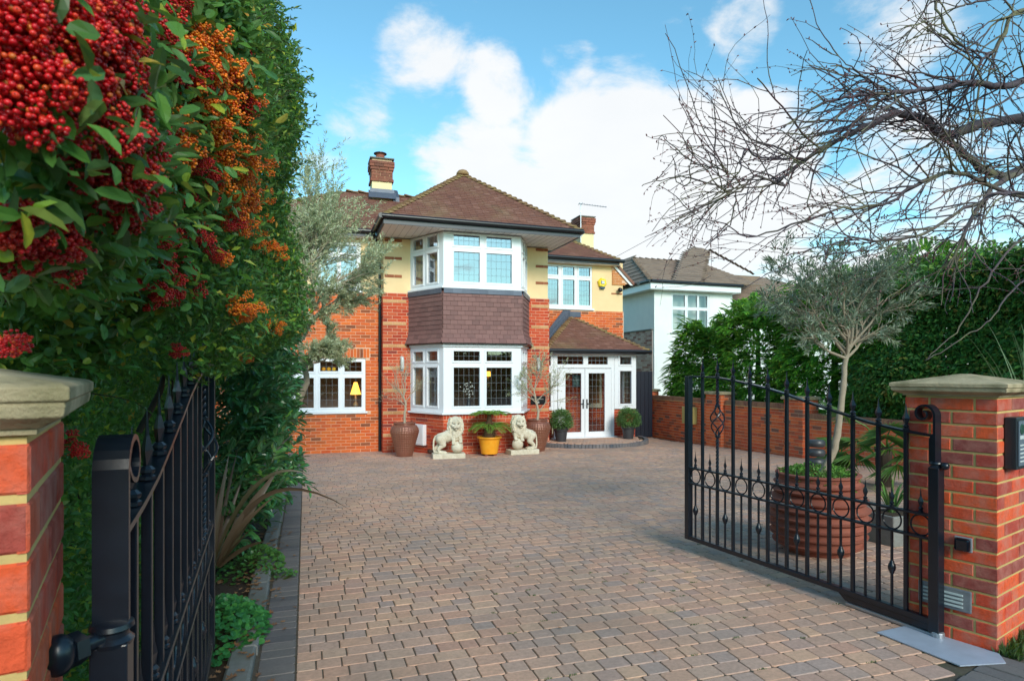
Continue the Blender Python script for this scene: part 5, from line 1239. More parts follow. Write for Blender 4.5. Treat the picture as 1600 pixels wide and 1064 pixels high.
def leaf_obj(name, parent, P, D, U, L, Wd, mat, stuff=True, single=0, **kw):
    P, D, U, L, Wd = map(np.asarray, (P, D, U, L, Wd))
    if single:                      # the largest looking leaves as objects of their own, grown from one shared leaf mesh
        d = np.linalg.norm(P - np.array([0, 0, CAM_Z]), axis=1); s_, c_ = math.sin(YAW), math.cos(YAW)
        dep = P[:, 0]*s_ + P[:, 1]*c_; r = P[:, 0]*c_ - P[:, 1]*s_; px = 800 + 985*r/np.maximum(dep, .05); py = HOR - 985*(P[:, 2]-CAM_Z)/np.maximum(dep, .05)
        vis = (dep > .2) & (px > 0) & (px < 1600) & (py > 0) & (py < 1064); score = np.where(vis, L/np.maximum(dep, .1), 0); top = np.argsort(-score)[:single]; top = top[score[top] > 0]
        V, F = leaf_arrays(np.zeros((1, 3)), np.array([[1., 0, 0]]), np.array([[0, 0, 1.]]), np.array([1.]), np.array([1.]), fine=True, fold=kw.get('fold', .18), curl=kw.get('curl', .12))
        me = np_mesh('leaf', V, F); me.materials.append(mat); pin = world_of(parent).inverted()
        Dn = nrm(D[top]); S = nrm(np.cross(Dn, U[top])); Nn = np.cross(S, Dn)
        for j, i in enumerate(top):
            o = bpy.data.objects.new('leaf', me); COL.objects.link(o); o.matrix_basis = Matrix(M4(P[i], Dn[j]*L[i], -S[j]*Wd[i], Nn[j]*(Wd[i]+L[i])*.5)); o.parent = parent; o.matrix_parent_inverse = pin
        keep = np.ones(len(P), bool); keep[top] = False; P, D, U, L, Wd = P[keep], D[keep], U[keep], L[keep], Wd[keep]
    V, F = leaf_arrays(P, D, U, L, Wd, **kw)
    o = link_mesh(name, np_mesh(name, V, F), parent, mat)
    if stuff: o['kind'] = 'stuff'
    return o
def rdir(n): return nrm(npr.normal(size=(n, 3)))
def to_px(P):
    s_, c_ = math.sin(YAW), math.cos(YAW); dep = P[:, 0]*s_ + P[:, 1]*c_; r = P[:, 0]*c_ - P[:, 1]*s_
    return 800 + 985*r/np.maximum(dep, .05), HOR - 985*(P[:, 2]-CAM_Z)/np.maximum(dep, .05), dep

# fine tree growth: returns segments and twig list
def grow(r, p, d, length, rad, lv, segs, twigs, bend=.25, lift=.0, kids=(4, 4, 3), ratio=.62, spread=.8, tipr=.35, step=6, gravity=0.0):
    pts = [p.copy()]; rr = [rad]; d = d.normalized(); q = p.copy()
    for i in range(step):
        d = (d + Vector((r.gauss(0, bend), r.gauss(0, bend), r.gauss(0, bend) + lift - gravity*i/step)) * .5).normalized()
        q = q + d * (length/step); pts.append(q.copy()); rr.append(rad*(1 - (1-tipr)*(i+1)/step))
    segs.append((pts, rr, lv))
    if lv == 0: twigs.append(pts); return
    k = kids[len(kids)-lv] if lv <= len(kids) else 3
    for j in range(k):
        f = .22 + .78*(j+.5)/k + r.uniform(-.08, .08) if k > 1 else 1; i = min(step, max(1, int(round(f*step))))
        b = pts[i]; dd = (pts[i]-pts[i-1]).normalized(); o = dd.orthogonal().normalized(); o.rotate(Matrix.Rotation(r.uniform(0, 6.28), 3, dd))
        nd = (dd + o*r.uniform(.5, 1.1)*spread).normalized(); grow(r, b, nd, length*ratio*r.uniform(.75, 1.2), max(rr[i]*.68, .0015), lv-1, segs, twigs, bend, lift, kids, ratio, spread, tipr, max(3, step-1), gravity)
def wood(segs, name, mat, parent, n=6, minlv=0, stuffname=None):
    a = MB(); b = MB()
    for pts, rr, lv in segs: (a if lv >= minlv else b).tube(pts, rr, n if lv >= minlv else 4, caps=False)
    o = a.build(name, mat, parent, smooth=True) if a.v else None
    if b.v: q = b.build(stuffname or ('twigs' if a.v else name), mat, parent, smooth=True); q['kind'] = 'stuff'
    return o
def twig_leaves(twigs, per, L, Wd, r_=npr, jit=.5, t0=.15):
    P, D, U = [], [], []
    for pts in twigs:
        pts = [np.array(p) for p in pts]; m = len(pts)-1
        for k in range(per):
            f = t0 + (1-t0)*(k+.5)/per; x = f*m; i = min(int(x), m-1); p = pts[i] + (pts[i+1]-pts[i])*(x-i); d = pts[i+1]-pts[i]; d = d/max(np.linalg.norm(d), 1e-6)
            for sgn in (1, -1):
                o = np.cross(d, r_.normal(size=3)); o /= max(np.linalg.norm(o), 1e-6); P.append(p); D.append(d*.8 + o*.75*sgn + r_.normal(size=3)*.15); U.append(r_.normal(size=3)*jit + np.array([0, 0, 1.]))
        P.append(pts[-1]); D.append(pts[-1]-pts[-2]); U.append(np.array([.3, .2, 1.]))
    P = np.array(P); n = len(P); return P, np.array(D), np.array(U), L*r_.uniform(.7, 1.2, n), Wd*r_.uniform(.8, 1.2, n)

OLIVE = mat_leaf('olive_leaf', [(0,(0.143,0.198,0.110)),(.4,(0.231,0.297,0.187)),(.75,(0.352,0.407,0.286)),(1,(0.550,0.583,0.462))] or [(0,(0.163,0.213,0.163)),(.4,(0.250,0.312,0.250)),(.7,(0.350,0.400,0.338)),(1,(0.450,0.500,0.425))], rough=.5, trans=.15, spec=.3, tcol=(.25, .3, .12))
OLIVE2 = mat_leaf('olive_leaf_yellowish', [(0,(0.319,0.349,0.174)),(.4,(0.464,0.494,0.290)),(.8,(0.609,0.625,0.407)),(1,(0.436,0.480,0.363))], rough=.5, trans=.15, spec=.3)
PYR = mat_leaf('firethorn_leaf', [(0,(0.046,0.117,0.026)),(.35,(0.078,0.202,0.038)),(.62,(0.117,0.280,0.043)),(.8,(0.065,0.195,0.072)),(.91,(0.247,0.390,0.042)),(.97,(0.468,0.468,0.048)),(1,(0.585,0.286,0.048))], rough=.4, trans=.32, spec=.35)
LAUR = mat_leaf('glossy_shrub_leaf', [(0,(.035,.12,.045)),(.5,(.055,.20,.07)),(.85,(.085,.27,.08)),(1,(.2,.42,.07))], rough=.25, trans=.2, spec=.6)
CONI = mat_leaf('conifer_spray', [(0,(0.053,0.166,0.020)),(.4,(0.097,0.300,0.029)),(.75,(0.166,0.450,0.035)),(.93,(0.330,0.570,0.044)),(1,(0.480,0.540,0.066))], rough=.55, trans=.3, spec=.3)
DKH = mat_leaf('dark_hedge_leaf', [(0,(0.042,0.119,0.029)),(.4,(0.070,0.203,0.041)),(.75,(0.112,0.280,0.050)),(.92,(0.210,0.308,0.054)),(1,(0.420,0.280,0.072))], rough=.42, trans=.25, spec=.3)
COVER = mat_leaf('ground_cover_leaf', [(0,(0.023,0.127,0.034)),(.5,(0.040,0.196,0.052)),(1,(0.081,0.287,0.057))], rough=.45, trans=.25)
HERB = mat_leaf('herb_leaf', [(0,(.07,.2,.02)),(1,(.16,.36,.04))], rough=.5, trans=.3)
BOX = mat_leaf('box_leaf', [(0,(0.045,0.120,0.030)),(.6,(0.090,0.210,0.045)),(1,(0.195,0.330,0.075))], rough=.4, trans=.2)
BRONZE = mat_leaf('bronze_flax_leaf', [(0,(0.111,0.072,0.049)),(.5,(0.177,0.122,0.077)),(1,(0.099,0.088,0.044))], rough=.4, trans=.15, spec=.5, tcol=(.3, .15, .06))
PALM = mat_leaf('palm_leaf', [(0,(.14,.34,.05)),(.6,(.26,.46,.07)),(1,(.45,.58,.08))], rough=.45, trans=.2)
REDB = newmat('red_berry')
def berry_mat(name, cols):
    m, t, p, out = newmat(name); f, g = rnd(t); lk(t, ramp(t, f, cols), p.inputs['Base Color']); p.inputs['Roughness'].default_value = .34; p.inputs['Specular IOR Level'].default_value = .5
    p.inputs['Subsurface Weight'].default_value = 0; return m
REDB = berry_mat('red_berry_skin', [(0,(.30,.006,.006)),(.15,(.55,.006,.012)),(.6,(.72,.012,.016)),(.9,(.80,.05,.016)),(1,(.62,.16,.02))])
ORB = berry_mat('orange_berry_skin', [(0,(.85,.16,.008)),(.5,(.95,.30,.010)),(.85,(.80,.09,.008)),(1,(.5,.10,.01))])
TIPM = mat_plain('berry_calyx', (.06, .012, .008), .8)

# ---- firethorn hedge
hedge = thing('firethorn_hedge', 'tall firethorn hedge laden with red and orange berries along the left of the drive', 'hedge', (-.8, 2.5, 0))
def face_x(Y, z):
    x = -.115 - .085*np.maximum(0, 3.6 - Y)
    low = np.clip((1.75 - z)/.40, 0, 1); x = x - low*np.where(Y < 3.0, .36, .62)
    x = x - np.maximum(0, z - 3.15)**2*.9 - np.maximum(0, Y - 4.4)**2*.35
    return x + .06*np.sin(Y*4.1+z*2.3) + .05*np.sin(z*5.3 - Y*2.2)
def ztop(Y): return 3.55 + .12*np.sin(Y*3)
def hedge_points(n, y0, y1, z0, z1, depth, power=1.6):
    Y = npr.uniform(y0, y1, n); z = npr.uniform(z0, z1, n); e = npr.uniform(0, 1, n)**power*depth
    X = face_x(Y, z) - e + npr.normal(0, .02, n); P = np.stack([X, Y, z], 1)
    px, py, dep = to_px(P); ok = (px > -60) & (py > -120) & (py < 1150) & (dep > .62) & (z < ztop(Y) + npr.normal(0, .12, n))
    # keep clear of the pillar and of the folded gate
    ok &= ~((P[:, 0] > -.62) & (P[:, 1] < 3.6) & (P[:, 2] < 1.50)) ; ok &= ~((P[:, 1] < 1.55) & (P[:, 0] > -.85) & (P[:, 2] < 1.63))
    ok &= P[:, 1] > .55
    return P[ok]
def hedge_leaves(P, L, Wd):
    n = len(P); out = np.array([1., -.35, .15]); D = nrm(out*.55 + rdir(n)*.95 + np.array([0, 0, .15])); U = nrm(rdir(n)*.8 + np.array([.5, -.4, .8])); return D, U, L*npr.uniform(.45, 1.35, n), Wd*npr.uniform(.7, 1.3, n)
Pn = hedge_points(150000, .6, 2.0, .1, 3.0, .8); Px = hedge_points(2600, .6, 2.0, 1.4, 3.0, .03); Pn = np.concatenate([Pn, Px + np.array([.045, -.03, 0])]); D, U, L_, Wd_ = hedge_leaves(Pn, .040, .0165)
leaf_obj('leaves', hedge, Pn, D, U, L_, Wd_, PYR, fine=True, single=290)
Pn = hedge_points(230000, 1.8, 5.6, .0, 3.7, .75); Px = hedge_points(1500, 1.8, 4.0, 1.4, 3.6, .03); Pn = np.concatenate([Pn, Px + np.array([.04, -.04, 0])]); D, U, L_, Wd_ = hedge_leaves(Pn, .036, .0165)
leaf_obj('far_leaves', hedge, Pn, D, U, L_, Wd_, PYR)
# sprigs breaking the outline on the drive side
segs = []; tw = []; r = random.Random(11)
for k in range(150):
    Y = r.uniform(2.0, 4.6); z = r.uniform(1.4, 3.4); x = float(face_x(np.float64(Y), np.float64(z))) - .12
    grow(r, Vector((x, Y, z)), Vector((.8, r.uniform(-.5, .2), r.uniform(-.1, .9))), r.uniform(.14, .30), .003, 0, segs, tw, bend=.5, step=5)
for k in range(60):
    Y = r.uniform(2.2, 4.4); z = r.uniform(3.2, 3.6); x = float(face_x(np.float64(Y), np.float64(z))) - .05
    grow(r, Vector((x, Y, z)), Vector((r.uniform(0, .5), 0, 1)), r.uniform(.15, .35), .003, 0, segs, tw, bend=.5, step=5)
wood(segs, 'sprig', BARK_DK, hedge, 4, minlv=1, stuffname='sprigs'); P, D, U, L_, Wd_ = twig_leaves(tw, 11, .030, .011); leaf_obj('sprig_leaves', hedge, P, D, U, L_, Wd_, PYR)
# inner stems
segs = []; tw = []; r = random.Random(5)
for (x, y) in ((-.75, 1.75), (-.95, 1.45), (-1.05, 2.4), (-.8, 3.1), (-.7, 3.9), (-1.4, 1.9)):
    grow(r, Vector((x, y, 0)), Vector((r.uniform(-.1, .15), r.uniform(-.2, .1), 1)), 1.9, .035, 2, segs, tw, bend=.18, lift=.1, kids=(5, 4), ratio=.5, spread=.8, step=7)
segs = [q for q in segs if all(p.x < float(face_x(np.float64(p.y), np.float64(p.z))) - .03 for p in q[0])]
wood(segs, 'branch', BARK_DK, hedge, 7, minlv=1)
# berry clusters
def ico():
    t = (1+5**.5)/2; v = [(-1,t,0),(1,t,0),(-1,-t,0),(1,-t,0),(0,-1,t),(0,1,t),(0,-1,-t),(0,1,-t),(t,0,-1),(t,0,1),(-t,0,-1),(-t,0,1)]
    f = [(0,11,5),(0,5,1),(0,1,7),(0,7,10),(0,10,11),(1,5,9),(5,11,4),(11,10,2),(10,7,6),(7,1,8),(3,9,4),(3,4,2),(3,2,6),(3,6,8),(3,8,9),(4,9,5),(2,4,11),(6,2,10),(8,6,7),(9,8,1)]
    v = np.array(v, float); v /= np.linalg.norm(v[0]); return v, np.array(f)
IV, IF = ico()
def ico2():
    vs = [tuple(p) for p in IV]; cache = {}; fs = []
    def mid(a, b):
        k = (min(a, b), max(a, b))
        if k not in cache: p = (np.array(vs[a]) + np.array(vs[b])); p /= np.linalg.norm(p); vs.append(tuple(p)); cache[k] = len(vs)-1
        return cache[k]
    for a, b, c in IF: ab, bc, ca = mid(a, b), mid(b, c), mid(c, a); fs += [(a, ab, ca), (b, bc, ab), (c, ca, bc), (ab, bc, ca)]
    return np.array(vs), np.array(fs)
IV2, IF2 = ico2()
def cluster_mesh(seed, n, R_, br, fine, mat):
    r = np.random.default_rng(seed); pts = []; tries = 0
    while len(pts) < n and tries < 6000:
        tries += 1; p = nrm(r.normal(size=(1, 3)))[0]; p = p*np.array([1, 1, .80])*R_*r.uniform(.55, 1.0)
        if all(np.linalg.norm(p-q) > br*1.75 for q in pts): pts.append(p)
    V, F = (IV2, IF2) if fine else (IV, IF); m = len(V); vs = []; fs = []; vt = []; ft = []
    for i, p in enumerate(pts):
        rr = br*r.uniform(.85, 1.1); vs.append(V*rr*np.array([1, 1, .92]) + p); fs.append(F + i*m)
        if fine:      # the little dark calyx at the far end of each berry
            d = p/np.linalg.norm(p) + r.normal(size=3)*.35; d /= np.linalg.norm(d); a = np.cross(d, [.3, .5, .8]); a /= np.linalg.norm(a); b = np.cross(d, a); c = p + d*rr*.985
            vt.append(np.array([c + (a*math.cos(q) + b*math.sin(q))*rr*.22 for q in np.arange(5)*1.2566])); ft.append(np.arange(5)[None] + len(pts)*m + i*5)
    VV = np.concatenate(vs + vt); me = np_mesh('berries', VV, [np.concatenate(fs)] + ([np.concatenate(ft)] if ft else []))
    me.materials.append(mat); me.polygons.foreach_set('use_smooth', [True]*len(me.polygons))
    if ft: me.materials.append(TIPM); mi = np.zeros(len(me.polygons), np.int32); mi[len(np.concatenate(fs)):] = 1; me.polygons.foreach_set('material_index', mi)
    return me
RN = [cluster_mesh(s, 78, .029, .0035, True, REDB) for s in range(5)]; RF = [cluster_mesh(20+s, 62, .029, .0037, False, REDB) for s in range(4)]; OF = [cluster_mesh(40+s, 46, .029, .0040, False, ORB) for s in range(5)]; ON = [cluster_mesh(60+s, 46, .029, .0040, True, ORB) for s in range(2)]
def hit_face(px, py):
    rr = ray(px, py)
    for i in range(900):
        t = .62 + i*.006; X, Y, Z = rr.x*t, rr.y*t, rr.z*t + CAM_Z
        if X < float(face_x(np.float64(Y), np.float64(Z))) + .005: return Vector((X, Y, Z)), t
        if t > 5.2: break
    return None, None
RED = [(0,0,165,95,17), (100,0,200,80,9), (156,27,235,108,11), (0,100,126,205,12), (120,135,256,240,17), (165,250,258,322,9), (285,262,342,318,9), (188,318,264,362,14), (228,358,338,420,16), (212,415,315,470,13), (0,345,50,408,9), (65,370,98,385,3), (250,75,390,160,14), (120,60,180,100,6), (0,520,14,530,1), (336,342,368,354,2), (258,545,280,560,2), (115,670,135,690,2), (105,690,125,705,2), (60,420,105,440,1), (200,0,300,40,8), (180,225,205,300,5)]
ORG = [(295,60,345,100,9), (245,45,300,80,4), (280,100,375,135,12), (322,135,392,216,15), (240,180,345,262,16), (330,210,400,262,10), (325,255,432,318,18), (358,318,420,370,13), (395,372,432,392,5), (372,468,402,502,6), (415,500,445,520,4), (430,390,452,405,2), (245,240,290,262,4), (330,395,345,405,1), (375,480,380,500,1), (375,555,385,565,1), (300,130,330,180,6)]
r = random.Random(3); nc = 0; CL = []
for boxes, near, far in ((RED, RN, RF), (ORG, ON, OF)):
    for (x0, y0, x1, y1, k) in boxes:
        for _ in range(int(k*(2.1 if near is RN else 2.8)+.5)):
            px, py = r.uniform(x0, x1), r.uniform(y0, y1); p, t = hit_face(px, py)
            if p is None: continue
            me = r.choice(near if t < 1.75 else far)
            s = r.uniform(.6, 1.0); mtx = Matrix.Translation(p + Vector((r.uniform(-.03, .04), r.uniform(-.05, .0), r.uniform(-.015, .015)))) @ Matrix.Rotation(r.uniform(0, 6.28), 4, 'Z') @ Matrix.Rotation(r.uniform(-.6, .6), 4, 'X') @ Matrix.Diagonal((s, s, s, 1)); CL.append((t, me, mtx, near is RN)); nc += 1
CL.sort(key=lambda q: q[0])
for t, me, mtx, red in CL[:290]:
    o = bpy.data.objects.new('berry_cluster', me); COL.objects.link(o); par(o, hedge); o.matrix_basis = mtx
for red in (True, False):
    Vs, Fs, off = [], [], 0
    for t, me, mtx, rd in CL[290:]:
        if rd != red: continue
        V = np.empty(len(me.vertices)*3); me.vertices.foreach_get('co', V); V = V.reshape(-1, 3); A = np.array(mtx); V = V @ A[:3, :3].T + A[:3, 3]
        F = np.array([p.vertices[:] for p in me.polygons if len(p.vertices) == 3]); Vs.append(V); Fs.append(F + off); off += len(V)
    if Vs: o = link_mesh('red_berries' if red else 'orange_berries', np_mesh('berries', np.concatenate(Vs), [np.concatenate(Fs)]), hedge, REDB if red else ORB, smooth=True); o['kind'] = 'stuff'

# ---- generic ellipsoid shrub
def blob_points(c, rad, n, lo=.55, noise_a=.25, freq=2.5, cut=None):
    d = rdir(n); k = np.array([1 + noise_a*mnoise.noise(Vector((float(a), float(b), float(g)))*freq + Vector((c[0], c[1], c[2]))) for a, b, g in d]); rr = npr.uniform(lo, 1, n)**.6
    P = np.array(c) + d*np.array(rad)*(k*rr)[:, None]; return P, d
def shrub(parent, blobs, L, Wd, mat, outw=.7, droop=0.0, fine=False, single=0, name='leaves', zmin=None, curl=.12, fold=.18, lo=.55):
    Ps, Ds = [], []
    for c, rad, n in blobs: P, d = blob_points(c, rad, n, lo=lo); Ps.append(P); Ds.append(d)
    P, d = np.concatenate(Ps), np.concatenate(Ds)
    if zmin is not None: k = P[:, 2] > zmin; P, d = P[k], d[k]
    n = len(P); D = nrm(d*outw + rdir(n)*.7 + np.array([0, 0, -droop])); U = nrm(rdir(n)*.5 + np.array([0, -.3, 1.])); return leaf_obj(name, parent, P, D, U, L*npr.uniform(.65, 1.2, n), Wd*npr.uniform(.8, 1.2, n), mat, fine=fine, single=single, curl=curl, fold=fold)
# laurel like shrub between the hedge and the olive: long leaves in whorls along arching shoots
sh = thing('glossy_shrub', 'dark glossy long leaved shrub between the firethorn and the left olive tree', 'shrub', (-.9, 6, 0)); segs = []; tw = []; r = random.Random(21)
for k in range(430):
    Y = r.uniform(5.0, 9.0); z = r.uniform(.12, 2.0); x = -.20 - r.uniform(0, .30) - .12*max(0, z-1.5) - .55*max(0, .55-z) + .06*math.sin(z*3+Y) + .02*(Y-5)
    if z < .5: x -= .12*(.5-z)*4*.5
    grow(r, Vector((x-.22, Y, z-.05)), Vector((.7, r.uniform(-.9, .3), r.uniform(-.1, .8))), r.uniform(.28, .45), .004, 0, segs, tw, bend=.25, step=5)
wood(segs, 'stem', mat_plain('green_stem', (.10, .14, .03), .5), sh, 4); P, D, U, L_, Wd_ = twig_leaves(tw, 10, .115, .036, t0=.1); leaf_obj('leaves', sh, P, D, U, L_, Wd_, LAUR, fine=True, single=280, curl=.2)
P, d = blob_points((-1.2, 6.7, .9), (.8, 2.4, 1.1), 24000, lo=.7); D = nrm(d + rdir(len(P))*.8); leaf_obj('inner_leaves', sh, P, D, rdir(len(P)), np.full(len(P), .10), np.full(len(P), .026), LAUR)
# low seedling foliage in the bed edge, green cover mounds
def cover(label, cx, cy, rx, ry, h, n, L, mat=COVER, name='ground_cover'):
    t = thing(name, label, 'plant', (cx, cy, gz(cy))); a = npr.uniform(0, 6.283, n); q = np.sqrt(npr.uniform(0, 1, n)); X = cx + rx*q*np.cos(a); Y = cy + ry*q*np.sin(a); Z = np.array([gz(y) for y in Y]) + .02 + h*(1-q**2)*npr.uniform(.75, 1.05, n) + npr.uniform(0, .02, n)
    P = np.stack([X, Y, Z], 1); D = nrm(np.stack([np.cos(a)*q, np.sin(a)*q - .4, np.zeros(n)], 1) + rdir(n)*.5); U = nrm(np.array([0, -.35, 1.]) + rdir(n)*.35)
    leaf_obj('leaves', t, P - D*L*.5, D, U, L*npr.uniform(.6, 1.2, n), L*.95*npr.uniform(.7, 1.1, n), mat, fine=True, single=120, fold=.10, curl=.05)
    mb = MB()
    for i in range(0, n, 4): mb.tube([(cx + (X[i]-cx)*.5, cy + (Y[i]-cy)*.5, gz(cy)), (X[i], Y[i], Z[i]-.005)], .0018, 3, caps=False)
    mb.build('stems', MATS['green_stem'], t)['kind'] = 'stuff'; return t
cover('bright green scalloped ground cover mound spilling over the kerb nearest the gate', -.50, 4.05, .30, .50, .17, 900, .042)
cover('smaller patch of leafy ground cover at the foot of the bronze flax', -.46, 5.55, .30, .55, .13, 700, .034, mat_leaf('small_cover_leaf', [(0,(.05,.14,.03)),(1,(.10,.24,.05))]))
cover('trailing green weed reaching over the dark border blocks', -.22, 5.15, .16, .12, .03, 120, .026, MATS['small_cover_leaf'])
# bronze flax
fx = thing('bronze_flax', 'bronze flax with long strap leaves arching over the kerb', 'plant', (-.62, 4.9, -.05)); fb = at(338, 884, 4.35)
def strap(parent, pts, w0, mat, name='leaf', roll=0.0):
    n = len(pts); vs = []
    for i, p in enumerate(pts):
        p = Vector(p); d = Vector(pts[min(i+1, n-1)]) - Vector(pts[max(i-1, 0)]); s = d.cross(UZ); s = s.normalized() if s.length > 1e-6 else Vector((1, 0, 0)); s.rotate(Matrix.Rotation(roll, 3, d.normalized())); f = i/(n-1); w = w0*(.55+.45*math.sin(min(1, f*2)*math.pi/2))*(1-f**2.6) + .001; up = s.cross(d).normalized()
        vs += [p - s*w*.5 + up*w*.22, p, p + s*w*.5 + up*w*.22]
    fs = []
    for i in range(n-1): fs += [(3*i, 3*i+1, 3*i+4, 3*i+3), (3*i+1, 3*i+2, 3*i+5, 3*i+4)]
    return MB().add(vs, fs).build(name, mat, parent, smooth=True)
def bez(p0, p1, p2, n=12): return [p0*(1-t)**2 + p1*2*t*(1-t) + p2*t*t for t in [i/(n-1) for i in range(n)]]
flax = [((438, 728, 4.5), (385, 795, 4.2), .105), ((358, 708, 4.4), (340, 790, 4.3), .055), ((487, 743, 4.5), (395, 700, 4.4), .05), ((549, 797, 4.1), (400, 700, 4.3), .05), ((430, 774, 4.2), (365, 825, 4.2), .05), ((392, 826, 4.0), (362, 860, 4.2), .06), ((345, 760, 4.4), (325, 800, 4.4), .06), ((332, 770, 4.3), (330, 820, 4.4), .05), ((380, 745, 4.6), (358, 800, 4.5), .05), ((470, 668, 5.2), (385, 730, 4.7), .04), ((415, 845, 4.0), (380, 850, 4.2), .045), ((372, 700, 4.8), (350, 780, 4.5), .045), ((325, 720, 4.5), (330, 800, 4.4), .05), ((400, 800, 4.3), (370, 835, 4.3), .05), ((352, 835, 4.1), (345, 865, 4.2), .06), ((420, 752, 4.7), (372, 790, 4.5), .04)]
for (a, b, w) in flax: strap(fx, bez(fb + Vector((rng.uniform(-.03, .03), rng.uniform(-.05, .05), 0)), at(*b), at(*a)), w*.72, BRONZE, roll=rng.choice([1.2, 1.57, 1.9, 1.0]))
# fallen leaves on the bed edge and border
FALL = mat_var('fallen_leaf', [(0,(.20,.09,.035)),(.5,(.28,.15,.07)),(1,(.14,.07,.04))], ns=30)
P = []
for k in range(190):
    y = rng.uniform(3.2, 7.0)**1.0; x = -.30 + rng.gauss(0, .09) if k % 3 else rng.uniform(-.6, -.3)
    z = gz(y) + (.062 if -.375 < x < -.25 else .012 if x > -.25 else .045); a = rng.uniform(0, 6.28); s = rng.uniform(.025, .055)
    P.append(M4((x, y, z), Vector((math.cos(a), math.sin(a), rng.uniform(-.2, .3)))*s, Vector((-math.sin(a), math.cos(a), rng.uniform(-.2, .3)))*s, (0, 0, s*.5)))
FU = ([(0,.5,0),(.2,.15,.25),(.42,.33,.05),(.55,0,.3),(.66,.33,.1),(1,.3,.35),(.8,.5,.0),(1,.72,.3),(.66,.66,.1),(.55,1,.3),(.42,.66,.05),(.2,.85,.25),(.5,.5,0)], [(12,0,1,2),(12,2,3,4),(12,4,5,6),(12,6,7,8),(12,8,9,10),(12,10,11,0)])
lt_ = thing('leaf_litter', 'scatter of brown fallen leaves along the left kerb and border', 'leaf litter', (-.3, 4.5, 0)); pieces(lt_, 'fallen_leaf', P, FU, FALL, 190)
P = []
for k in range(70):
    x, y = rng.uniform(.2, 5.5), rng.uniform(2.9, 11); a = rng.uniform(0, 6.28); s = rng.uniform(.015, .032); P.append(M4((x, y, gz(y)+.008), Vector((math.cos(a), math.sin(a), .1))*s, Vector((-math.sin(a), math.cos(a), .1))*s, (0, 0, s*.5)))
lt_ = thing('stray_leaves', 'few small curled leaves strewn over the open driveway blocks', 'leaf litter', (2, 5, 0)); pieces(lt_, 'fallen_leaf', P, FU, FALL, 80)
# moss and tiny weeds in the paving joints near the right gate
P, D = [], []
for k in range(900):
    i = k % 46; rr_ = random.Random(i*7); x = rr_.uniform(1.0, 3.9); y = rr_.uniform(2.5, 5.0) ; x = -.045 + round((x+.045)/.12)*.12; y = 1.0 + round((y-1.0)/.120)*.120
    if x > 3.3 + .0 and y < 2.8: continue
    P.append((x + rng.gauss(0, .014), y + rng.gauss(0, .005), gz(y)-.004)); D.append((rng.gauss(0, .6), rng.gauss(0, .6), 1))
w_ = leaf_obj('joint_moss', None, P, D, rdir(len(P)), npr.uniform(.006, .014, len(P)), np.full(len(P), .005), GRASS); setp(w_, 'specks of green moss growing in the joints of the driveway blocks', 'moss')
P, D = [], []
for k in range(420):
    a, b = rng.uniform(-.02, .5), rng.gauss(-.04, .03); q = CRv + r2*a + r1*b; P.append((q.x, q.y, -.012)); D.append((rng.gauss(0, .5), rng.gauss(0, .5)-.1, 1))
w_ = leaf_obj('grass_tuft', None, P, D, rdir(len(P)), npr.uniform(.03, .09, len(P)), np.full(len(P), .006), GRASS, curl=.3); setp(w_, 'fringe of grass at the foot of the right pillar beside the asphalt', 'grass')

# ---- olive trees
def olive(name, label, base, trunk, crown_dirs, length, rad, mat, bark, leafL, leafW, per, lv=2, kids=(6, 6), spread=.9, bend=.3, lift=.05, seed=1, ratio=.62, gravity=0, group=None):
    t = thing(name, label, 'tree', tuple(base), group=group); r = random.Random(seed); segs = []; tw = []
    pts = [Vector(p) for p in trunk]; rr = [rad*(1-.45*i/(len(pts)-1)) for i in range(len(pts))]
    sm = []; sr = []
    for i in range(len(pts)-1):
        for j in range(5):
            f = j/5; sm.append(pts[i].lerp(pts[i+1], f) + Vector((r.gauss(0, rad*.10), r.gauss(0, rad*.10), 0))); sr.append((rr[i]*(1-f)+rr[i+1]*f)*r.uniform(.92, 1.08))
    sm.append(pts[-1]); sr.append(rr[-1]); MB().tube(sm, sr, 10).build('trunk', bark, t, smooth=True)
    for (i, d, l_) in crown_dirs: grow(r, sm[min(len(sm)-1, int(i*(len(sm)-1)))], Vector(d), length*l_, rad*.42, lv, segs, tw, bend=bend, lift=lift, kids=kids, ratio=ratio, spread=spread, gravity=gravity)
    wood(segs, 'branch', bark, t, 6, minlv=1); P, D, U, L_, Wd_ = twig_leaves(tw, per, leafL, leafW, jit=1.0); leaf_obj('leaves', t, P, D, U, L_, Wd_, mat, fold=.08, curl=.08)
    print(label[:30], len(tw), len(P)); return t
# left: big olive in the bed
b0 = Vector((-.95, 9.6, gz(9.6))); q = [b0, at(425, 700, 9.2), at(455, 650, 8.9), at(480, 598, 8.8), at(468, 535, 8.7), at(460, 470, 8.7)]
olive('olive_tree', 'tall grey green olive tree with a leaning trunk before the left wing of the house', b0, q,
      [(1, (-.15, 0, 1), 1.25), (.98, (.2, -.2, 1), 1.2), (.95, (.5, -.1, 1), 1.1), (.9, (.8, .1, .6), .75), (.85, (.3, 0, .9), 1.0), (.8, (.6, -.5, .5), .6), (1, (.3, .3, 1), 1.3), (.75, (.6, .2, .15), .4), (.97, (.1, .5, 1), 1.2), (.88, (.6, -.3, .8), .95), (.75, (.2, -.4, .0), .4), (.7, (.3, .3, .1), .35)],
      1.02, .062, OLIVE2, BARK_OL, .060, .0135, 9, lv=3, kids=(5, 6, 6), seed=4, spread=.6, bend=.2, ratio=.58)
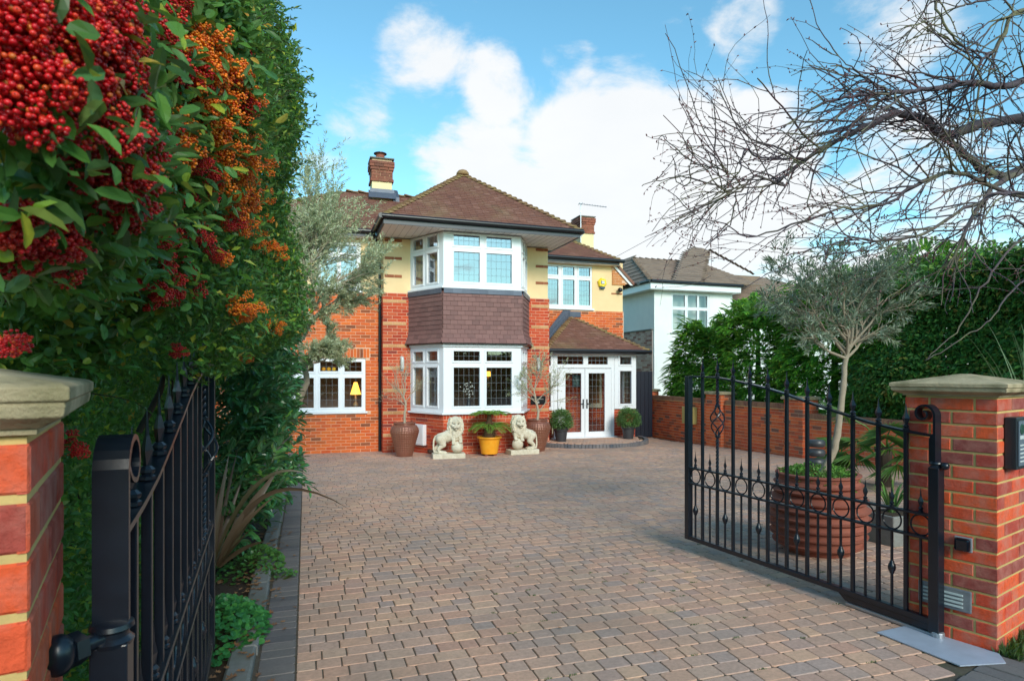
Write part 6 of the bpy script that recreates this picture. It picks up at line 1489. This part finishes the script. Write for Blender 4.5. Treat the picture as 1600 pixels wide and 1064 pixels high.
# right: olive standard in the terracotta pot
b0 = Vector((4.27, 4.42, bz+.6)); q = [b0, at(1305, 700, 5.46), at(1312, 650, 5.46), at(1318, 600, 5.46), at(1322, 560, 5.5), at(1326, 535, 5.5)]
olive('olive_tree', 'olive standard with silvery leaves growing from the ribbed terracotta pot', b0, q,
      [(.80, (-1, 0, .40), 1.15), (.80, (1, .1, .5), .8), (.85, (-.6, -.4, .8), 1.0), (.9, (.7, .1, 1), .95), (1, (-.35, .1, 1), 1.15), (1, (.25, .2, 1), 1.1), (.95, (.6, -.3, 1), .95), (.9, (-.9, .2, .9), 1.1), (.95, (-.2, -.3, 1), 1.1), (.88, (.95, .3, .8), .9), (.85, (-1, .2, .65), 1.05)],
      .60, .034, OLIVE, BARK_OL, .062, .0120, 6, lv=3, kids=(5, 4, 3), seed=9, spread=.8, bend=.25, ratio=.55)
# slim olives in the copper pots
bl = Vector((2.08, 13.95, gz(13.9)+.70))
olive('potted_olive', 'sparse young olive nearly bare of leaves in the left bronze pot', bl, [bl, bl + Vector((.0, 0, .22)), bl + Vector((.03, 0, .42)), bl + Vector((-.02, 0, .62))],
      [(1, (-.5, 0, 1), 1), (1, (.4, -.1, 1), 1.05), (.8, (-.7, 0, 1), 1.05), (.8, (.8, 0, .9), .9), (.6, (-.8, -.2, .9), .85), (1, (0, .2, 1), 1.1)], .55, .03, OLIVE2, BARK_OL, .045, .008, 2, lv=2, kids=(5, 4), seed=3, spread=.6, bend=.3)
bl = Vector((5.20, 13.95, gz(13.9)+.70))
olive('potted_olive', 'young olive with a leafy crown in the right bronze pot', bl, [bl, bl + Vector((.03, 0, .20)), bl + Vector((-.03, 0, .45)), bl + Vector((-.08, 0, .7))],
      [(1, (-.4, 0, 1), 1), (1, (.4, -.1, 1), 1.1), (.8, (-.8, 0, .8), 1.0), (.35, (.8, 0, .9), 1.5), (.6, (-.8, -.2, .8), .9), (1, (.2, .2, 1), 1.15), (.7, (.9, 0, .7), 1.1)], .55, .034, OLIVE2, BARK_OL, .05, .011, 8, lv=2, kids=(6, 5), seed=13, spread=.75, bend=.3)
# ---- box bushes in the black pots
def bush(x, y, z, label, rx, rz, n):
    t = thing('box_bush', label, 'bush', (x, y, z)); shrub(t, [((x, y, z+rz*.55), (rx, rx, rz), n)], .05, .015, BOX, outw=.9, lo=.3, zmin=z-.02); segs = []; tw = []; r = random.Random(int(x*100))
    for k in range(14): grow(r, Vector((x, y, z)), Vector((r.uniform(-.8, .8), r.uniform(-.8, .8), 1)), rz*1.2, .004, 0, segs, tw, step=4)
    wood(segs, 'stem', BARK_DK, t, 4)
bush(8.17, 14.98, HG+.122+.36, 'loose round evergreen bush in the charcoal pot right of the porch doors', .31, .30, 6500); bush(6.22, 14.95, HG+.122+.36, 'round evergreen bush left of the porch doors behind the bronze pot', .30, .30, 6000)
# ---- cycad in the amber pot: shaggy stem, upper and lower crowns of pinnate fronds
cy = thing('cycad', 'cycad with shaggy stem and two tiers of feathery fronds in the amber pot', 'plant', (yx, yy, yz+.38)); c0 = Vector((yx, yy, yz+.38))
mb = MB(); mb.lathe(c0 + Vector((0, 0, -.03)), [(.10, 0), (.13, .06), (.12, .15), (.09, .24), (.06, .42), (.03, .62)], 12); 
for k in range(160): a = rng.uniform(0, 6.28); z = rng.uniform(0, .34); rr_ = .12 - z*.18; mb.tube([c0 + Vector((rr_*math.cos(a), rr_*math.sin(a), z)), c0 + Vector(((rr_+.055)*math.cos(a), (rr_+.055)*math.sin(a), z + rng.uniform(-.04, .05)))], [.008, .003], 4)
mb.build('stem', mat_var('shaggy_fibre', [(0,(.13,.07,.035))], ns=30, namt=.5), cy)
def frond(root, d, L, droop, w, mat=PALM, name='frond', pairs=20):
    d = Vector(d).normalized(); pts = []; p = root.copy(); dd = d.copy()
    for i in range(9): pts.append(p.copy()); p = p + dd*(L/8); dd = (dd + Vector((0, 0, -droop/8))).normalized()
    P, D, U = [], [], []
    for k in range(pairs):
        f = .12 + .86*k/pairs; x = f*8; i = min(int(x), 7); q = pts[i].lerp(pts[i+1], x-i); dd = (pts[i+1]-pts[i]).normalized(); s = dd.cross(UZ).normalized()
        for sg in (1, -1): P.append(tuple(q)); D.append(tuple((s*sg + dd*.75 + Vector((0, 0, .25))).normalized())); U.append((0, 0, 1))
    n = len(P); prof = np.array([math.sin(math.pi*(.12+.80*(k//2)/pairs))**.6 for k in range(n)])
    V, F = leaf_arrays(np.array(P), np.array(D), np.array(U), w*prof, np.full(n, .020), fold=.1, curl=.1); mb = MB(); mb.tube(pts, [.006]*5+[.003]*4, 4)
    me = bpy.data.meshes.new(name); allv = [tuple(v) for v in V] + mb.v; off = len(V); me.from_pydata(allv, [], [tuple(int(i) for i in f) for f in F[0]] + [tuple(off+i for i in f) for f in mb.f]); return link_mesh(name, me, cy if mat is PALM else None, mat)
for k in range(17): a = 2*math.pi*k/17 + rng.uniform(-.1, .1); frond(c0 + Vector((0, 0, .50)), (math.cos(a), math.sin(a), rng.uniform(.35, .6)), rng.uniform(.44, .52), .95, .13)
for k in range(20): a = 2*math.pi*k/20 + rng.uniform(-.1, .1); frond(c0 + Vector((0, 0, .20)), (math.cos(a), math.sin(a), rng.uniform(.5, 1.0)), rng.uniform(.48, .58), 1.6, .13)
# ---- herbs in the terracotta pot
hb = thing('trailing_herb', 'bright green parsley like leaves spilling over the terracotta pot rim', 'plant', (bx, by, bz+.66)); n = 1500
a = npr.uniform(0, 6.283, n); q = np.sqrt(npr.uniform(.1, 1, n)); P = np.stack([bx + .33*q*np.cos(a), by + .33*q*np.sin(a), bz + .66 + .11*npr.uniform(0, 1, n)*(1.25-q)], 1)
k = (q > .9) & (np.sin(a) < 0); P[k, 2] -= npr.uniform(0, .14, k.sum()); leaf_obj('leaves', hb, P, nrm(rdir(n) + np.array([0, -.3, .2])), nrm(rdir(n)*.6 + np.array([0, 0, 1.])), npr.uniform(.02, .038, n), npr.uniform(.014, .024, n), HERB)
# spiky plant in the grey planter
sp_ = thing('spiky_plant', 'dark green spiky leaved plant in the grey planter', 'plant', (gx, gy, gzz+.27))
for k in range(26): a = rng.uniform(0, 6.28); e = rng.uniform(.05, .20); b = Vector((gx + .03*math.cos(a), gy + .03*math.sin(a), gzz+.27)); strap(sp_, bez(b, b + Vector((e*.5*math.cos(a), e*.5*math.sin(a), .22)), b + Vector((e*1.3*math.cos(a), e*1.3*math.sin(a), rng.uniform(.18, .34))), 7), .024, DKH)
# fan palm in front of the wall
fp_ = thing('fan_palm', 'dark low fan palm in front of the garden wall behind the right pillar', 'palm', (7.9, 7.0, gz(7.0)))
for k in range(15):
    a = R(200) + rng.uniform(-1.9, 1.9); b = Vector((7.9, 6.9, gz(7)+.55)); e = b + Vector((math.cos(a)*.55, math.sin(a)*.55, rng.uniform(-.25, .55))); mb = MB(); mb.tube([b, b.lerp(e, .5) + Vector((0, 0, .08)), e], .009, 4); dd = (e-b).normalized(); s = dd.cross(UZ).normalized()
    P = np.tile(np.array(e), (26, 1)); D = np.array([tuple(dd*math.cos(q) + s*math.sin(q) + Vector((0, 0, -.25*abs(q)))) for q in np.linspace(-1.7, 1.7, 26)]); V, F = leaf_arrays(P, D, np.tile([0, 0, 1.], (26, 1)), npr.uniform(.38, .5, 26), np.full(26, .022), fold=.1, curl=.15)
    me = bpy.data.meshes.new('fan_leaf'); me.from_pydata([tuple(v) for v in V] + mb.v, [], [tuple(int(i) for i in f) for f in F[0]] + [tuple(len(V)+i for i in f) for f in mb.f]); link_mesh('fan_leaf', me, fp_, DKH)
MB().lathe((7.9, 6.95, gz(7)-.05), [(.11, 0), (.10, .3), (.12, .62)], 10).build('trunk', BARK_DK, fp_)

# ---- conifer hedge beyond the wall: drooping flat sprays on a lumpy mass
def conifers():
    specs = [((11.0, 15.6, .9), (.95, 1.0, 2.1), 'leftmost feathery green conifer beside the white house'), ((11.2, 13.6, 1.2), (1.2, 1.5, 2.2), 'broad bright green conifer second from the white house'),
             ((11.3, 11.2, 1.25), (1.25, 1.6, 2.35), 'bright green conifer in the middle of the row over the wall'), ((11.4, 9.0, 1.35), (1.3, 1.6, 2.55), 'tallest green conifer next to the dark leafy hedge')]
    for c, rad, lab in specs:
        t = thing('conifer', lab, 'conifer', (c[0], c[1], HG), group='conifers beyond the garden wall'); MB().tube([(c[0], c[1], HG), (c[0], c[1], c[2]+rad[2]*.8)], [.12, .03], 8).build('trunk', BARK_DK, t)
        ns = int(2600*rad[0]*rad[1]+1500); P0, d0 = blob_points(c, rad, ns, lo=.66, noise_a=.35, freq=3.0)
        k = (d0[:, 0] < .45) & (P0[:, 2] > -.1); P0, d0 = P0[k], d0[k]; PP, DD, UU, LL = [], [], [], []
        m = 13
        for i in range(len(P0)):
            o = d0[i]*np.array([1, 1, .35]) + npr.normal(size=3)*.35 + np.array([0, 0, -.1]); o /= np.linalg.norm(o); s = np.cross(o, [0, 0, 1.]); s /= max(np.linalg.norm(s), .1); Ls = npr.uniform(.20, .36); un = np.cross(s, o) + npr.normal(size=3)*.2
            f = np.arange(m)/m; side = np.where(np.arange(m) % 2, 1, -1)[:, None]; base = P0[i] + o*(f*Ls)[:, None] - np.array([0, 0, 1.])*(f**2*Ls*.3)[:, None]
            PP.append(base); DD.append(o*1.0 + s*side*.8 + np.array([0, 0, -.25])*f[:, None]); UU.append(np.tile(un, (m, 1))); LL.append(.15*(1-f*.55))
        PP, DD, UU, LL = np.concatenate(PP), np.concatenate(DD), np.concatenate(UU), np.concatenate(LL); leaf_obj('foliage', t, PP, DD, UU, LL, LL*.34, CONI, fold=.05, curl=.2)
conifers()
# ---- dark broadleaved hedge on the right
dh = thing('beech_hedge', 'tall dark broad leaved hedge behind the right gate pillar', 'hedge', (11, 6, 0))
n = 100000; Y = npr.uniform(3.2, 9.6, n); z = npr.uniform(-.1, 3.75, n); X = 9.95 + npr.uniform(0, 1, n)**1.7*.7 + .16*np.sin(Y*2.6+z) + .14*np.sin(z*3.4) + np.maximum(0, z-3.2)*.5
k = z < 3.2 + .18*np.sin(Y*2.1) + npr.normal(0, .12, n); k &= (X > 9.9) | (z > 1.05); P = np.stack([X, Y, z], 1)[k]; n = len(P)
leaf_obj('leaves', dh, P, nrm(rdir(n)*.8 + np.array([-.8, -.3, -.25])), nrm(rdir(n)*.5 + np.array([-.6, -.2, .8])), npr.uniform(.08, .13, n), npr.uniform(.048, .075, n), DKH, single=280, curl=.15)
segs = []; tw = []; r = random.Random(8)
for k in range(130): Y_ = r.uniform(3.6, 9.2); grow(r, Vector((10.2, Y_, 2.95)), Vector((r.uniform(-.3, .1), r.uniform(-.3, .3), 1)), r.uniform(.3, .75), .006, 0, segs, tw, step=5, bend=.3)
wood(segs, 'shoot', BARK_DK, dh, 4); P, D, U, L_, Wd_ = twig_leaves(tw, 7, .07, .034); leaf_obj('shoot_leaves', dh, P, D, U, L_, Wd_, DKH)
mb = MB()
for y_ in np.arange(3.6, 9.3, .7): mb.tube([(10.6, y_, -.3), (10.55, y_+.1, 3.2)], [.06, .02], 6)
mb.build('stems', BARK_DK, dh)['kind'] = 'stuff'
# grass like leaves at the far right
gr_ = thing('ornamental_grass', 'tall pale green grassy plant at the right edge behind the pillar', 'plant', (6.6, 4.6, 0))
for k in range(46): b = Vector((6.75 + rng.gauss(0, .06), 4.2 + rng.gauss(0, .06), .3)); a = rng.uniform(0, 6.28); e = rng.uniform(.15, .6); strap(gr_, bez(b, b + Vector((e*.4*math.cos(a), e*.4*math.sin(a), 1.2)), b + Vector((e*1.2*math.cos(a), e*1.2*math.sin(a), rng.uniform(1.1, 1.75))), 9), .014, mat_leaf('pale_grass_blade', [(0,(.14,.24,.10)),(1,(.22,.32,.16))]) if k == 0 else MATS['pale_grass_blade'])

# ---- bare cherry tree at the right
ch = thing('cherry_tree', 'bare winter cherry tree with a tangle of arching branches at the upper right', 'tree', (6.3, 3.4, 0)); r = random.Random(17); segs = []; tw = []
def limb(pts, r0, r1, lv=3):
    pts = [Vector(p) for p in pts]; sm = []
    for i in range(len(pts)-1):
        p0 = pts[max(i-1, 0)]; p1, p2 = pts[i], pts[i+1]; p3 = pts[min(i+2, len(pts)-1)]
        for j in range(6):
            t = j/6; sm.append(.5*((2*p1) + (p2-p0)*t + (2*p0-5*p1+4*p2-p3)*t*t + (3*p1-p0-3*p2+p3)*t**3) + Vector((r.gauss(0, .006), r.gauss(0, .006), r.gauss(0, .006))))
    sm.append(pts[-1]); m = len(sm); rr = [(r0 + (r1-r0)*(i/(m-1))**.8)*r.uniform(.9, 1.12) for i in range(m)]; segs.append((sm, rr, lv)); return sm, rr
TR = at(1790, 300, 5.2); T0 = Vector((TR.x, TR.y, 0))
limb([T0, T0 + Vector((.05, .02, 1.2)), at(1800, 400, 5.1), at(1770, 250, 5.1)], .17, .11)
main = [([at(1770, 260, 5.1), at(1660, 190, 5.0), at(1560, 190, 4.9), at(1480, 210, 4.8), at(1440, 185, 4.7), at(1395, 180, 4.6), at(1350, 200, 4.5), at(1300, 225, 4.5), at(1250, 255, 4.4), at(1215, 285, 4.3)], .05, .008),
        ([at(1770, 260, 5.1), at(1650, 130, 4.6), at(1570, 135, 4.5), at(1520, 130, 4.4), at(1450, 140, 4.3), at(1390, 145, 4.2), at(1340, 150, 4.2), at(1280, 165, 4.1), at(1225, 200, 4.0)], .032, .005),
        ([at(1790, 330, 5.2), at(1650, 250, 5.2), at(1575, 275, 5.1), at(1530, 260, 5.0), at(1490, 225, 4.9), at(1462, 205, 4.8)], .045, .022),
        ([at(1770, 420, 5.1), at(1650, 270, 4.9), at(1570, 280, 4.8), at(1540, 310, 4.8), at(1500, 380, 4.7), at(1480, 430, 4.7)], .035, .006),
        ([at(1720, 60, 4.8), at(1600, 15, 4.7), at(1560, 70, 4.7), at(1530, 100, 4.6), at(1500, 160, 4.6), at(1450, 230, 4.5)], .022, .004),
        ([at(1700, 310, 4.6), at(1590, 305, 4.5), at(1500, 270, 4.4), at(1440, 285, 4.3), at(1380, 320, 4.3), at(1300, 330, 4.2), at(1180, 370, 4.2), at(1135, 350, 4.1)], .02, .003),
        ([at(1720, 320, 4.2), at(1600, 300, 4.1), at(1520, 320, 4.1), at(1430, 370, 4.0), at(1330, 375, 4.0), at(1230, 400, 3.9)], .018, .003),
        ([at(1700, -40, 4.8), at(1540, 0, 4.6), at(1500, 10, 4.5), at(1440, 35, 4.4), at(1395, 50, 4.4)], .010, .003),
        ([at(1450, -60, 4.5), at(1465, 15, 4.4), at(1500, 70, 4.4), at(1530, 82, 4.4)], .010, .006),
        ([at(1225, 290, 4.3), at(1180, 275, 4.2), at(1150, 300, 4.2), at(1080, 278, 4.1), at(1040, 280, 4.1), at(1003, 291, 4.1)], .009, .0025),
        ([at(1260, 250, 4.4), at(1185, 245, 4.2), at(1165, 232, 4.1), at(1150, 275, 4.1), at(1120, 262, 4.0), at(1078, 257, 4.0)], .008, .0025),
        ([at(1225, 285, 4.3), at(1150, 297, 4.2), at(1100, 320, 4.1), at(1045, 337, 4.1)], .007, .0025),
        ([at(1395, 145, 4.2), at(1370, 135, 4.1), at(1335, 108, 4.0), at(1300, 85, 4.0)], .007, .003),
        ([at(1150, 300, 4.2), at(1140, 350, 4.2), at(1112, 360, 4.2), at(1085, 330, 4.2)], .005, .002),
        ([at(1700, 470, 5.2), at(1600, 350, 5.1), at(1560, 340, 5.0), at(1480, 350, 4.9), at(1425, 470, 4.9), at(1445, 560, 4.9)][:4], .014, .004),
        ([at(1700, 330, 5.0), at(1610, 360, 4.9), at(1540, 440, 4.8), at(1500, 510, 4.8), at(1450, 560, 4.8)], .012, .003),
        ([at(1650, 400, 5), at(1580, 455, 4.9), at(1548, 500, 4.8), at(1500, 530, 4.8), at(1445, 563, 4.8)], .008, .003)]
big = []
for pts, a, b in main:
    sm, rr = limb(pts, a, b, 3); big.append((sm, rr))
for bi, (sm, rr) in enumerate(big):
    m = len(sm); k = int(m*(.78 if m > 30 else .42))
    for j in range(k):
        i = r.randint(2, m-1); d = (sm[i]-sm[i-1]).normalized(); o = d.orthogonal().normalized(); o.rotate(Matrix.Rotation(r.uniform(0, 6.28), 3, d)); L0 = r.uniform(.35, 1.05)*(1 if m > 30 else .55)
        grow(r, sm[i], (d*.8 + o*.65 + Vector((-.30, .0, r.uniform(-.35, .25)))).normalized(), L0, min(.0078, max(.0042, rr[i]*.6)), 1 if L0 > .40 else 0, segs, tw, bend=.27, kids=(3,), ratio=.6, spread=.75, tipr=.5, gravity=.12, step=9)
okp = lambda ps: min(p.x/max(p.y, .1) for p in ps) > .575 and min(p.z for p in ps) > 2.12 + .22*math.sin(ps[0].x*5)
segs = [q for q in segs if q[2] >= 3 or okp(q[0])]; tw = [q for q in tw if okp(q)]
mb = MB()
for pts in tw:             # buds
    for q in pts[1:]:
        if r.random() < .55: d = Vector((r.gauss(0, 1), r.gauss(0, 1), r.gauss(0, 1))).normalized(); mb.tube([q, q + d*.008, q + d*.017], [.003, .0042, .0008], 4, caps=False)
bd = mb.build('buds', mat_plain('red_brown_bud', (.16, .05, .05), .6), ch); bd['kind'] = 'stuff'
thick = [s for s in segs if s[2] >= 3]
for s in thick: MB().tube(s[0], s[1], 8).build('limb' if s[1][0] < .1 else 'trunk', BARK_CH, ch, smooth=True)
mb = MB()
for s in segs:
    if s[2] < 3: mb.tube(s[0], s[1], 5, caps=False)
q = mb.build('twigs', BARK_CH, ch, smooth=True); q['kind'] = 'stuff'
# ---- hedge across the road, seen only in the window glass
rh = thing('roadside_hedge', 'dark green hedge along the far side of the street behind the camera', 'hedge', (3, -15, 0))
n = 26000; X = npr.uniform(-26, 32, n); z = npr.uniform(0, 4.3, n)*1.0; Y = -15.5 + npr.normal(0, .35, n) + .5*np.sin(X*1.1); k = z < 3.6 + .7*np.sin(X*.9) + .5*np.sin(X*2.3)
P = np.stack([X, Y, z], 1)[k]; n = len(P); leaf_obj('leaves', rh, P, rdir(n), rdir(n), npr.uniform(.25, .5, n), npr.uniform(.15, .3, n), DKH)
MB().box(-26, 32, -16.6, -16.0, 0, 2.8).build('inner_growth', BARK_DK, rh)
print('objects', len(COL.objects))
